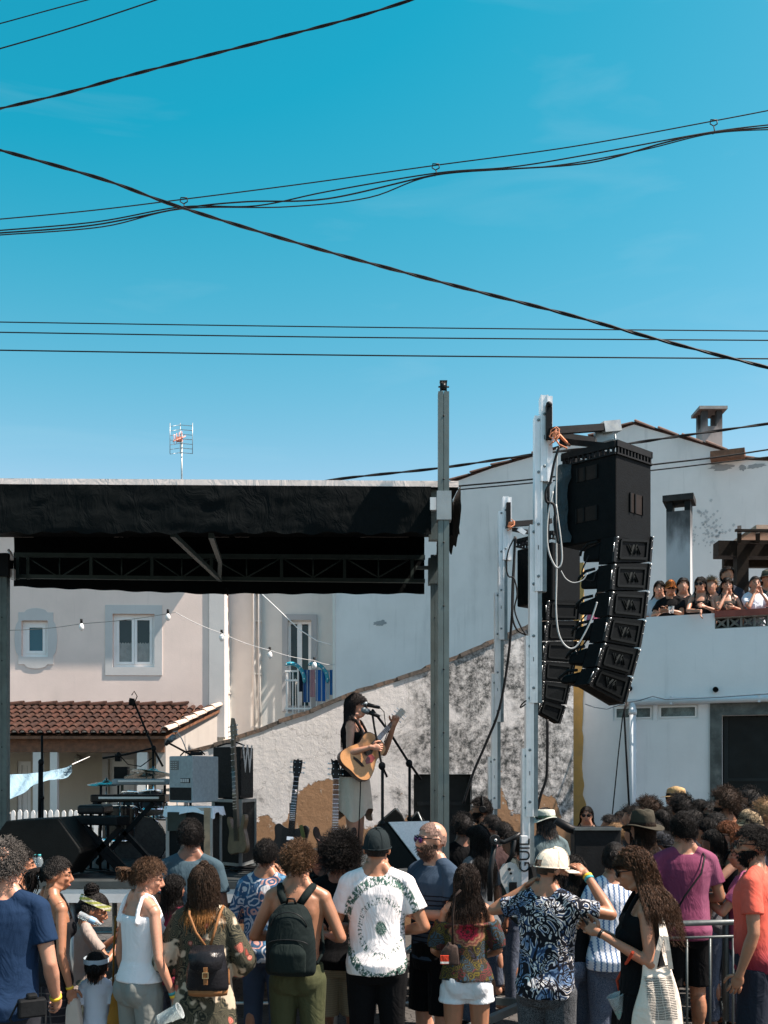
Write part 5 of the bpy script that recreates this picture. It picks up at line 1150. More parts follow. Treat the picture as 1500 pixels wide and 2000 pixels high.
for i in range(1, 7):
    x0, x1 = ups[i], ups[i+1]; xm = (x0+x1)/2
    for p, q in (((x0, 1089), (xm, 1128)), ((x1, 1089), (xm, 1128))): w = MB(); w.tube([tr(*p), tr(*q)], .009, 5); part('diagonal', w, TRM, rf, True)
    w = MB(); w.tube([tr(xm, 1089), tr(xm, 1130)], .009, 5); part('diagonal', w, TRM, rf, True)
    w = MB(); w.tube([tr(xm-55, 1128, .5), tr(xm-30, 1110, .5), tr(xm+5, 1130, .5)], .009, 5); part('diagonal', w, TRM, rf, True)
for p, q in (((337, 1044, -3.0), (430, 1132, -.06)), ((412, 1046, -3.0), (430, 1096, -1.)), ((430, 1096, -1.), (428, 1131, -.08))): w = MB(); w.beam(tr(*p), tr(*q), .045, .045); part('strut', w, TRM, rf, True)
w = MB(); w.tube([tr(443, 1147), tr(446, 1154), tr(444, 1163)], .012, 6); part('hanging_strap', w, BLK, rf, True)
# posts
def post(label, px, Y, w_, top, mt, extra=None):
    a = W(px, 1000, Y); t = thing('stage_post', label, 'post', (a.x, Y, 0)); zt = W(0, top, Y).z
    for s_ in (-1, 1):
        m = MB(); m.bb((s_*.002, -w_*.5, 0.012), (s_*w_/2, w_*.5, zt)); part('profile', m, mt, t)
    m = MB(); m.bb((-w_*.9, -w_*.9, 0), (w_*.9, w_*.9, .011)); part('base_plate', m, mt, t)
    for z in np.arange(.4, zt-.1, .5):
        m = MB(); m.lathe((0, -w_*.5+.004, z), (0, -1, 0), [(.008, 0), (.008, .006), (.002, .008)], 8); part('bolt', m, BLKM, t)
    return t, zt
PM = mat((.12, .15, .145), .5, .15, 4, .1, .5, dirt=(5, .5, (.12, .14, .13), .7))
t, zt = post('tall front post of the stage standing clear above the roof', 866, 8.12, .086, 768, PM); C = t.location
m = MB(); z0 = W(0, 1018, 8.12).z; z1 = W(0, 962, 8.12).z; m.bb((-.055, -.055, z0), (.06, .055, z1)); part('sleeve', m, GALV, t)
m = MB()
for sx_ in (-.022, .022): m.bb((sx_-.005, -.02, zt), (sx_+.005, .02, zt+.09))
m.bb((-.03, -.022, zt+.085), (.03, .022, zt+.095)); m.lathe((-.016, 0, zt+.05), (1, 0, 0), [(.03, 0), (.03, .032)], 14); m.tube([(-.04, 0, zt+.05), (.045, 0, zt+.05)], .007, 6); part('pulley_head', m, BLKM, t)
t2, z2 = post('right rear post of the stage, dark under the roof', 849, 11.9, .095, 1085, PM)
m = MB(); m.bb((-.075, -.075, W(0, 1142, 11.9).z), (.075, .075, W(0, 1092, 11.9).z)); m.bb((-.22, -.03, W(0, 1112, 11.9).z), (-.076, .03, W(0, 1106, 11.9).z)); part('sleeve', m, PM, t2)
m = MB(); m.bb((W(838, 1, 8.3).x, 8.32, 3.98), (W(855, 1, 8.3).x, 8.4, 4.40)); part('corner_bracket', m, PM, rf, True)
m = MB(); a = W(846, 985, 8.22); m.box(a, (.05, .05, .1)); m.tube([a, a+V((.06, 0, -.03))], .015, 8); part('clamp', m, ALU, rf, True)
t3, z3 = post('left rear post of the stage at the frame edge', 7, 11.9, .11, 1085, PM)
m = MB(); m.bb((-.085, -.085, W(0, 1128, 11.9).z), (.085, .085, W(0, 1083, 11.9).z)); part('sleeve', m, BLK, t3)
m = MB(); m.bb((.086, -.03, W(0, 1132, 11.9).z), (.13, .03, W(0, 1112, 11.9).z)); m.tube([(.07, -.05, W(0, 1076, 11.9).z), (.11, -.05, W(0, 1085, 11.9).z), (.11, -.05, W(0, 1096, 11.9).z)], .02, 8); part('clamp', m, ALU, t3)
# ------------------------------------------------------------------ lifting towers and speaker arrays
def font_mesh(txt, size, mt, name, parent, M, extrude=.002, off=0):
    c = bpy.data.curves.new('t', 'FONT'); c.body = txt; c.offset = off; c.size = size; c.extrude = extrude; c.align_x = 'CENTER'; c.align_y = 'CENTER'; o = bpy.data.objects.new('t', c); COL.objects.link(o); bpy.context.view_layer.update()
    me = bpy.data.meshes.new_from_object(o.evaluated_get(bpy.context.evaluated_depsgraph_get())); bpy.data.objects.remove(o); me.transform(ROOTM[parent.name].inverted() @ M); me.materials.clear(); me.materials.append(mt)
    return part(name, None, None, parent, mesh=me)
CHAN = mat((.18, .22, .23), .45, .2, 6, .1, .5)
def lift(label, secs, Y, s, arm):
    b0 = W(secs[-1][0]+12*s, 1900, Y); t = thing('lifting_tower', label, 'lifting tower', (b0.x, Y, 0)); u = Y/F
    for i, (x, y0, y1) in enumerate(secs):
        a = W(x, y0, Y-.0); zt = a.z; zb = W(0, y1, Y).z if y1 else .0; yy = Y-.05+.012*i; m = MB()
        m.bb((a.x, yy, zb), (a.x+.062*s, yy+.10, zt)); m.bb((a.x+.0, yy-.006, zb), (a.x+.012, yy, zt)); m.bb((a.x+.05*s, yy-.006, zb), (a.x+.062*s, yy, zt)); sec = part('mast_section', m, ALU, t, True)
        m = MB(); m.bb((a.x+.063*s, yy+.02, zb), (a.x+.1*s, yy+.085, zt-(.0 if i == 0 else .2))); part('channel', m, CHAN if i else ALU, sec, True)
        for z in np.arange(zb+.12, zt, .42):
            m = MB(); m.lathe((a.x+.031*s, yy-.001, z), (0, -1, 0), [(.012, 0), (.012, .004), (.005, .006)], 10); part('bolt', m, CHAN, sec, True)
        if i < 4: font_mesh('1', .05*s, BLK, 'size_mark', sec, Matrix.Translation((a.x+.03*s, yy-.002, zb+.35)) @ Matrix.Rotation(R(90), 4, 'X'))
    # wheeled legs
    for k in range(4):
        an_ = R(45+90*k); e = V((b0.x+.75*math.cos(an_), Y+.75*math.sin(an_), .08)); m = MB(); m.beam((b0.x, Y, .22), e+V((0, 0, .06)), .05, .06); m.tube([e+V((0, 0, .08)), e-V((0, 0, .06))], .02, 8); m.lathe(e-V((0, 0, .08)), (0, 0, 1), [(.07, 0), (.07, .015)], 12); part('outrigger', m, STEEL, t, True)
    return t
secs1 = [(1054, 776, 943), (1043, 815, 1156), (1034, 1026, 1373), (1027, 1242, 1595), (1020, 1462, None)]
T1 = lift('nearer telescopic aluminium tower holding the front speaker array', secs1, 8.3, 1., None)
a = lambda x, y, d=0: W(x, y, 8.3+d)
m = MB(); m.beam(a(1072, 790, -.08), a(1072, 858, -.08), .045, .05, (0, 1, 0)); m.sphere(a(1072, 790, -.1), .024); part('lift_plate', m, BLK, T1, True)
m = MB(); m.beam(a(1078, 842, -.12), a(1178, 835, .25), .06, .055); m.beam(a(1085, 850, .1), a(1170, 862, .5), .05, .045); m.beam(a(1095, 862, .2), a(1200, 872, -.1), .04, .04); part('fork_arm', m, BLK, T1, True)
m = MB(); m.beam(a(1176, 836, .25), a(1208, 833, .3), .085, .09); m.beam(a(1163, 856, .3), a(1196, 848, .3), .06, .1); m.tube([a(1201, 848, .2), a(1203, 872, .2)], .008, 6); part('fork_arm', m, STEEL, T1, True, 'bare metal end of the fork arm')
m = MB(); rr = np.random.RandomState(4)
for k in range(5):
    p = a(1078+rr.randint(0, 10), 842+rr.randint(-6, 8), -.14); m.tube([p+V((.03*math.sin(q*1.3+k), -.02, .04*math.cos(q*1.1+k)*(.6+.3*k % 1)-q*.008)) for q in range(7)], .0045, 5)
m.tube([a(1080, 850, -.12), a(1092, 868, -.1), a(1108, 876, -.1)], .007, 5); m.tube([a(1084, 840, -.1), a(1100, 858, -.1), a(1112, 870, .1)], .012, 5); part('ratchet_strap', m, mat((.62, .22, .10), .6, .2, 9, .05), T1, True)
# winch base of tower 1
bp = lambda x, y, d=0: W(x, y, 7.6+d)
m = MB(); out = [(975, 1700), (982, 1688), (996, 1683), (1008, 1688), (1014, 1700), (1020, 1705), (1020, 1790), (1000, 1790), (988, 1740), (978, 1722)]; q = [bp(x, y) for x, y in out]; m.prism([(p.x, p.z) for p in q][::-1], 7.57, 7.6); part('winch_plate', m, mat((.60, .59, .55), .45, .1, 9, .05, .2), T1, True)
m = MB()
for x, y, r_h in ((995, 1698, .011), (998, 1706, .008), (1000, 1730, .012), (999, 1748, .02)): p = bp(x, y, -.04); m.lathe(p+V((0, .008, 0)), (0, -1, 0), [(r_h*1.1, 0), (r_h*1.1, .006)], 14)
m.bb((bp(993, 1, 0).x, 7.558, bp(0, 1745).z), (bp(1008, 1, 0).x, 7.566, bp(0, 1722).z)); part('winch_holes', m, BLK, T1, True, kind='stuff')
m = MB(); m.tube([bp(967, 1642, -.05), bp(985, 1645, -.05), bp(1003, 1637, -.05), bp(1016, 1628, -.05)], [.022, .016, .018, .014], 10); m.lathe(bp(968, 1641, -.1), (0, 1, 0), [(.036, 0), (.040, .04), (.036, .08)], 18); m.tube([bp(966, 1650, -.05), bp(958, 1700, -.05), bp(957, 1760, -.05)], .02, 8); m.tube([bp(1005, 1640, -.05), bp(1000, 1670, -.02), bp(990, 1688, 0)], .016, 8); m.beam(bp(1035, 1690, -.02), bp(1056, 1790, .1), .05, .05); part('winch_arm', m, BLKM, T1, True)
m = MB(); m.lathe(bp(968, 1641, -.102), (0, -1, 0), [(.010, 0), (.010, .006), (.005, .006)], 14, False); m.beam(bp(1010, 1700, .05), bp(1024, 1800, .05), .06, .04, (0, 1, 0)); part('winch_hub', m, ALU, T1, True)
m = MB(); p0, p1 = bp(1018, 1633, -.02), bp(1031, 1800, -.02); m.bb((p0.x, 7.56, p1.z), (p1.x, 7.66, p0.z)); sp = part('base_profile', m, ALU, T1, True)
font_mesh('GUIL', .115, BLK, 'lettering', sp, Matrix.Translation(((p0.x+p1.x)/2, 7.557, bp(0, 1670).z)) @ Matrix.Rotation(R(90), 4, 'X') @ Matrix.Rotation(R(90), 4, 'Z'))
secs2 = [(981, 972, 1095), (973, 1000, 1250), (966, 1158, 1410), (960, 1316, 1580), (954, 1478, None)]
T2 = lift('farther telescopic aluminium tower holding the rear speaker array', secs2, 11.2, 1.0, None)
a2 = lambda x, y, d=0: W(x, y, 11.2+d)
m = MB(); m.beam(a2(993, 982, -.08), a2(993, 1030, -.08), .045, .05, (0, 1, 0)); m.beam(a2(1000, 1024, -.1), a2(1075, 1018, .2), .06, .055); m.beam(a2(1003, 1034, 0), a2(1036, 1040, .3), .04, .04); part('fork_arm', m, BLK, T2, True)
m = MB()
for k in range(4): p = a2(998, 1022, -.12); m.tube([p+V((.04*math.sin(q*1.3+k), -.02, .04*math.cos(q*1.1+k)-q*.008)) for q in range(7)], .005, 5)
part('ratchet_strap', m, mat((.62, .22, .10), .6, .2, 9, .05), T2, True)
m = MB(); m.beam(a2(1012, 1032, -.05), a2(1026, 1042, -.05), .02, .05); part('fork_arm', m, ALU, T2, True, 'bright bare end of the rear fork arm')
# arrays
CAB = mat((.003, .0042, .005), .6, .2, 14, .25, spec=.09); CABP = mat((.005, .0065, .007), .55, .15, 20, .1, spec=.12); DOTM = mat((.72, .72, .70), .3, .05, 9, 0, .5)
def hexa(m, c8): return m.add(c8, [(0, 3, 2, 1), (4, 5, 6, 7), (0, 1, 5, 4), (1, 2, 6, 5), (2, 3, 7, 6), (3, 0, 4, 7)])
def emblem(parent, c, ux, uz, n, s):
    m = MB(); g = mat((.012, .015, .016), .8, .1, 9, 0, spec=.05)
    for pts in ([(-1.0, .5), (-.35, -.5), (.0, .5)], [(-.75, .5), (-.33, -.15), (-.12, .5)], [(0, -.5), (.35, .5), (1., -.5)], [(.18, -.5), (.38, .12), (.72, -.5)]):
        m.tube([c+ux*(x*s)+uz*(y*s*.8)+n*.004 for x, y in pts], .006, 4)
    part('emblem', m, g, parent, True)
def array(label, hinge, right, Yh, Yr, lobeL, sub, dots=True, emb=True):
    c = W(*hinge[0], Yh); arr = thing('speaker_array', label, 'speaker array', c); u = Yh/F
    L = V((-.52, .50, 0)).normalized()
    for i in range(len(hinge)-1):
        h0, h1 = W(*hinge[i], Yh), W(*hinge[i+1], Yh); r0, r1 = W(*right[i], Yr), W(*right[i+1], Yr); dh = (h1-h0); h1 = h1-dh*.05; r1 = r1-(r1-r0)*.05
        D = L*lobeL*.45; m = MB(); hexa(m, [h1, r1, r1+D, h1+D, h0, r0, r0+D, h0+D]); cb = part('speaker_cabinet', m, CAB, arr, True)
        # raised frame and recessed panel on the visible flank
        ux = (r0-h0); uz = (h0-h1); nn = ux.cross(uz).normalized(); nn = nn if nn.y < 0 else -nn
        def fp(s_, t_): return h1.lerp(r1, s_).lerp(h0.lerp(r0, s_), t_)
        m = MB(); o8 = [fp(.14, .16), fp(.88, .12), fp(.88, .80), fp(.14, .84)]
        for k in range(4): m.beam(o8[k]+nn*.006, o8[(k+1) % 4]+nn*.006, .018, .014, tuple(nn))
        part('panel_frame', m, CABP, cb, True)
        if emb: emblem(cb, fp(.52, .48), (fp(.9, .5)-fp(.1, .5)).normalized(), uz.normalized(), nn, ux.length*.20)
        e0, e1 = h0+nn*.004, h1+nn*.004; m = MB(); m.beam(e0-(h0-h1)*.04, e1+(h0-h1)*.02, .03, .02, tuple(nn)); part('rigging_bar', m, BLKM, cb, True)
        m = MB(); m.beam(r0+nn*.004-(r0-r1)*.04, r1+nn*.004, .025, .02, tuple(nn)); part('rigging_bar', m, BLKM, cb, True)
        # tapered rear horn lobe with gaps above and below
        hm0, hm1 = h0.lerp(h1, .10)+D, h0.lerp(h1, .88)+D; E = L*lobeL*.55; f0, f1 = h0.lerp(h1, .30)+D+E, h0.lerp(h1, .80)+D+E; w2 = ux*.5
        m = MB(); hexa(m, [hm1, hm1+w2, f1+w2, f1, hm0, hm0+w2, f0+w2, f0]); lb = part('rear_housing', m, CAB, arr, True)
        bv = lb.modifiers.new('b', 'BEVEL'); bv.width = .03; bv.segments = 3
        m = MB(); m.tube([hm0.lerp(f0, .2)+V((0, -.012, .01)), hm0.lerp(f0, .7)+V((0, -.02, .022)), f0+V((-.01, -.012, -.01)), f0.lerp(f1, .5)+V((-.015, -.01, 0))], .012, 6); part('grip', m, CABP, lb, True)
        m = MB()
        for p in (h0, r0): m.sphere(p+nn*.02-(h0-h1)*.06, .0085, 8, 5)
        r = np.random.RandomState(i)
        for k in range(5): m.sphere(h0.lerp(h1, .2+.15*k)+nn*.016+V((r.normal()*.004, 0, 0)), .0028, 6, 4)
        for k in range(2): m.sphere(r0.lerp(r1, .2+.3*k)+nn*.016, .004, 6, 4)
        m.tube([h0.lerp(h1, .25)+nn*.012-ux*.06, h0.lerp(h1, .6)+nn*.012-ux*.06], .003, 4)
        if dots: part('rigging_pins', m, DOTM, cb, True, kind='stuff')
    return arr, L
H1 = [(1203, 1047), (1198, 1101), (1194, 1155), (1189, 1205), (1179, 1255), (1165, 1304), (1149, 1338)]
R1 = [(1272, 1047), (1268, 1100), (1263, 1155), (1257, 1211), (1247, 1267), (1232, 1322), (1219, 1374)]
AR1, L1 = array('front hanging line array of black speakers below a covered subwoofer', H1, R1, 8.0, 8.3, .30, None)
m = MB(); q = [W(1128, 1340, 8.35), W(1150, 1337, 8.0), W(1219, 1373, 8.3), W(1190, 1377, 8.7)]; hexa(m, [p-V((0, 0, .006)) for p in q]+[p+V((0, 0, .05)) for p in q]); part('bottom_plate', m, CAB, AR1, True)
def footprint(m, xs, z0, z1): n = len(xs); return m.add([(x, y, z0) for x, y in xs]+[(x, y, z1) for x, y in xs], [tuple(range(n-1, -1, -1)), tuple(range(n, 2*n))]+[(i, (i+1) % n, n+(i+1) % n, n+i) for i in range(n)])
Cn, Ln, Rn = W(1203, 0, 8.0), W(1098, 0, 8.35), W(1272, 0, 8.3); Bn = Ln+Rn-Cn; zt, zb = W(0, 884, 8.).z, W(0, 1049, 8.).z
sb = thing('subwoofer', 'large black subwoofer cabinet at the top of the front speaker array', 'speaker', (Cn.x, 8.2, zb))
m = MB(); footprint(m, [(p.x, p.y) for p in (Cn, Rn, Bn, Ln)], zb, zt); cb = part('cabinet', m, CAB, sb, True); bv = cb.modifiers.new('b', 'BEVEL'); bv.width = .012; bv.segments = 2
def onface(A, B, s0, s1, z0, z1, th): d = (B-A); n = V((d.y, -d.x, 0)).normalized(); n = n if n.y < 0 else -n; p, q = A+d*s0, A+d*s1; return [V((p.x, p.y, z0)), V((q.x, q.y, z0)), V((q.x, q.y, z0))-n*th, V((p.x, p.y, z0))-n*th, V((p.x, p.y, z1)), V((q.x, q.y, z1)), V((q.x, q.y, z1))-n*th, V((p.x, p.y, z1))-n*th], n
BRN = mat((.016, .011, .009), .6, .3, 8, .1)
for A, B, s0, s1, y0, y1 in ((Ln, Cn, .30, .66, 905, 932), (Ln, Cn, .28, .66, 985, 1013), (Cn, Rn, .38, .74, 961, 999)):
    c8, n = onface(A, B, s0, s1, W(0, y1, 8.1).z, W(0, y0, 8.1).z, .01); m = MB(); hexa(m, [p+n*.004 for p in c8]); hd = part('handle_recess', m, BRN, sb, True)
    for t_ in (0, .38, 1):
        p, q = c8[0].lerp(c8[1], t_), c8[4].lerp(c8[5], t_); m = MB(); m.beam(p+n*.008, q+n*.008, .012, .010, tuple(n)); part('handle_bar', m, CABP, hd, True)
# cover bulging at the left flank
m = MB(); vs = []
for j in range(13):
    for i in range(7): t_ = i/6; p = Ln.lerp(Ln+V((.10, -.08, 0)), t_); bul = .045*math.sin(math.pi*t_)+.012*math.sin(j*1.7+i); z = zt-.01-(zt-zb-.03)*j/12; vs.append((p.x-.05+bul*-.6-(.02 if 2 < j < 11 else -.01), p.y-bul, z))
m.add(vs, [(j*7+i, (j+1)*7+i, (j+1)*7+i+1, j*7+i+1) for j in range(12) for i in range(6)], True); part('cover', m, cloth((.03, .05, .06), .35, tag='tarp2', fold=.9), sb, True)
m = MB(); z = W(0, 874, 8.).z
for p, q in ((Ln, Cn), (Cn, Rn), (Rn, Bn), (Bn, Ln)):
    m.beam(V((p.x, p.y, z+.035)), V((q.x, q.y, z+.03)), .03, .05); m.beam(V((p.x, p.y, z-.045)), V((q.x, q.y, z-.045)), .03, .012)
    for k in range(11): c = V((p.x, p.y, z-.01)).lerp(V((q.x, q.y, z-.01)), (k+.5)/11); m.beam(c+V((0, 0, -.04)), c+V((0, 0, .03)), .022, .014, tuple((q-p).normalized())) if k % 1 == 0 else None
m.beam(V((Ln.x+.06, Ln.y, z+.06)), V((Rn.x, Rn.y, z+.02)), .05, .05); part('flying_frame', m, BLK, sb, True)
H2 = [(1070, 1173), (1068, 1213), (1065, 1253), (1062, 1291), (1060, 1330), (1058, 1368), (1050, 1392)]
R2 = [(1133, 1173), (1130, 1212), (1126, 1252), (1120, 1295), (1113, 1335), (1103, 1378), (1091, 1415)]
AR2, L2 = array('rear hanging line array of black speakers seen between the two towers', H2, R2, 10.9, 11.1, .14, None, emb=False)
Cn2, Ln2, Rn2 = W(1078, 0, 10.9), W(1009, 0, 11.3), W(1134, 0, 11.2); Bn2 = Ln2+Rn2-Cn2; sb2 = thing('subwoofer', 'black subwoofer cabinet at the top of the rear speaker array', 'speaker', (Cn2.x, 11, W(0, 1173, 11).z))
m = MB(); footprint(m, [(p.x, p.y) for p in (Cn2, Rn2, Bn2, Ln2)], W(0, 1173, 10.9).z, W(0, 1058, 10.9).z); cb = part('cabinet', m, CAB, sb2, True); bv = cb.modifiers.new('b', 'BEVEL'); bv.width = .012
z = W(0, 1050, 11.).z; m = MB()
for p, q in ((Ln2, Cn2), (Cn2, Rn2), (Rn2, Bn2), (Bn2, Ln2)):
    m.beam(V((p.x, p.y, z+.03)), V((q.x, q.y, z+.03)), .03, .04); m.beam(V((p.x, p.y, z-.03)), V((q.x, q.y, z-.03)), .03, .012)
    for k in range(10): c = V((p.x, p.y, z)).lerp(V((q.x, q.y, z)), (k+.5)/10); m.beam(c+V((0, 0, -.03)), c+V((0, 0, .02)), .02, .014, tuple((q-p).normalized()))
part('flying_frame', m, BLK, sb2, True)
def wire(label, pts, Y, r, mt=CABLE, group='cables hanging from the speaker arrays'):
    P_ = [W(*p[:2], p[2] if len(p) > 2 else Y) for p in pts]; q = []; n = len(P_)
    for i in range(n-1):
        p0, p1, p2, p3 = P_[max(i-1, 0)], P_[i], P_[i+1], P_[min(i+2, n-1)]
        for k in range(6): t = k/6; q.append(.5*((2*p1)+(p2-p0)*t+(2*p0-5*p1+4*p2-p3)*t*t+(3*p1-p0-3*p2+p3)*t**3))
    q.append(P_[-1]); m = MB(); m.tube(q, r, 6); return single('cable', m, mt, label, 'cable', group)
wire('pale grey cable looping down low between the two speaker arrays', [(1088, 875), (1086, 960), (1087, 1110), (1086, 1190), (1092, 1240), (1108, 1264), (1126, 1262), (1148, 1225), (1160, 1195), (1166, 1176)], 7.85, .0065, GREYC)
wire('pale grey cable making a short loop beside the front tower', [(1080, 960), (1070, 1010), (1069, 1060), (1076, 1090), (1088, 1109), (1097, 1097), (1096, 1060), (1086, 985)], 7.8, .0065, GREYC)
wire('black cable bulging left beside the front subwoofer', [(1092, 872), (1082, 905), (1075, 940), (1066, 960), (1068, 980), (1082, 987), (1086, 1030), (1090, 1060)], 7.8, .010)
wire('straight black cable falling behind the front tower', [(1071, 945), (1071, 1000), (1070, 1060)], 7.82, .011)
wire('thin pale cable curving below the front subwoofer', [(1096, 1115), (1105, 1130), (1120, 1138), (1138, 1133), (1147, 1120)], 7.9, .004, GREYC)
wire('black cable arching around the upper gap of the front array', [(1150, 1085), (1137, 1115), (1142, 1130), (1158, 1134), (1163, 1120), (1175, 1105)], 8.1, .006)
wire('black cable sagging between the lower cabinets of the front array', [(1175, 1160), (1150, 1195), (1134, 1215), (1138, 1235), (1150, 1215), (1160, 1200)], 8.2, .006)
wire('black cable looping at the left end of the lowest front cabinets', [(1150, 1245), (1130, 1275), (1120, 1310), (1118, 1335), (1125, 1330), (1135, 1320)], 8.2, .007)
wire('black cable running down the left side of the front array', [(1166, 1175), (1152, 1215), (1140, 1240), (1130, 1265), (1128, 1278), (1140, 1280)], 8.15, .007)
wire('thick black cable running from the rear tower down behind the stage', [(1006, 1048), (1003, 1120), (1000, 1200), (992, 1290), (975, 1385), (950, 1450), (925, 1508), (905, 1570)], 10.8, .014)
wire('thin black cable bowed left of the rear subwoofer', [(1005, 1050), (993, 1075), (989, 1105), (993, 1125), (1004, 1130), (1010, 1160), (1005, 1190), (1015, 1220), (1027, 1240)], 10.7, .008)
wire('black cable hanging straight beside the rear tower', [(1008, 1050), (1003, 1100), (1000, 1160), (1001, 1205), (1010, 1230), (1030, 1241)], 10.75, .010)
wire('thick black cable dropping from the rear array to the ground', [(1069, 1405), (1069, 1470), (1067, 1520), (1057, 1550), (1050, 1580)], 10.9, .015)
wire('small black cable loop beside the front tower', [(1027, 1375), (1017, 1382), (1019, 1376), (1028, 1368)], 8.2, .006)
# ------------------------------------------------------------------ instruments and stage gear
def gm(yw=0, ez=0): pass
ACO = [(-.0, -.195), (.10, -.200), (.17, -.178), (.21, -.12), (.19, -.02), (.155, .05), (.135, .10), (.14, .15), (.150, .20), (.135, .255), (.09, .285), (.0, .295)]
def mirror(o): return o+[(-x, z) for x, z in reversed(o[1:-1])] if o[0][0] == 0 else o+[(-x, z) for x, z in reversed(o)]
def guitar(name, label, cat, M, outline, bodym, topm, depth, neckL, neckm, headm, kind, body_h=(-.195, .295)):
    t = bpy.data.objects.new(name, None); COL.objects.link(t); t.matrix_world = M; t.empty_display_size = .2; props(t, label, cat); ROOTM[t.name] = M.copy()
    o = mirror([(max(0, x), z) for x, z in outline]); sm = []
    n = len(o)
    for i in range(n):
        p0, p1, p2, p3 = (V((*o[(i+k) % n], 0)) for k in (-1, 0, 1, 2))
        for k in range(4): tt = k/4; c = .5*((2*p1)+(p2-p0)*tt+(2*p0-5*p1+4*p2-p3)*tt*tt+(3*p1-p0-3*p2+p3)*tt**3); sm.append((c.x, c.y))
    m = MB(); m.prism(sm, .0, depth); b = part('body', m, bodym, t); bv = b.modifiers.new('b', 'BEVEL'); bv.width = .006; bv.segments = 2; bv.limit_method = 'ANGLE'
    cx = np.mean([p[0] for p in sm]); cz = np.mean([p[1] for p in sm]); m = MB(); m.prism([(cx+(x-cx)*.965, cz+(z-cz)*.965) for x, z in sm], -.003, .001); part('top', m, topm, t)
    zt = max(z for x, z in sm); zn = body_h[1]-.14
    m = MB(); m.add([(-.028, -.010, zn), (.028, -.010, zn), (.022, -.010, zt+neckL), (-.022, -.010, zt+neckL), (-.028, .022, zn), (.028, .022, zn), (.022, .012, zt+neckL), (-.022, .012, zt+neckL)], [(0, 1, 2, 3), (7, 6, 5, 4), (0, 4, 5, 1), (1, 5, 6, 2), (2, 6, 7, 3), (3, 7, 4, 0)]); nk = part('neck', m, neckm, t)
    m = MB(); 
    for k in range(16): z = zt+neckL-(zt+neckL-zn)*(1-.5**(k/9)); m.bb((-.026, -.0118, z), (.026, -.0101, z+.002))
    part('frets', m, CHROME, nk, kind='stuff')
    z0 = zt+neckL; m = MB()
    hp_ = {'aco': [(-.024, 0), (.024, 0), (.034, .03), (.036, .16), (.012, .17), (0, .165), (-.012, .17), (-.036, .16), (-.034, .03)], 'lp': [(-.024, 0), (.024, 0), (.038, .06), (.042, .14), (.038, .155), (.012, .15), (0, .165), (-.012, .15), (-.038, .155), (-.042, .14), (-.038, .06)], 'gr': [(-.024, 0), (.024, 0), (.040, .05), (.032, .11), (.045, .17), (.02, .155), (0, .165), (-.02, .155), (-.045, .17), (-.032, .11), (-.040, .05)], 'bass': [(-.022, 0), (.022, 0), (.05, .05), (.045, .12), (.02, .20), (-.01, .21), (-.03, .12)]}[kind]
    m.prism([(x, z0+z) for x, z in hp_], -.004, .012); hd = part('headstock', m, headm, t)
    for s_ in (-1, 1):
        for k in range(3): m = MB(); z = z0+.04+k*.045; m.tube([(s_*.03, .004, z), (s_*.055, .004, z)], .004, 6); m.sphere((s_*.062, .004, z), (.009, .004, .007), 8, 5); m.sphere((s_*.022, -.008, z), .006, 6, 4); part('tuner', m, CHROME, hd)
    m = MB()
    for k in range(6): x = (k-2.5)*.0075; m.tube([(x*1.2, -.013, body_h[0]+.16 if kind == 'aco' else body_h[0]+.12), (x*.8, -.0135, z0+.01)], .0009, 3)
    part('strings', m, CHROME, t, kind='stuff')
    return t
def gmat(px, py, Y, ang, yaw=0, tilt=0): return Matrix.Translation(W(px, py, Y)) @ Matrix.Rotation(R(yaw), 4, 'Z') @ Matrix.Rotation(R(tilt), 4, 'X') @ Matrix.Rotation(R(ang), 4, 'Y')
SPR = mat((.50, .24, .09), .3, .12, 3, .05); SPR2 = mat((.07, .03, .018), .3, .2, 5, .05)
AG = guitar('acoustic_guitar', 'natural-top acoustic guitar held across the body of the singer', 'guitar', gmat(707, 1480, 8.46, 43, 18, -8) @ Matrix.Scale(.78, 4), ACO, SPR2, SPR, .10, .26, mat((.14, .07, .035), .4, .2, 9, .05), mat((.42, .36, .30), .4, .1, 9, .05), 'aco')
m = MB(); m.lathe((0, -.0035, .10), (0, -1, 0), [(.052, 0), (.052, .001)], 24); part('sound_hole', m, BLK, AG)
m = MB(); m.lathe((0, -.0036, .10), (0, -1, 0), [(.054, 0), (.060, 0), (.060, .0012), (.054, .0012)], 24, False); part('rosette', m, mat((.25, .15, .08), .4, .2, 9, 0), AG)
m = MB(); m.prism([(.05, .10), (.11, .10), (.115, .04), (.08, -.02), (.045, .0), (.035, .06)], -.0055, -.0031); part('pickguard', m, mat((.20, .03, .025), .15, .3, 9, 0), AG)
m = MB(); m.prism([(-.08, -.055), (-.03, -.045), (.03, -.045), (.08, -.055), (.06, -.075), (-.06, -.075)], -.011, -.003); part('bridge', m, mat((.03, .018, .012), .4, .2, 9, .05), AG)
LP = [(0, -.20), (.10, -.205), (.17, -.175), (.20, -.10), (.18, -.02), (.145, .05), (.15, .11), (.155, .16), (.12, .19), (.06, .16), (0, .15)]
GRt = [(0, -.18), (.09, -.185), (.16, -.16), (.195, -.09), (.175, -.01), (.14, .05), (.145, .11), (.18, .18), (.175, .235), (.145, .235), (.12, .17), (.07, .13), (0, .125)]
E1 = guitar('electric_guitar', 'black semi-hollow electric guitar with an olive strap on a stand, left one', 'guitar', gmat(566, 1652, 9.0, 4, -10, -6), LP, BLKG, BLKG, .045, .42, BLKG, BLKG, 'lp', (-.2, .19))
m = MB(); m.tube([(.09, -.02, .18), (.13, -.07, .10), (.15, -.06, -.02), (.13, -.05, -.12)], .022, 4); part('strap', m, cloth((.17, .15, .05), fold=.2), E1)
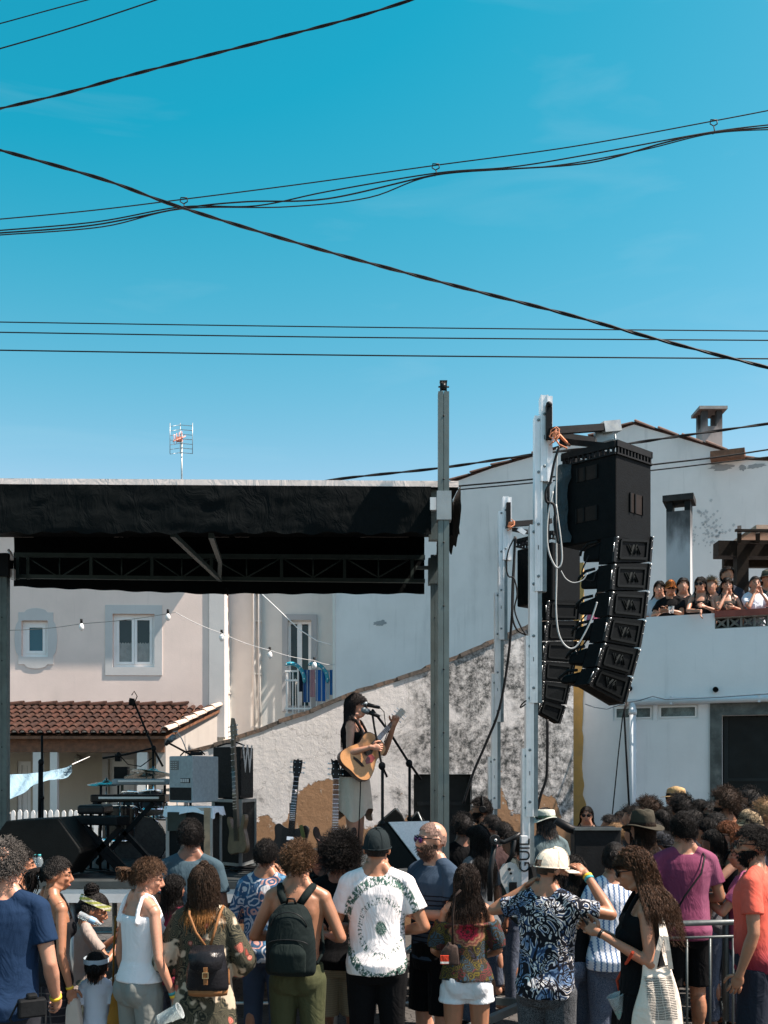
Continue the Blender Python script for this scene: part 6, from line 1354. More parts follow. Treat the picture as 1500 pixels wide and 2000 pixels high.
m = MB(); m.bb((-.03, -.014, -.02), (.03, -.004, .01)); m.bb((-.03, -.014, .05), (.03, -.004, .08)); m.bb((-.035, -.016, -.09), (.035, -.004, -.075)); part('pickup', m, CHROME, E1)
E2 = guitar('electric_guitar', 'dark sunburst electric guitar with two pointed horns on a stand in front of the singer', 'guitar', gmat(654, 1672, 8.5, 1.5, 10, -6), GRt, BLKG, mat((.03, .012, .008), .15, .5, 4, .02), .045, .40, mat((.24, .085, .03), .3, .3, 6, .03), BLKG, 'gr', (-.18, .14))
m = MB(); m.bb((-.028, -.016, .085), (.028, -.004, .125)); m.bb((-.03, -.014, -.03), (.03, -.004, .0)); m.bb((-.035, -.016, -.09), (.035, -.004, -.078)); part('pickup', m, CHROME, E2)
m = MB(); m.prism([(-.16, .15), (-.11, .12), (-.08, .14), (-.05, .10), (-.10, .09)], -.006, -.004); part('light_patch', m, mat((.35, .17, .14), .3, .3, 9, 0), E2)
BS = guitar('bass_guitar', 'worn wooden bass guitar leaning against the black amplifier', 'guitar', gmat(462, 1632, 9.3, -8, -42, -4), [(0, -.16), (.09, -.165), (.13, -.12), (.12, -.03), (.10, .05), (.125, .13), (.12, .18), (.09, .17), (.06, .08), (0, .07)], mat((.17, .10, .05), .4, .3, 7, .05), mat((.20, .13, .06), .35, .3, 7, .05), .042, .70, mat((.13, .085, .05), .5, .2, 7, .05), mat((.15, .11, .07), .5, .2, 7, .05), 'bass', (-.16, .09))
for (nm, x, Y, lb) in (('g', 566, 9.0, 'black tubular stand under the left electric guitar'), ('g', 654, 8.5, 'black tubular stand under the sunburst electric guitar')):
    b = W(x, 1700, Y); t = thing('guitar_stand', lb, 'guitar stand', (b.x, Y, SZ), 0, 'guitar stands')
    m = MB(); m.tube([(0, .12, .0), (0, .10, .30), (0, .08, .62)], .012, 6); part('upright', m, BLKM, t)
    for k in range(3): m = MB(); an_ = R(90+120*k); m.tube([(0, .10, .2), (.22*math.cos(an_), .10+.2*math.sin(an_), .015)], .010, 6); part('leg', m, BLKM, t)
    m = MB(); m.tube([(-.09, -.06, .10), (-.07, .06, .08), (0, .1, .1), (.07, .06, .08), (.09, -.06, .10)], .012, 6); part('cradle', m, BLKM, t)
# amplifiers and cases
def boxthing(name, label, cat, corner, Yc, left, Yl, right, Yr, y0, y1, mt, bev=.01, group=None):
    C_, L_, R_ = W(corner, 0, Yc), W(left, 0, Yl), W(right, 0, Yr); B_ = L_+R_-C_; zt, zb = W(0, y0, Yc).z, W(0, y1, Yc).z
    t = thing(name, label, cat, (C_.x, Yc, zb), 0, group); m = MB(); footprint(m, [(p.x, p.y) for p in (C_, R_, B_, L_)], zb, zt); b = part('cabinet', m, mt, t, True)
    if bev: bv = b.modifiers.new('b', 'BEVEL'); bv.width = bev; bv.segments = 2
    return t, C_, L_, R_, zb, zt
GREYA = mat((.24, .29, .31), .5, .12, 30, .25)
wa, C_, L_, R_, zb, zt = boxthing('amplifier', 'black amplifier combo with a large W on its grille cloth', 'amplifier', 468, 9.55, 416, 9.8, 495, 10.0, 1458, 1560, BLK)
c8, n = onface(C_, R_, .06, .94, zb+.03, zt-.13, .01); m = MB(); hexa(m, [p+n*.006 for p in c8]); gr_ = part('grille', m, mat((.022, .022, .022), .8, .5, 60, .4), wa, True)
c8, n = onface(C_, R_, .06, .94, zt-.11, zt-.02, .01); m = MB(); hexa(m, [p+n*.004 for p in c8]); part('control_panel', m, BLKG, wa, True)
d = (R_-C_); ang = math.atan2(d.y, d.x); font_mesh('W', .36, mat((.42, .43, .42), .5, .4, 80, .2), 'lettering', gr_, Matrix.Translation(C_+d*.5+n*.008+V((0, 0, (zb+zt)/2-.05-C_.z))) @ Matrix.Rotation(ang, 4, 'Z') @ Matrix.Scale(.85, 4, (1, 0, 0)) @ Matrix.Rotation(R(90), 4, 'X'), .001, .008)
m = MB(); m.tube([W(425, 1458, 9.7), W(440, 1453, 9.8), W(462, 1450, 9.9), W(478, 1456, 9.9)], .008, 5); part('carry_handle', m, BLK, wa, True)
c2, C_, L_, R_, zb2, zt2 = boxthing('flight_case', 'black flight case with aluminium edges under the black amplifier', 'case', 470, 9.5, 417, 9.8, 498, 10.0, 1562, 1692, BLK, 0)
def alu_edges(t, C_, L_, R_, zb, zt):
    B_ = L_+R_-C_; m = MB()
    for p in (C_, L_, R_): m.beam(V((p.x, p.y-.003, zb)), V((p.x, p.y-.003, zt)), .03, .03, (0, 1, 0))
    for z in (zb+.012, zt-.012):
        for p, q in ((L_, C_), (C_, R_)): m.beam(V((p.x, p.y-.004, z)), V((q.x, q.y-.004, z)), .03, .028)
    part('edge_trim', m, GALV, t, True)
alu_edges(c2, C_, L_, R_, zb2, zt2)
ga, C_, L_, R_, zb, zt = boxthing('amplifier', 'grey amplifier seen from the back on a white cloth', 'amplifier', 376, 8.75, 330, 8.95, 427, 9.1, 1476, 1568, GREYA)
c8, n = onface(L_, C_, .05, .95, zb+.02, zb+.13, .01); m = MB(); hexa(m, [p+n*.003 for p in c8]); part('open_back', m, BLK, ga, True)
c8, n = onface(L_, C_, .08, .42, zt-.12, zt-.04, .01); m = MB(); hexa(m, [p+n*.003 for p in c8]); pl_ = part('label_plate', m, mat((.07, .09, .095), .4, .2, 40, 0), ga, True)
m = MB()
for k in range(4):
    for j in range(3): q = c8[0].lerp(c8[1], .12+.3*j)+n*.0045+V((0, 0, .012+.018*k)); m.box(q, (.02, .003, .004))
part('print', m, mat((.4, .45, .46), .5, .1, 9, 0), pl_, True)
c8, n = onface(L_, C_, .5, .9, zb+.17, zb+.21, .01); m = MB(); hexa(m, [p+n*.003 for p in c8])
part('vent', m, BLK, ga, True); m = MB()
for k in range(4): q = c8[0].lerp(c8[1], .15+.23*k)+n*.006+V((0, 0, .02)); m.box(q, (.018, .004, .03))
part('socket', m, mat((.4, .42, .42), .4, .1, 9, 0), ga, True)
m = MB(); m.tube([W(352, 1476, 8.9), W(360, 1468, 8.9), W(392, 1466, 9.0), W(400, 1474, 9.0)], .007, 5); m.box(W(384, 1472, 8.95), (.10, .05, .03)); part('carry_handle', m, BLK, ga, True)
cs2, C_, L_, R_, zb2, zt2 = boxthing('equipment_case', 'black equipment rack with wooden and aluminium edges under the grey amplifier', 'case', 412, 8.6, 328, 8.85, 430, 8.85, 1578, 1705, BLK, 0); alu_edges(cs2, C_, L_, R_, zb2, zt2)
m = MB(); m.beam(V((C_.x-.03, C_.y-.018, zb2)), V((C_.x-.03, C_.y-.018, zt2)), .05, .012, (0, 1, 0)); part('wooden_strip', m, mat((.30, .22, .14), .7, .3, 6, .2), cs2, True)
m = MB(); m.bb((L_.x+.02, L_.y-.12, zt2-.2), (L_.x+.18, L_.y-.02, zt2-.04)); part('power_unit', m, mat((.03, .04, .035), .5, .2, 9, .1), cs2, True)
# cloth on the case
B_ = L_+R_-C_; cl = MB(); ctr = (L_+R_)/2; quad = [L_, C_, R_, B_]; n = 10; per = []
for k in range(4):
    for i in range(n): per.append(quad[k].lerp(quad[(k+1) % 4], i/n))
vs = [(ctr.x, ctr.y, zt2+.008)]; N_ = len(per)
for i, p in enumerate(per): e = p+(p-ctr).normalized()*.03; vs.append((e.x, e.y, zt2+.008))
for i, p in enumerate(per): e = p+(p-ctr).normalized()*(.045+.012*math.sin(i*1.9)); vs.append((e.x, e.y, zt2-.055-.018*math.sin(i*.8)-.02*(i % 10 < 2)))
cl.add(vs, [(0, 1+i, 1+(i+1) % N_) for i in range(N_)]+[(1+i, 1+N_+i, 1+N_+(i+1) % N_, 1+(i+1) % N_) for i in range(N_)], True); single('cloth', cl, cloth((.72, .76, .80)), 'white cloth draped over the rack under the grey amplifier', 'cloth')
# monitors
def prism_thing(name, label, cat, poly, Y0, Y1, mt, group=None, bev=.01):
    P_ = [W(x, y, Y0) for x, y in poly]; c = P_[0]; zb = min(p.z for p in P_); t = thing(name, label, cat, (np.mean([p.x for p in P_]), Y0, zb), 0, group); m = MB(); m.prism([(p.x, p.z) for p in P_], Y0, Y1); b = part('cabinet', m, mt, t, True)
    if bev: bv = b.modifiers.new('b', 'BEVEL'); bv.width = bev; bv.segments = 2
    return t
MONM = mat((.004, .005, .005), .6, .2, 20, .2)
mo = prism_thing('stage_monitor', 'large black wedge monitor at the left front of the stage', 'stage monitor', [(-30, 1712), (-14, 1640), (12, 1603), (113, 1598), (155, 1657), (157, 1666), (128, 1712)], 8.5, 9.0, MONM, 'stage monitors')
mo = thing('stage_monitor', 'wedge monitor with its pale grille in full sun beside the bald man', 'stage monitor', W(790, 1690, 8.5), 0, 'stage monitors')
p = lambda x, y, d: W(x, y, 8.5+d)
A_, B_, C_, D_ = p(755, 1605, -.05), p(838, 1603, .18), p(872, 1690, .0), p(822, 1692, -.2); E_, G_ = p(738, 1612, .35), p(744, 1692, .1)
m = MB(); dn = V((-.02, .10, -.22)); hexa(m, [D_+V((0, .12, -.05)), C_+V((0, .25, -.05)), B_+V((0, .3, -.35)), A_+V((-.02, .1, -.35)), D_, C_, B_, A_]); part('cabinet', m, MONM, mo, True)
m = MB(); m.add([p(735, 1612, -.05), p(754, 1606, -.06), p(820, 1694, -.21), p(750, 1698, -.1), p(735, 1612, .3), p(754, 1606, .3), p(820, 1694, .3), p(750, 1698, .3)], [(3, 2, 1, 0), (4, 5, 6, 7), (0, 1, 5, 4), (1, 2, 6, 5), (2, 3, 7, 6), (3, 0, 4, 7)]); part('side_panel', m, MONM, mo, True)
nn = (B_-A_).cross(D_-A_).normalized(); nn = nn if nn.z > 0 else -nn
m = MB(); hexa(m, [x.lerp((A_+C_)/2, .05)+nn*.004 for x in (D_, C_, B_, A_)]+[x.lerp((A_+C_)/2, .05)+nn*.012 for x in (D_, C_, B_, A_)]); part('grille', m, mat((.72, .70, .68), .6, .08, 60, .5, dirt=(7, .62, (.35, .33, .3), .6)), mo, True)  # grille coloured pale to carry the full sun on it
mo = prism_thing('stage_monitor', 'black wedge monitor with a sunlit rim behind the pale one', 'stage monitor', [(737, 1640), (737, 1611), (773, 1580), (786, 1592), (806, 1640)], 9.3, 9.8, MONM, 'stage monitors')
m = MB(); m.beam(W(773, 1580, 9.32), W(804, 1636, 9.32), .04, .012, (0, 1, 0)); part('sunlit_rim', m, GALV, mo, True)  # pale strip added as the sunlit edge of the wedge
mo = prism_thing('stage_monitor', 'smallest black wedge monitor peeking out near the rear post', 'stage monitor', [(796, 1640), (798, 1607), (816, 1586), (830, 1602), (838, 1640)], 9.9, 10.3, MONM, 'stage monitors')
m = MB(); m.tube([W(816, 1586, 9.89), W(836, 1632, 9.89)], .008, 5); part('sunlit_rim', m, GALV, mo, True)  # thin pale strip added to draw a sunlit edge here too
# microphone stands
def mic(t, p, q, r=.018):
    d = (V(q)-V(p)).normalized(); m = MB(); m.tube([p, V(p)+d*.045], [r*1.35, r*1.4], 12); m.sphere(p, r*1.4, 12, 8); part('mic_head', m, mat((.14, .17, .19), .35, .3, 60, .4, .5), t, True)
    m = MB(); m.tube([V(p)+d*.045, q], [r*1.1, r*.75], 10); part('microphone', m, BLKM, t, True)
def mstand(label, x, Y, top, zbase, booms, clutch=(), tripod=True):
    a = W(x, top, Y); t = thing('microphone_stand', label, 'microphone stand', (a.x, Y, zbase), 0, 'microphone stands'); m = MB(); m.tube([(a.x, Y, zbase+.03), a], .0125, 8); m.tube([(a.x, Y, zbase+.05), (a.x, Y, (zbase+a.z)/2)], .018, 8); m.sphere((a.x, Y, (zbase+a.z)/2), .025, 8, 6); part('pole', m, BLK, t, True)
    for k in range(3): m = MB(); an_ = R(30+120*k); m.tube([(a.x, Y, zbase+.10), (a.x+.3*math.cos(an_), Y+.3*math.sin(an_), zbase+.012)], .010, 6); part('leg', m, BLK, t, True)
    for pts, r in booms: m = MB(); m.tube([W(*q) for q in pts], r, 8); part('boom', m, BLK, t, True)
    for q in clutch: m = MB(); m.sphere(W(*q), (.03, .025, .035), 10, 7); part('clutch', m, BLK, t, True)
    return t
t = mstand('microphone stand with a long boom, standing right of the singer', 800, 8.9, 1490, SZ, [([(727, 1386, 8.7), (762, 1432, 8.8), (799, 1490, 8.9), (822, 1522, 8.95)], .011)], [(799, 1491, 8.88)]); mic(t, W(707, 1374, 8.7), W(742, 1382, 8.7))
m = MB(); m.tube([W(742, 1382, 8.7), W(750, 1390, 8.7), W(752, 1410, 8.7), W(757, 1430, 8.7), W(750, 1450, 8.75)], .004, 5); part('lead', m, CABLE, t, True)
t = mstand('nearer microphone stand directly in front of the guitar', 747, 8.45, 1498, SZ, [([(727, 1393, 8.45), (731, 1420, 8.45), (738, 1455, 8.45), (745, 1492, 8.45), (756, 1518, 8.45)], .009)], [(746, 1496, 8.45), (738, 1455, 8.44)]); mic(t, W(711, 1387, 8.45), W(742, 1400, 8.45))
m = MB(); m.tube([W(704, 1500, 8.5), W(704, 1540, 8.5), W(702, 1590, 8.5), W(700, 1640, 8.5)], .005, 5); part('lead', m, CABLE, t, True)
t = mstand('tall boom stand reaching up over the drum kit', 299, 11.2, 1462, SZ, [([(262, 1372, 11.2), (300, 1463, 11.2), (318, 1497, 11.2)], .012), ([(200, 1481, 11.0), (245, 1474, 11.1), (300, 1461, 11.2)], .011)], [(300, 1462, 11.18), (232, 1475, 11.08)])
m = MB(); m.tube([W(258, 1364, 11.2), W(256, 1378, 11.2)], .03, 8); m.tube([W(263, 1372, 11.2), W(268, 1360, 11.2), W(262, 1350, 11.2), W(257, 1358, 11.2)], .006, 5); m.box(W(258, 1372, 11.2), (.06, .05, .05)); m.tube([W(236, 1478, 11.1), W(250, 1493, 11.1), (W(275, 1497, 11.1)), W(298, 1480, 11.15)], .006, 5); part('microphone', m, BLK, t, True)
t = mstand('short boom stand aimed at the top of the grey amplifier', 372, 9.4, 1474, SZ, [([(331, 1452, 9.3), (372, 1474, 9.4)], .009)]); mic(t, W(338, 1440, 9.3), W(323, 1455, 9.3), .02)
m = MB(); m.tube([W(338, 1430, 9.3), W(346, 1428, 9.3), W(356, 1445, 9.3), W(366, 1470, 9.35)], .005, 5); part('lead', m, GREYC, t, True)
t = mstand('bare straight stand at the left with a clutch half way up', 82, 10.4, 1436, SZ, [], [(80, 1489, 10.38)]); m = MB(); m.tube([W(79, 1489, 10.4), W(78, 1600, 10.4)], .022, 8); part('lower_tube', m, BLK, t, True)
t = mstand('thin stand holding a black box behind the keyboards', 231, 11.3, 1500, SZ, []); m = MB(); m.box(W(238, 1510, 11.3), (.15, .1, .14)); m.box(W(231, 1480, 11.25), (.06, .06, .08)); part('monitor_box', m, BLK, t, True)
# keyboards
def keyboard(label, x0, x1, y0, y1, Y, light, group='keyboards'):
    a, b = W(x0, y0, Y), W(x1, y1, Y); t = thing('keyboard', label, 'keyboard', ((a.x+b.x)/2, Y, b.z), 0, group); m = MB(); m.bb((a.x, Y, b.z), (b.x, Y+.30, a.z)); c = part('case', m, GREYA if light else BLKG, t, True); bv = c.modifiers.new('b', 'BEVEL'); bv.width = .01
    n = int((b.x-a.x)*.82/.0235); km = MB(); km.bb((0, 0, 0), (.0215, .14, .02)); kme = km.mesh('key', mat((.70, .69, .66), .3, .03, 9, 0))
    for i in range(n): o = part('key', None, None, t, mesh=kme); o.location = (a.x+(b.x-a.x)*.12+i*.0235-t.location.x, -.022, (a.z-b.z)*.45)
    return t
keyboard('black stage piano, the lower wide one with white keys showing', 176, 322, 1552, 1567, 9.6, False); keyboard('grey synthesiser on the upper tier in front of the drums', 218, 330, 1521, 1533, 9.9, True)
t = thing('keyboard_stand', 'black X-shaped stand carrying the stage piano', 'keyboard stand', (W(248, 1600, 9.75).x, 9.75, SZ))
for y in (9.66, 9.86):
    for p, q in (((190, 1568), (300, 1690)), ((300, 1568), (190, 1690))): m = MB(); m.beam(W(*p, y), V((W(q[0], 0, y).x, y, SZ+.03)), .04, .035, (0, 1, 0)); part('leg', m, BLK, t, True)
for p in (185, 310): m = MB(); m.beam(W(p, 1569, 9.6), W(p, 1569, 9.95), .04, .03); part('rest_arm', m, BLK, t, True); m = MB(); m.tube([W(p+12, 1568, 9.9), W(p+12, 1534, 9.95)], .014, 6); part('tier_post', m, BLK, t, True)
t = thing('piano_bench', 'black padded piano bench beside the stage piano', 'bench', (W(182, 1, 9.2).x, 9.2, SZ)); m = MB(); a, b = W(156, 1572, 9.2), W(208, 1590, 9.2); m.bb((a.x, 9.1, b.z), (b.x, 9.45, a.z)); q = part('cushion', m, BLKM, t, True); bv = q.modifiers.new('b', 'BEVEL'); bv.width = .025; bv.segments = 3
for x in (a.x+.04, b.x-.04):
    for y in (9.14, 9.4): m = MB(); m.tube([(x, y, SZ), (x, y, b.z)], .014, 6); part('leg', m, BLK, t, True)
t, *_ = boxthing('rack_unit', 'flat black case lying in front of the piano bench', 'case', 228, 8.9, 138, 9.1, 255, 9.1, 1595, 1613, BLK)
t = thing('trestle', 'black crossed stand under the flat case', 'stand', (W(190, 0, 9.05).x, 9.05, SZ))
for p, q in (((150, 1614), (235, 1700)), ((238, 1614), (155, 1700)), ((165, 1614), (250, 1700))): m = MB(); m.beam(W(*p, 9.05), V((W(q[0], 0, 9.05).x, 9.05, SZ+.02)), .045, .04, (0, 1, 0)); part('leg', m, BLK, t, True)
# drum kit
def drum(label, c, ax, r, h, shell, name='drum'):
    t = thing(name, label, 'drum', c, 0, 'drums of the kit'); ax = V(ax).normalized(); m = MB(); m.lathe((0, 0, 0), ax, [(r, 0), (r, h)], 26, False); part('shell', m, shell, t)
    m = MB(); m.lathe(-ax*.006, ax, [(r*1.03, 0), (r*1.04, .03), (r*1.0, .03)], 26, False); m.lathe(ax*(h-.02), ax, [(r*1.0, 0), (r*1.04, 0), (r*1.03, .03)], 26, False); part('hoop', m, CHROME, t)
    m = MB(); m.lathe(ax*(h+.002), ax, [(r*.99, 0), (r*.99, .003)], 26); m.lathe(-ax*.002, -ax, [(r*.99, 0), (r*.99, .003)], 26); part('skin', m, mat((.05, .05, .05), .3, .2, 5, .02) if name == 'bass_drum' else mat((.5, .5, .48), .5, .05, 5, .02), t)
    u = ax.orthogonal().normalized(); w_ = ax.cross(u)
    for k in range(8): a_ = k*math.pi/4+.2; q = (u*math.cos(a_)+w_*math.sin(a_))*(r+.012); m = MB(); m.tube([q+ax*.02, q+ax*(h-.01)], .006, 5); m.tube([q+ax*(h*.3), q+ax*(h*.7)], .012, 6); part('lug', m, CHROME, t)
    return t
SHL = mat((.025, .020, .020), .15, .2, 5, .02)
drum('bass drum with chrome lugs low behind the keyboards', W(272, 1640, 11.1), (.25, -1, 0), .27, .38, SHL, 'bass_drum'); drum('floor tom standing left in the drum kit', V((*W(236, 1630, 10.8)[:2], 1.38)), (0, .05, 1), .19, .36, SHL, 'floor_tom')
drum('left of the two rack toms above the bass drum', W(258, 1588, 10.9), (.1, .25, 1), .14, .2, SHL, 'rack_tom'); drum('right of the two rack toms above the bass drum', W(296, 1586, 10.9), (-.1, .25, 1), .15, .2, SHL, 'rack_tom'); drum('silver snare drum at the right of the drum kit', W(322, 1600, 11.3), (0, .1, 1), .17, .13, CHROME, 'snare_drum')
CYM = mat((.42, .46, .42), .25, .2, 4, .05, .85)
for i, (x, y, r, tl_, lb) in enumerate(((208, 1528, .20, (.0, -.1, 1), 'low tilted cymbal at the left end of the grey synthesiser'), (300, 1506, .27, (.12, .1, 1), 'upper wide cymbal above the drum kit'), (286, 1512, .24, (-.12, .15, 1), 'lower wide cymbal above the drum kit'), (346, 1540, .18, (0, .1, 1), 'cymbal half hidden behind the grey amplifier'))):
    c = W(x, y, 10.9+.1*i); t = thing('cymbal', lb, 'cymbal', c, 0, 'cymbals'); m = MB(); m.lathe((0, 0, 0), tl_, [(r, -.02), (r*.6, -.004), (r*.2, .008), (r*.17, .02), (.006, .034)], 30, False); q = part('plate', m, CYM, t); md = q.modifiers.new('s', 'SOLIDIFY'); md.thickness = .002
    m = MB(); m.tube([(0, 0, .05), (0, 0, -(c.z-SZ)+.3)], .009, 6)
    for k in range(3): a_ = R(120*k+20); m.tube([(0, 0, -(c.z-SZ)+.3), (.25*math.cos(a_), .25*math.sin(a_), -(c.z-SZ)+.01)], .009, 5)
    part('stand', m, CHROME, t)
# leads lying on the deck and plastic bottles
r = np.random.RandomState(12)
for k, (x, y, lb) in enumerate(((200, 9.0, 'tangle of black leads on the deck in front of the piano bench'), (470, 9.2, 'tangle of black leads on the deck below the bass guitar'), (545, 8.7, 'loose black lead on the deck beside the left electric guitar'), (690, 8.8, 'coil of black lead on the deck at the feet of the singer'))):
    c = W(x, 1600, y); m = MB()
    for j in range(3): ph = r.rand()*6; m.tube([(c.x+.35*math.sin(ph+q*.5)*(.5+.2*j)+.02*q, y+.2*math.cos(ph*1.3+q*.63), SZ+.012+.008*j) for q in range(22)], .008, 5)
    single('lead', m, CABLE, lb, 'cable', 'leads lying on the deck')
for i, (x, lb) in enumerate(((67, 'left of two plastic water bottles at the deck edge'), (77, 'right of two plastic water bottles at the deck edge'))):
    c = W(x, 1715, 8.38); t = thing('water_bottle', lb, 'bottle', (c.x, 8.38, SZ), 0, 'water bottles at the deck edge'); m = MB(); m.lathe((0, 0, 0), (0, 0, 1), [(.03, 0), (.032, .02), (.030, .10), (.032, .14), (.025, .18), (.012, .20)], 14); part('bottle', m, glow_clear('pet', (.5, .6, .65)), t); m = MB(); m.lathe((0, 0, .2), (0, 0, 1), [(.013, 0), (.013, .018)], 10); part('bottle_cap', m, TEAL, t)
m = MB(); m.tube([W(500, 1668, 8.6), W(512, 1660, 8.6), W(520, 1650, 8.6)], .01, 5)
# ------------------------------------------------------------------ the people
def arm(e, w, **k): return dict(e=e, w=w, **k)
SH = ('short', HDK, {}); CU = ('curly', HDK, {}); LO = lambda m=HDK, L=.32, **k: ('long', m, dict(L=L, **k)); TIED = lambda m=HDK, **k: ('tied', m, k)
CR = 'people in the crowd'
def curly(m=HDK, vol=0.): return ('curly', m, dict(vol=vol))
WT = cloth((.80, .79, .80)); BL = BLACKC; NAVY = cloth((.010, .026, .062)); SLATE = cloth((.045, .075, .095)); KHAKI = cloth((.30, .25, .17), pat='stripes', s=(420., .2, .7, (.24, .20, .14))); OLIVE = cloth((.055, .060, .030)); GREYT = cloth((.24, .25, .23)); BLKD = cloth((.016, .016, .018), pat='denim', d=(.03, .03, .035))
bentR = arm((.265, -.01, 1.15), (.13, .22, 1.12)); bentL = arm((-.265, -.01, 1.15), (-.13, .22, 1.12))
foldL = arm((-.25, .04, 1.16), (.06, .20, 1.17)); foldR = arm((.25, .04, 1.16), (-.06, .23, 1.19))
# ---- front row, from the left
P1, *_ = P('man with grey curly hair in a navy t-shirt at the left edge, camera in hand', 8, 1636, 420, -4, skin=SKP, hair=('curly', hairmat((.10, .09, .082)), dict(vol=-.09)), sm=NAVY, pm=cloth((.02, .022, .028)), lod=0, group=CR, arms=(None, arm((.25, -.02, 1.14), (.235, .10, .93), d=(-.1, .7, -.6), curl=.9)), build=1.08, band=[('R', [YEL])])
P('man with dark hair half hidden behind the grey-haired man, face turned right', 38, 1655, 330, -75, skin=SKT, sm=BL, lod=1, group=CR)
P('woman in a black camisole dress with a loose ponytail, face turned right', 102, 1668, 352, -48, 'f', SKT, TIED(HDK, tail=.20), 'cami', cloth((.012, .012, .014)), 'minis', cloth((.014, .014, .018), pat='plaid'), lod=0, group=CR, head=(-28, -8), band=[('R', [YEL])])
g, hp, K, FM = P('girl with a green zigzag headband drinking from a bottle', 168, 1742, 330, -62, 'f', SKT, TIED(HDK, bun=(0, -.06, .12), bunr=.045), 'tee', cloth((.33, .27, .24)), 'skirt', cloth((.10, .12, .10)), lod=0, group=CR, age=.8, head=(-10, -22), arms=(arm((-.20, .16, 1.22), (-.05, .30, 1.38), curl=.9), arm((.22, .14, 1.20), (.04, .32, 1.36), curl=.9)), build=.92)
headband(g, FM, cloth((.42, .45, .12), pat='stripes', s=(230., .1, .4, (.70, .70, .55)), z=9.), 1.17, -.1)
for i, (nm, cols) in enumerate((('R', [TEAL]),)): pass
b = W(198, 1806, 6.2); t = thing('water_bottle', 'clear plastic bottle at the mouth of the girl with the headband', 'bottle', b, 0, rot=(R(0), R(-62), R(20))); t.scale = (.72, .72, .72); m = MB(); m.lathe((0, 0, 0), (0, 0, 1), [(.012, 0), (.013, .02), (.028, .05), (.030, .10), (.027, .13), (.030, .16), (.030, .20), (.02, .21)], 14); part('bottle', m, glow_clear('pet2', (.75, .85, .9)), t); m = MB(); m.lathe((0, 0, .06), (0, 0, 1), [(.0305, 0), (.0305, .05)], 14, False); part('label_sleeve', m, mat((.25, .45, .65), .4, .1, 9, 0), t)
c, hp, K, FM = P('small child in a white t-shirt with a pale headband seen from behind', 188, 1862, 352, 8, 'f', SKT, TIED(HDK, tail=.14), 'tee', cloth((.55, .60, .68)), 'minis', cloth((.3, .32, .36)), lod=0, group=CR, age=.6, hs=1.45, build=.95); headband(c, FM, cloth((.35, .42, .48)), 1.2, .1)
P('woman in a white tank top and grey trousers, hair tied up, face turned right', 276, 1672, 362, -42, 'f', SKP, ('short', hairmat((.075, .04, .022)), dict(tail=.10, vol=.03, N=1600)), 'tank', WT, 'long', GREYT, lod=0, group=CR, head=(-38, -14), arms=(None, arm((.235, -.03, 1.12), (.26, .07, .87), d=(.2, .35, -.75), curl=.7)), band=[('R', [YEL, TEAL])])
P('person with short black hair in a slate grey t-shirt right in front of the stage', 372, 1598, 300, 6, skin=SKD, sm=SLATE, lod=1, group=CR, build=1.05)
P('woman in a wide floral kimono with bleached hair tips and a small topknot', 398, 1690, 365, 2, 'f', SKT, ('long', hairmat((.03, .017, .010), (1.28, 1.34, (.42, .19, .06))), dict(L=.23, vol=.14, bun=(0, -.01, .135), bunr=.028, wave=.006)), 'robe', cloth((.48, .40, .30), pat='kimono'), None, None, lod=0, group=CR, arms=(arm((-.27, .0, 1.13), (-.16, .18, 1.02)), arm((.27, .0, 1.13), (.16, .18, 1.02))))
P('dark-haired man in a blue and white tropical shirt, hand at his chin', 519, 1638, 302, -10, skin=SKT, shirt='long', sm=cloth((.045, .10, .18), pat='hawaii'), pm=cloth((.05, .07, .11)), lod=1, group=CR, arms=(bentL, arm((.24, .08, 1.14), (.10, .16, 1.45))))
P('shirtless man with curly brown hair wearing a dark backpack', 582, 1640, 352, -8, skin=SKT, hair=('curly', hairmat((.085, .045, .022)), dict(vol=-.05)), shirt=None, pm=OLIVE, lod=0, group=CR, arms=(arm((-.285, -.02, 1.16), (-.15, .22, 1.13)), arm((.285, -.02, 1.16), (.14, .24, 1.14))))
P('person with a large dark afro in a black t-shirt and khaki shorts', 664, 1636, 322, 0, skin=SKD, hair=('afro', HDK, dict(vol=.13)), sm=BL, pants='shorts', pm=KHAKI, lod=0, group=CR, build=1.1)
P('man in a black cap and a white tie-dye t-shirt with green rings', 736, 1612, 344, -4, skin=SKT, hair=('buzz', HDK, {}), sm=cloth((.80, .76, .76), pat='tiedye', c=(1.13, .035), fold=.65), pm=BL, lod=0, group=CR, build=1.08, hat=('cap', (.012, .018, .020), True), arms=(arm((-.27, .0, 1.13), (-.10, .22, 1.10)), arm((.30, -.02, 1.15), (.12, .20, 1.08))))
P('bald bearded man in mirrored sunglasses and a striped navy t-shirt, arms folded', 846, 1600, 326, 126, skin=SKP, hair=('buzz', hairmat((.16, .10, .08), None, .6), {}), beard=hairmat((.10, .06, .045), None, .6), glasses='purple', sm=cloth((.035, .055, .085), pat='stripes', s=(210., .55, .8, (.006, .007, .012)), z=1.30), pants='shorts', pm=BL, lod=0, group=CR, build=1.05, arms=(foldL, foldR), head=(-14, 0))
P('woman in an embroidered off-shoulder top and white denim shorts, long dark hair', 911, 1686, 342, 0, 'f', SKT, LO(hairmat((.018, .011, .008)), .27, wave=.006, vol=.02), 'offs', cloth((.035, .03, .022), pat='boho', c=(1.10,)), 'hot', cloth((.66, .70, .74), pat='denim', d=(.80, .80, .80)), lod=0, group=CR, head=(-18, 0), build=1.02, arms=(arm((-.235, .0, 1.14), (-.15, .20, 1.05)), arm((.235, .0, 1.14), (.15, .20, 1.06))))
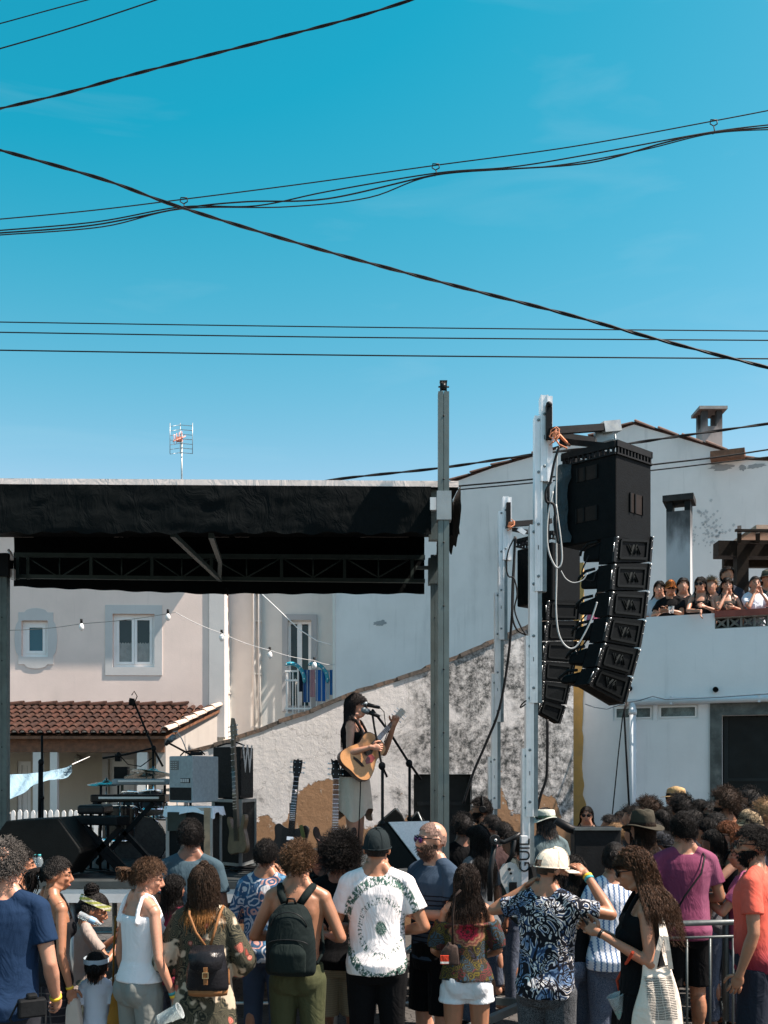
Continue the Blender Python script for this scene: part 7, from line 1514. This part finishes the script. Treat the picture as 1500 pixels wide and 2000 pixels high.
P('bearded man in a cream cap and swirl-print shirt, one hand at the brim', 1068, 1648, 372, -32, skin=SKT, hair=('buzz', HBR, {}), beard=HDK, glasses='clear', sm=cloth((.010, .011, .016), pat='paisley', fold=.35), pm=BLKD, lod=0, group=CR, hat=('cap', (.72, .62, .50), False, True), head=(-38, -10), build=1.04,
  arms=(arm((-.34, -.04, 1.36), (-.16, .03, 1.50), d=(.5, .2, .5), curl=.6), arm((.36, .13, 1.36), (.155, .27, 1.575), d=(-.55, .15, .45), n=(-.5, .3, -.6), curl=.35)), band=[('R', [YEL, TEAL])])
P('person with pinned-up black hair in a blue and white striped blouse and jeans', 1199, 1643, 322, 6, 'f', SKT, TIED(HDK, bun=(0, -.10, .03), bunr=.03, vol=.05), 'blouse', cloth((.66, .68, .74), pat='stripes', s=(190., .35, .75, (.11, .19, .34), 'X')), 'long', JEANB, lod=0, group=CR, build=1.12, arms=(arm((-.27, .06, 1.16), (-.20, .25, 1.30)), None), head=(-20, 0))
P('woman with long wavy hair in dark sunglasses and a black top, facing left', 1254, 1650, 402, 82, 'f', SKT, ('wave', hairmat((.06, .028, .014)), dict(L=.38, wave=.014, vol=.03, wr=.13, N=1150)), 'tank', BL, 'skirt', BL, lod=0, group=CR, glasses='dark', head=(-4, -14), arms=(arm((-.225, -.02, 1.15), (-.10, .24, 1.29), d=(.4, .6, .25), curl=.7), arm((.20, .06, 1.17), (.05, .27, 1.30), d=(-.3, .6, .3), curl=.7)), band=[('L', [BLKG])])
P('dark-haired man in a faded maroon t-shirt with a camera strap, behind the barrier', 1336, 1586, 290, 4, skin=SKT, sm=cloth((.15, .035, .075), pat='stripes', s=(9., .6, .9, (.20, .06, .11), 'X')), pants='shorts', pm=BL, lod=0, group=CR, build=1.08, arms=(bentL, bentR))  # lighter right side of the shirt is sun put into the cloth colour
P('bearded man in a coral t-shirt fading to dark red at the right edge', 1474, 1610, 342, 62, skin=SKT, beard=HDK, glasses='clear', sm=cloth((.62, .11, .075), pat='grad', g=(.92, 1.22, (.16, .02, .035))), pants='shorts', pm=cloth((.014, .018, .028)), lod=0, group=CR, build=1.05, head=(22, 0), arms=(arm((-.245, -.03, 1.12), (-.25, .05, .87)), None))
# ---- second row and beyond
P('person in a pink shirt holding a phone behind the coral t-shirt', 1452, 1640, 285, 70, 'm', SKT, SH, 'tee', cloth((.38, .10, .19)), lod=1, group=CR, arms=(arm((-.22, .16, 1.18), (-.05, .33, 1.30), curl=.8), arm((.22, .12, 1.18), (.05, .33, 1.30))), band=[('L', [YEL])])
P('auburn-haired woman in glasses facing left beside the cap wearer', 1424, 1602, 262, 84, 'f', SKP, ('long', HAU, dict(L=.24)), 'tank', BL, lod=1, group=CR, glasses='clear', arms=(arm((-.20, .18, 1.22), (-.06, .34, 1.36), curl=.6), None), band=[('L', [TEAL])])
P('young man in a beige cap facing left', 1466, 1578, 245, 80, 'm', SKP, SH, 'tee', cloth((.05, .05, .06)), lod=1, group=CR, hat=('cap', (.36, .27, .17)), glasses='clear')
P('tall man with short curly black hair in front of the garage door', 1466, 1536, 200, 60, 'm', SKT, curly(HDK, -.02), 'tee', cloth((.04, .05, .06)), lod=2, group=CR)
P('man with big curly hair and a beard below the garage lintel', 1418, 1540, 215, 40, 'm', SKT, curly(HBR, .22), 'tee', cloth((.03, .03, .04)), lod=1, group=CR, beard=HDK)
P('woman in sunglasses with curly dark hair facing the camera side', 1390, 1566, 205, 110, 'f', SKP, curly(HDK, .12), 'tee', cloth((.05, .05, .07)), lod=2, group=CR, glasses='dark')
P('woman with dark hair raising her hand beside the maroon t-shirt', 1382, 1596, 250, 60, 'f', SKT, LO(HDK, .25), 'tank', cloth((.5, .48, .46)), lod=1, group=CR, arms=(arm((-.22, .2, 1.25), (-.12, .34, 1.42)), arm((.2, .2, 1.25), (.05, .36, 1.45))))
P('person wearing a straw hat with a black band against the pale wall', 1321, 1534, 172, 70, 'm', SKP, ('short', HGR, {}), 'tee', cloth((.2, .22, .25)), lod=2, group=CR, hat=('brim', (.42, .28, .14), (.01, .01, .01), .155, .10, .006), glasses='dark')
P('man with round curly black hair just below the straw hat', 1331, 1552, 205, 20, 'm', SKT, curly(HDK, .18), 'tee', cloth((.04, .04, .05)), lod=1, group=CR)
P('person with light brown curls near the drainpipe', 1268, 1556, 205, 50, 'm', SKT, curly(HBR, .12), 'tee', cloth((.05, .05, .05)), lod=1, group=CR)
P('person with straight dark hair between the fedora and the round curls', 1296, 1580, 222, 10, 'f', SKT, LO(HDK, .2), 'tee', cloth((.03, .03, .035)), lod=1, group=CR)
P('person in a dark fedora with a pale brim behind the wavy-haired woman', 1256, 1584, 262, 35, 'm', SKT, LO(HBR, .16), 'tee', cloth((.02, .02, .022)), lod=1, group=CR, hat=('brim', (.045, .040, .030), (.02, .015, .012), .165, .13, .02), arms=(None, None))
P('person in a grey-peaked cap between the fedora and the maroon t-shirt', 1296, 1620, 255, 75, 'm', SKT, SH, 'tee', cloth((.10, .08, .07)), lod=1, group=CR, hat=('cap', (.05, .055, .065)))
P('woman in sunglasses in the back row beside the hanging cables', 1214, 1582, 165, 120, 'f', SKP, LO(HDK, .22), 'tee', cloth((.05, .05, .06)), lod=2, group=CR, glasses='dark')
P('curly-haired woman in the back row looking left near the drainpipe', 1233, 1574, 175, 85, 'f', SKP, curly(HDK, .2), 'tee', cloth((.06, .05, .05)), lod=2, group=CR)
P('woman in sunglasses standing alone against the wall by the yellow strip', 1146, 1574, 150, 165, 'f', SKP, LO(HDK, .24, vol=.02), 'tank', cloth((.035, .03, .03)), lod=2, group=CR, glasses='dark')
P('grey-haired person just above the black loudspeaker lid', 1205, 1606, 205, 60, 'm', SKP, ('short', HLB, {}), 'tee', cloth((.35, .33, .3)), lod=2, group=CR)
P('long-haired man in a white and green bucket hat behind the front tower', 1066, 1574, 225, 20, 'm', SKP, ('long', HSP, dict(L=.14)), 'tee', cloth((.10, .14, .15)), lod=1, group=CR, hat=('brim', (.50, .52, .46), (.06, .12, .08), .15, .09, -.03, False), arms=(None, None))
P('sound technician with headphones beside the dark door', 941, 1556, 200, 90, 'm', SKT, SH, 'tee', BL, lod=1, group=CR, beard=HDK)
P('person with dark hair bending near the rear tower', 962, 1590, 215, 60, 'm', SKT, SH, 'tee', cloth((.22, .14, .15)), lod=2, group=CR)
P('woman with long dark hair between the bald man and the front tower', 935, 1610, 262, 40, 'f', SKT, LO(HDK, .42, vol=.04), 'tee', cloth((.10, .11, .12)), lod=1, group=CR)
P('person in black crouched behind the bald man', 905, 1588, 232, 10, 'm', SKD, curly(HDK, .05), 'tee', BL, lod=2, group=CR)
P('dark-haired woman in the shade just right of the cream cap, holding her phone', 1120, 1668, 318, 40, 'f', SKP, LO(HDK, .22), 'cami', BL, lod=1, group=CR, arms=(arm((-.22, .14, 1.22), (-.10, .26, 1.42)), arm((.22, .14, 1.22), (.05, .26, 1.38), curl=.8)))
P('person with dark curls in the back row at the right edge', 1497, 1560, 235, 30, 'm', SKT, curly(HLB, .05), 'tee', cloth((.06, .06, .08)), lod=2, group=CR)
P('woman with dark hair low between the slate t-shirt and the kimono', 338, 1706, 318, -30, 'f', SKD, LO(HDK, .2), 'tee', cloth((.22, .03, .06)), lod=1, group=CR)
P('man in sunglasses and a white shirt seated beyond the stage behind the keyboards', 152, 1606, 176, -80, 'm', SKP, SH, 'tee', cloth((.68, .66, .60)), lod=1, group=None, glasses='dark', arms=(arm((-.2, .1, 1.15), (-.1, .3, 1.05)), arm((.22, .05, 1.15), (.12, .3, 1.0))), name='person', cs=False)
for i, (px, top, s, rot, kind) in enumerate(((1192, 1590, 190, 70, 0), (1247, 1572, 180, 80, 1), (1285, 1570, 190, 30, 2), (1308, 1574, 200, 60, 0), (1355, 1578, 215, 75, 1), (1367, 1560, 195, 40, 2), (1402, 1586, 225, 70, 0), (1440, 1562, 210, 50, 1), (1482, 1560, 215, 85, 0), (1240, 1604, 225, 50, 2), (1275, 1598, 228, 75, 0), (1396, 1618, 262, 55, 2), (1180, 1620, 205, 40, 1), (984, 1604, 225, 40, 0), (1003, 1622, 240, 70, 2))):
    P(('back-row person with short black hair, %s', 'back-row person with dark curls, %s', 'back-row person with straight long dark hair, %s')[kind] % ('right of the loudspeaker box', 'left of the light brown curls', 'right of the light brown curls', 'below the straw hat', 'right of the round black curls', 'behind the curly-haired woman in sunglasses', 'between the raised hand and the auburn hair', 'behind the big curly head', 'behind the beige cap', 'left of the dark fedora', 'right of the dark fedora', 'beside the maroon shoulder', 'just above the loudspeaker box', 'between the rear tower and the front tower', 'close to the front tower winch')[i],
      px, top, s, rot, 'fm'[kind < 2], (SKT, SKP, SKD)[i % 3], (SH, curly(HDK, .04), LO(HDK, .24))[kind], 'tee', cloth(((.02, .022, .03), (.05, .03, .03), (.03, .04, .04), (.10, .10, .11))[i % 4]), lod=2, group=CR)
# ---- singer
P('singer with long dark hair and sunglasses in a black top playing an acoustic guitar', 694, 1353, 229, -104, 'f', SKP, LO(hairmat((.010, .007, .007)), .36, vol=.03, N=900), 'tank', BL, None, None, z0=SZ, lod=0, glasses='dark', head=(8, 0), build=1.06,
  arms=(arm((-.10, .26, 1.19), (.13, .42, 1.46), d=(.35, .25, .75), curl=1.2), arm((.31, .03, 1.18), (.31, .24, 1.235), d=(-.15, .8, -.05), curl=.8)))
sg = bpy.data.objects[[o.name for o in bpy.data.objects if o.get('label', '').startswith('singer')][0]]; kk = sg['k']
m = MB(); n = 40; vs = []
for j in range(11):
    for i in range(n):
        a = 2*math.pi*i/n; t_ = j/10; fl = .5+.5*math.sin(a*3+.6); hem = .66-.13*fl; z = 1.04+(hem-1.04)*t_; rr = .86+.14*min(1, t_*4)+.26*t_**.8+.10*t_*math.sin(a*9); vs.append((.172*rr*math.cos(a), -.015+.142*rr*math.sin(a), z))
m.add(vs, [(j*n+i, j*n+(i+1) % n, (j+1)*n+(i+1) % n, (j+1)*n+i) for j in range(10) for i in range(n)], True); m.xf(Matrix.Scale(kk, 4)); part('skirt', m, cloth((.52, .44, .36), fold=.5), sg)
# ---- terrace crowd
TG = 'people leaning on the terrace parapet'; fR = arm((.22, .17, 1.20), (.03, .30, 1.255), curl=.7, d=(-.8, .5, -.2)); fL = arm((-.22, .17, 1.20), (-.03, .30, 1.255), curl=.7, d=(.8, .5, -.2)); GR = 'm'
chR = arm((.17, .26, 1.24), (.05, .16, 1.47), d=(-.2, -.1, .8)); chL = arm((-.17, .26, 1.24), (-.05, .16, 1.47), d=(.2, -.1, .8))
for lb, px, top, s, rot, sx_, hr, shirt, smm, arms_, gl, hat_, hd in (
  ('terrace onlooker in an orange cap, sunglasses and a black shirt, hands clasped', 1309, 1131, 143, 150, 'm', SH, 'tee', BL, (fL, fR), 'dark', ('cap', (.40, .13, .03)), (20, -4)),
  ('terrace onlooker with long hair at the left, mostly in shadow', 1288, 1134, 141, 150, 'f', LO(HDK, .26), 'tee', cloth((.3, .36, .42)), (None, None), None, None, (10, 0)),
  ('terrace onlooker with dark hair just behind the orange cap', 1334, 1128, 137, 170, 'f', LO(HDK, .22, vol=.03), 'tee', BL, (None, None), None, None, (0, 0)),
  ('terrace woman in sunglasses and a black top, hand hanging over the parapet', 1369, 1126, 145, 165, 'f', LO(HDK, .26), 'tank', BL, (arm((-.22, .17, 1.20), (-.05, .31, 1.25)), arm((.20, .22, 1.22), (.02, .42, 1.18), d=(0, .2, -.9))), 'dark', None, (-18, 0)),
  ('blonde terrace onlooker between two dark-haired women', 1389, 1126, 137, 160, 'f', curly(HLB, .05), 'tee', cloth((.35, .2, .15)), (None, None), None, None, (0, 0)),
  ('tallest terrace onlooker, standing at the back beside the pergola post', 1419, 1106, 135, 170, 'm', SH, 'tee', cloth((.03, .035, .05)), (None, None), None, None, (20, 0)),
  ('terrace woman with long dark hair resting her chin on one hand', 1420, 1127, 146, 172, 'f', LO(HDK, .34), 'tank', cloth((.05, .045, .04)), (fL, chR), None, None, (0, 0)),
  ('terrace onlooker in a pale blue t-shirt with both hands under the chin', 1474, 1124, 147, 178, 'f', TIED(HDK), 'tee', cloth((.55, .60, .68)), (chL, chR), None, None, (0, 0)),
  ('terrace onlooker with a khaki hat at the right edge', 1500, 1110, 138, 165, 'm', SH, 'tee', cloth((.05, .06, .06)), (None, None), None, ('brim', (.12, .11, .08), (.05, .05, .04), .14, .09, 0, False), (0, 0)),
  ('small onlooker at the left end of the terrace, seen between the speaker arrays', 1172, 1152, 134, 160, 'f', TIED(HDK), 'tee', cloth((.45, .12, .20)), (None, None), 'dark', None, (0, 0))):
    P(lb, px, top, s, rot, sx_, SKL if sx_ == 'f' else SKT, hr, shirt, smm, 'long', BL, z0=3.2, lod=1 if s > 140 else 2, group=TG, glasses=gl, hat=hat_, arms=arms_, head=hd)
# cup in the clasped hands
c = W(1311, 1190, 13.45); t = thing('plastic_cup', 'clear plastic cup in the clasped hands of the orange-capped onlooker', 'cup', c); m = MB(); m.lathe((0, 0, -.05), (0, 0, 1), [(.030, 0), (.040, .09)], 14, False); part('cup', m, glow_clear('cupc'), t)
# ------------------------------------------------------------------ things carried
def person_named(s_): return [o for o in bpy.data.objects if o.get('category') == 'person' and s_ in o['label']][0]
def on(s_): o = person_named(s_); return Matrix.Translation(o.location) @ Matrix.Rotation(o.rotation_euler.z, 4, 'Z') @ Matrix.Scale(o['k'], 4)
# backpack
def bagthing(name, label, cat, M): t = bpy.data.objects.new(name, None); COL.objects.link(t); t.matrix_world = M; t.empty_display_size = .2; ROOTM[t.name] = M.copy(); return props(t, label, cat)
DK = cloth((.007, .012, .012), .8, tag='bp'); M0 = on('shirtless'); t = bagthing('backpack', 'dark green-black backpack on the back of the shirtless man', 'backpack', M0 @ Matrix.Translation((0, -.13, .95)))
m = MB(); m.loft([(0, .15, .07, 0, -.07), (.03, .165, .09, 0, -.08), (.22, .160, .095, 0, -.085), (.36, .135, .08, 0, -.07), (.43, .085, .05, 0, -.04), (.445, .05, .03, 0, -.03)], 28); o = part('pack_body', m, DK, t); soft(o, .012, 2, .006, 4)
m = MB(); m.loft([(.03, .115, .04, 0, -.155), (.15, .118, .05, 0, -.16), (.21, .09, .03, 0, -.155)], 22); o = part('front_pocket', m, cloth((.009, .015, .014), .8, tag='bp2'), t); soft(o, .010, 2, .003, 5)
m = MB(); m.tube([(.13*math.cos(a), -.158-.02*math.sin(a), .20+.035*math.sin(a)) for a in np.linspace(.1, 3.04, 14)], .0035, 5); m.tube([(.115*math.cos(a), -.125-.02*math.sin(a), .30+.10*math.sin(a)) for a in np.linspace(.1, 3.04, 14)], .0035, 5); part('zip', m, BLKM, t)
for sx_ in (-1, 1): m = MB(); m.tube([(sx_*.05, -.03, .44), (sx_*.085, .015, .50), (sx_*.105, .09, .535), (sx_*.12, .18, .50), (sx_*.125, .26, .40), (sx_*.13, .25, .25), (sx_*.17, .12, .12), (sx_*.15, .0, .06)], [.024, .026, .026, .026, .022, .012, .010, .010], 8); o = part('shoulder_strap', m, DK, t)
m = MB(); m.tube([(-.03, -.06, .44), (-.02, -.07, .475), (.02, -.07, .475), (.03, -.06, .44)], .008, 6); part('grab_handle', m, BLK, t)
BRL = cloth((.24, .11, .045), .55, tag='lea'); M0 = on('kimono'); t = bagthing('backpack', 'small shiny black leather backpack with tan straps on the kimono', 'backpack', M0 @ Matrix.Translation((.055, -.15, .97)))
LEA = mat((.012, .012, .014), .22, .3, 8, .3); m = MB(); m.loft([(0, .13, .06, 0, -.05), (.02, .14, .075, 0, -.06), (.14, .135, .08, 0, -.065), (.25, .11, .06, 0, -.05), (.28, .08, .04, 0, -.04)], 26); o = part('pack_body', m, LEA, t); soft(o, .011, 2, .008, 9)
m = MB(); m.add([(-.105, -.05, .29), (.105, -.05, .29), (.115, -.12, .24), (.10, -.155, .16), (.04, -.158, .13), (-.04, -.158, .13), (-.10, -.155, .16), (-.115, -.12, .24)], [(0, 1, 2, 7), (7, 2, 3, 6), (6, 3, 4, 5)], True); o = part('flap', m, LEA, t); md = o.modifiers.new('s', 'SOLIDIFY'); md.thickness = .008
m = MB(); m.loft([(-.03, .125, .055, 0, -.05), (.012, .132, .068, 0, -.056)], 26); part('bottom_panel', m, BRL, t)
m = MB(); m.bb((-.014, -.168, .06), (.014, -.158, .17)); part('closing_strap', m, BRL, t); m = MB(); frame(m, -.02, .02, .10, .14, .005, -.174, -.166); part('buckle', m, mat((.6, .5, .3), .25, .1, 9, 0, .9), t)
for sx_ in (-1, 1): m = MB(); m.tube([(sx_*.012, -.04, .28), (sx_*.06-.02, -.045, .38), (sx_*.10-.03, .0, .49), (sx_*.11-.03, .10, .53), (sx_*.12-.03, .22, .45), (sx_*.13-.03, .20, .2), (sx_*.13, .0, .03)], .0095, 6); part('shoulder_strap', m, BRL, t)
# tote bag with print
m_, nt, nd, lk, bs = newmat('tote_cotton'); tcn = nd.new('ShaderNodeTexCoord'); ob = tcn.outputs['Object']; sx2 = nd.new('ShaderNodeSeparateXYZ'); lk.new(ob, sx2.inputs[0]); X, Y_, Z = sx2.outputs; nz = noise(nd, lk, 9, 3, ob)
wx = math_(nd, lk, 'ADD', X, math_(nd, lk, 'MULTIPLY', math_(nd, lk, 'SUBTRACT', nz.outputs['Fac'], .5), .03)); wx = math_(nd, lk, 'ADD', wx, math_(nd, lk, 'MULTIPLY', Z, .14))
col_ = rng_(nd, lk, math_(nd, lk, 'ABSOLUTE', math_(nd, lk, 'SINE', math_(nd, lk, 'MULTIPLY', wx, 88.))), .06, .14); row = rng_(nd, lk, math_(nd, lk, 'SINE', math_(nd, lk, 'MULTIPLY', math_(nd, lk, 'ADD', Z, math_(nd, lk, 'MULTIPLY', nz.outputs['Fac'], .02)), 760.)), -.45, -.1)
g2 = noise(nd, lk, 300, 2, ob); ink = math_(nd, lk, 'MULTIPLY', math_(nd, lk, 'MULTIPLY', col_, row), rng_(nd, lk, g2.outputs['Fac'], .30, .42))
bx = math_(nd, lk, 'MULTIPLY', rng_(nd, lk, math_(nd, lk, 'ABSOLUTE', math_(nd, lk, 'SUBTRACT', wx, .035)), .0735, .0725), rng_(nd, lk, math_(nd, lk, 'ABSOLUTE', math_(nd, lk, 'SUBTRACT', Z, .215)), .108, .107)); bx = math_(nd, lk, 'MULTIPLY', bx, rng_(nd, lk, Y_, .0, -.01))
c = mixc(nd, lk, math_(nd, lk, 'MULTIPLY', ink, bx), mixc(nd, lk, nz.outputs['Fac'], (.60, .53, .45), (.70, .62, .53)), (.03, .035, .035)); lk.new(c, bs.inputs['Base Color']); bs.inputs['Roughness'].default_value = .9
f = noise(nd, lk, 7, 3, ob, dist=1.2); bump(nd, lk, bs, f.outputs['Fac'], .5, .04)
TB = W(1287, 2030, 5.2); t = bagthing('tote_bag', 'cream cotton tote bag with a dark grid print on the shoulder of the wavy-haired woman', 'tote bag', Matrix.Translation(TB))
m = MB(); n, q_ = 22, 16; vs = []
for sd in (-1, 1):
    for j in range(q_+1):
        t_ = j/q_; z = .38*t_; hw = .135-.055*t_+.01*math.sin(t_*5); dp = .045*math.sin(math.pi*min(1, .15+t_*.75))+.004
        for i in range(n+1):
            u = -1+2*i/n; vs.append((u*hw-.005*math.sin(t_*7)-.01*t_, sd*(-1)*(-1)*dp*(1-u*u)**.5*(1)+.006*math.sin(u*7+t_*5)*(1 if sd < 0 else 0), z-.020*(1-abs(u))*t_**6+.02*max(0, -u)*t_**4))
N1 = (q_+1)*(n+1)
for sd in (0, 1): m.add(vs[sd*N1:(sd+1)*N1], [(j*(n+1)+i, j*(n+1)+i+1, (j+1)*(n+1)+i+1, (j+1)*(n+1)+i) for j in range(q_) for i in range(n)], True)
part('bag', m, m_, t)
m = MB()
sh_ = W(1286, 1785, 5.32)-TB
for x0, yy in ((-.03, -.02), (.055, -.02)):
    pts = [V((x0, yy, .36)), V((x0*.6, -.05, .46)), V((.008+x0*.25, -.05, .53)), sh_+V((0, -.03, .012)), sh_+V((0, .05, .018)), V((x0, .10, .42)), V((x0, .03, .36))]
    for p, q in zip(pts[:-1], pts[1:]): m.beam(p, q, .024, .004, (0, 1, .2))
part('handle', m, cloth((.64, .57, .49), tag='h'), t)
m = MB(); m.lathe((.02, -.047, .075), (0, -1, 0), [(.0085, 0), (.0085, .002), (.005, .002), (.005, 0)], 14, False); m.bb((.036, -.049, .073), (.052, -.047, .077)); part('emblem', m, BLK, t)
# cup hanging below the wavy-haired woman's bag
def cup(label, px, py, Y, rot, sc_=1.): t = thing('plastic_cup', label, 'cup', W(px, py, Y), 0, 'reusable plastic cups', rot=rot); m = MB(); m.lathe((0, 0, -.06*sc_), (0, 0, 1), [(.001, .0), (.028*sc_, .0), (.030*sc_, .01), (.040*sc_, .118*sc_), (.043*sc_, .12*sc_), (.0415*sc_, .125*sc_), (.038*sc_, .118*sc_), (.028*sc_, .012)], 22, False); part('cup', m, glow_clear('cup', (.80, .86, .86), .2), t); return t
t = cup('plastic cup hanging at the hip of the wavy-haired woman', 1212, 1968, 5.38, (0, R(-22), 0), 1.15); m = MB(); m.lathe((0, 0, -.05), (0, 0, 1), [(.0335, 0), (.0375, .05)], 18, False); part('print', m, mat((.03, .30, .24), .5, .3, 60, 0), t)
m = MB(); m.tube([W(1232, 1925, 5.38), W(1240, 1945, 5.38), W(1250, 1985, 5.4)], .014, 5); part('carry_strap', m, mat((.35, .40, .42), .4, .1, 9, 0), t, True)
m = MB(); m.tube([W(1210, 1935, 5.48), W(1222, 1915, 5.48), W(1232, 1880, 5.48), W(1240, 1855, 5.43)], .008, 6); m.tube([W(1210, 1935, 5.48), W(1205, 1915, 5.48), W(1218, 1890, 5.48), W(1236, 1860, 5.0)], .008, 6); single('lanyard', m, cloth((.45, .06, .03), tag='red'), 'red cord loop beside the cream tote bag', 'lanyard')
t = cup('plastic cup dangling from the fingers of the woman in the white tank top', 330, 1984, 5.65, (R(20), R(62), R(20)), 1.1)
# camera of the grey-haired man
t = thing('camera', 'black photo camera held low by the man at the left edge', 'camera', W(62, 1968, 5.0), R(30)); m = MB(); m.box((0, 0, 0), (.13, .06, .09)); m.box((0, 0, .055), (.05, .05, .03)); q = part('camera_body', m, BLK, t); bv = q.modifiers.new('b', 'BEVEL'); bv.width = .01; bv.segments = 2
m = MB(); m.lathe((0, .03, 0), (0, 1, 0), [(.036, 0), (.038, .06), (.034, .09), (.030, .088)], 20); part('camera_lens', m, BLKG, t)
m = MB(); m.tube([(-.065, 0, .03), (-.10, .02, -.05), (-.03, -.05, -.12), (.06, -.03, -.08), (.065, 0, .03)], .006, 5); part('neck_strap', m, BLK, t)
# bags low at the left
def sack(label, pts, Y, col, strap=None, name='shoulder_bag', pm_=None):
    t = thing(name, label, 'bag', W(*pts[0], Y)); m = MB(); P_ = [W(x, y, Y) for x, y in pts]; m.prism([(p.x, p.z) for p in P_], Y, Y+.07); o = part('bag', m, cloth(col, **(pm_ or {})), t, True); soft(o, .012, 3, .006, int(pts[0][0]))
    if strap: m = MB(); m.tube([W(x, y, Y+.02) for x, y in strap], .007, 6); part('strap', m, cloth(tuple(x*.6 for x in col), tag='s'), t, True)
sack('mustard yellow shoulder bag between the child and the white tank top', [(221, 1922), (252, 1965), (262, 2040), (206, 2040), (208, 1990)], 6.1, (.30, .15, .03), [(221, 1925), (222, 1860), (226, 1790)])
sack('pale woven bag with a zigzag edge beside the black dress', [(132, 1950), (150, 1950), (158, 2000), (150, 2050), (112, 2050), (122, 1985)], 6.05, (.50, .44, .38))
sack('brown shoulder bag with a red and white woven panel beside the off-shoulder top', [(877, 1842), (896, 1850), (898, 1888), (858, 1884), (862, 1862)], 6.1, (.05, .035, .03), [(884, 1845), (884, 1790), (888, 1750), (900, 1738)])
a = W(868, 1873, 6.05); m = MB(); m.bb((a.x-.025, 6.02, a.z-.025), (a.x+.025, 6.03, a.z+.025)); single('purse', m, cloth((.60, .06, .03), pat='stripes', s=(110., .75, .85, (.7, .66, .6)), z=9., tag='red'), 'small red purse with a white zigzag hanging below the brown bag', 'purse')
# camera strap of the maroon man
M0 = on('maroon'); t = bagthing('camera_strap', 'black strap across the back of the maroon t-shirt', 'strap', M0); m = MB()
m.tube([(-.16, -.165, 1.0), (-.06, -.175, 1.18), (.06, -.175, 1.34), (.11, -.11, 1.455), (.12, -.02, 1.49), (.11, .08, 1.44)], .007, 6); part('strap_band', m, BLK, t)
# headphones
M0 = on('technician'); t = bagthing('headphones', 'black headphones on the technician beside the dark door', 'headphones', M0 @ Matrix.Translation((0, .01, 1.64))); m = MB(); m.tube([(.098*math.cos(a), -.01, .02+.115*math.sin(a)) for a in np.linspace(0, math.pi, 14)], .009, 6); part('band', m, BLK, t)
for sx_ in (-1, 1): m = MB(); m.lathe((sx_*.078, -.01, .0), (sx_, 0, 0), [(.036, 0), (.038, .02), (.03, .035)], 16); part('ear_cup', m, BLK, t)
# phones
for s_, loc, lb in (('pink shirt', (0, .40, 1.36), 'phone held up by the person in the pink shirt'), ('long wavy', (-.03, .33, 1.37), 'dark phone in the hands of the wavy-haired woman')):
    M0 = on(s_); t = bagthing('phone', lb, 'phone', M0 @ Matrix.Translation(loc) @ Matrix.Rotation(R(-35), 4, 'X')); m = MB(); m.box((0, 0, 0), (.075, .009, .15)); q = part('phone_body', m, BLKG, t); m = MB(); m.box((0, -.005, 0), (.069, .002, .14)); part('screen', m, glass('screen', (.02, .03, .04)), t)
# ------------------------------------------------------------------ barriers and the loudspeaker box by the wall
BARM = mat((.10, .115, .115), .45, .15, 7, .1, .4)
def barrier(label, a, b, top, n, tops=True):
    a = V(a); b = V(b); d = (b-a).normalized(); L_ = (b-a).length; t = thing('crowd_barrier', label, 'barrier', (a+b)/2, 0, 'crowd barriers'); up = V((0, 0, 1))
    m = MB(); m.tube([a+up*.25, a+up*(top-.06), a+d*.06+up*top, b-d*.06+up*top, b+up*(top-.06), b+up*.25, ], .021, 10); part('frame', m, BARM, t, True); m = MB(); m.tube([a+up*.25, b+up*.25], .019, 8); part('bottom_rail', m, BARM, t, True)
    m = MB(); m.tube([a+up*(top-.10)+d*.02, b+up*(top-.10)-d*.02], .010, 8); part('upper_rail', m, BARM, t, True)
    for i in range(n): p = a+d*(L_*(i+1)/(n+1)); m = MB(); m.tube([p+up*.25, p+up*(top-.10)], .0085, 7); part('bar', m, BARM, t, True)
    for q in (a+d*.3, b-d*.3): m = MB(); s_ = d.cross(up); m.beam(q-s_*.28, q+s_*.28, .05, .012) if False else m.tube([q+s_*.28, q+s_*.25+up*.06, q+up*.12, q-s_*.25+up*.06, q-s_*.28], .014, 6); m.tube([q+up*.1, q+up*.25], .014, 6); part('foot', m, BARM, t, True)
def gp(px, Y): return ((px-750)*Y/F, Y, 0)
barrier('galvanised crowd barrier between the striped blouse and the coral t-shirt', gp(1296, 7.1), gp(1520, 7.25), 1.03, 4)
barrier('galvanised crowd barrier behind the swirl-print shirt', gp(1128, 7.15), gp(1292, 7.1), 1.03, 3)
barrier('crowd barrier running back at the right behind the maroon t-shirt', gp(1418, 7.6), gp(1400, 9.4), 1.12, 14)
a, b = W(1413, 1768, 6.9), W(1434, 1790, 6.9); c = W(1441, 1772, 6.85); m = MB(); m.box(c, (.045, .006, .062)); single('yellow_tag', m, mat((.75, .55, .02), .5, .05, 9, 0), 'small yellow tag on the barrier beside the coral t-shirt', 'tag')
t, C_, L_, R_, zb, zt = boxthing('loudspeaker', 'large black loudspeaker box between the cream cap and the fedora', 'speaker', 1122, 7.7, 1114, 8.2, 1213, 7.75, 1620, 1790, BLK); m = MB(); m.beam(W(1122, 1619, 7.69), W(1213, 1619, 7.74), .03, .02); part('top_trim', m, BARM, t, True)
m = MB(); m.bb((C_.x+.01, C_.y-.02, 0), (R_.x-.01, C_.y+.4, zb-.003)); part('plinth', m, BLK, t, True)
m = MB(); m.tube([W(1085, 1602, 7.9), W(1112, 1618, 7.9), W(1135, 1626, 7.9)], [.03, .035, .03], 8); part('cable_loom', m, CABLE, t, True)
finalize()
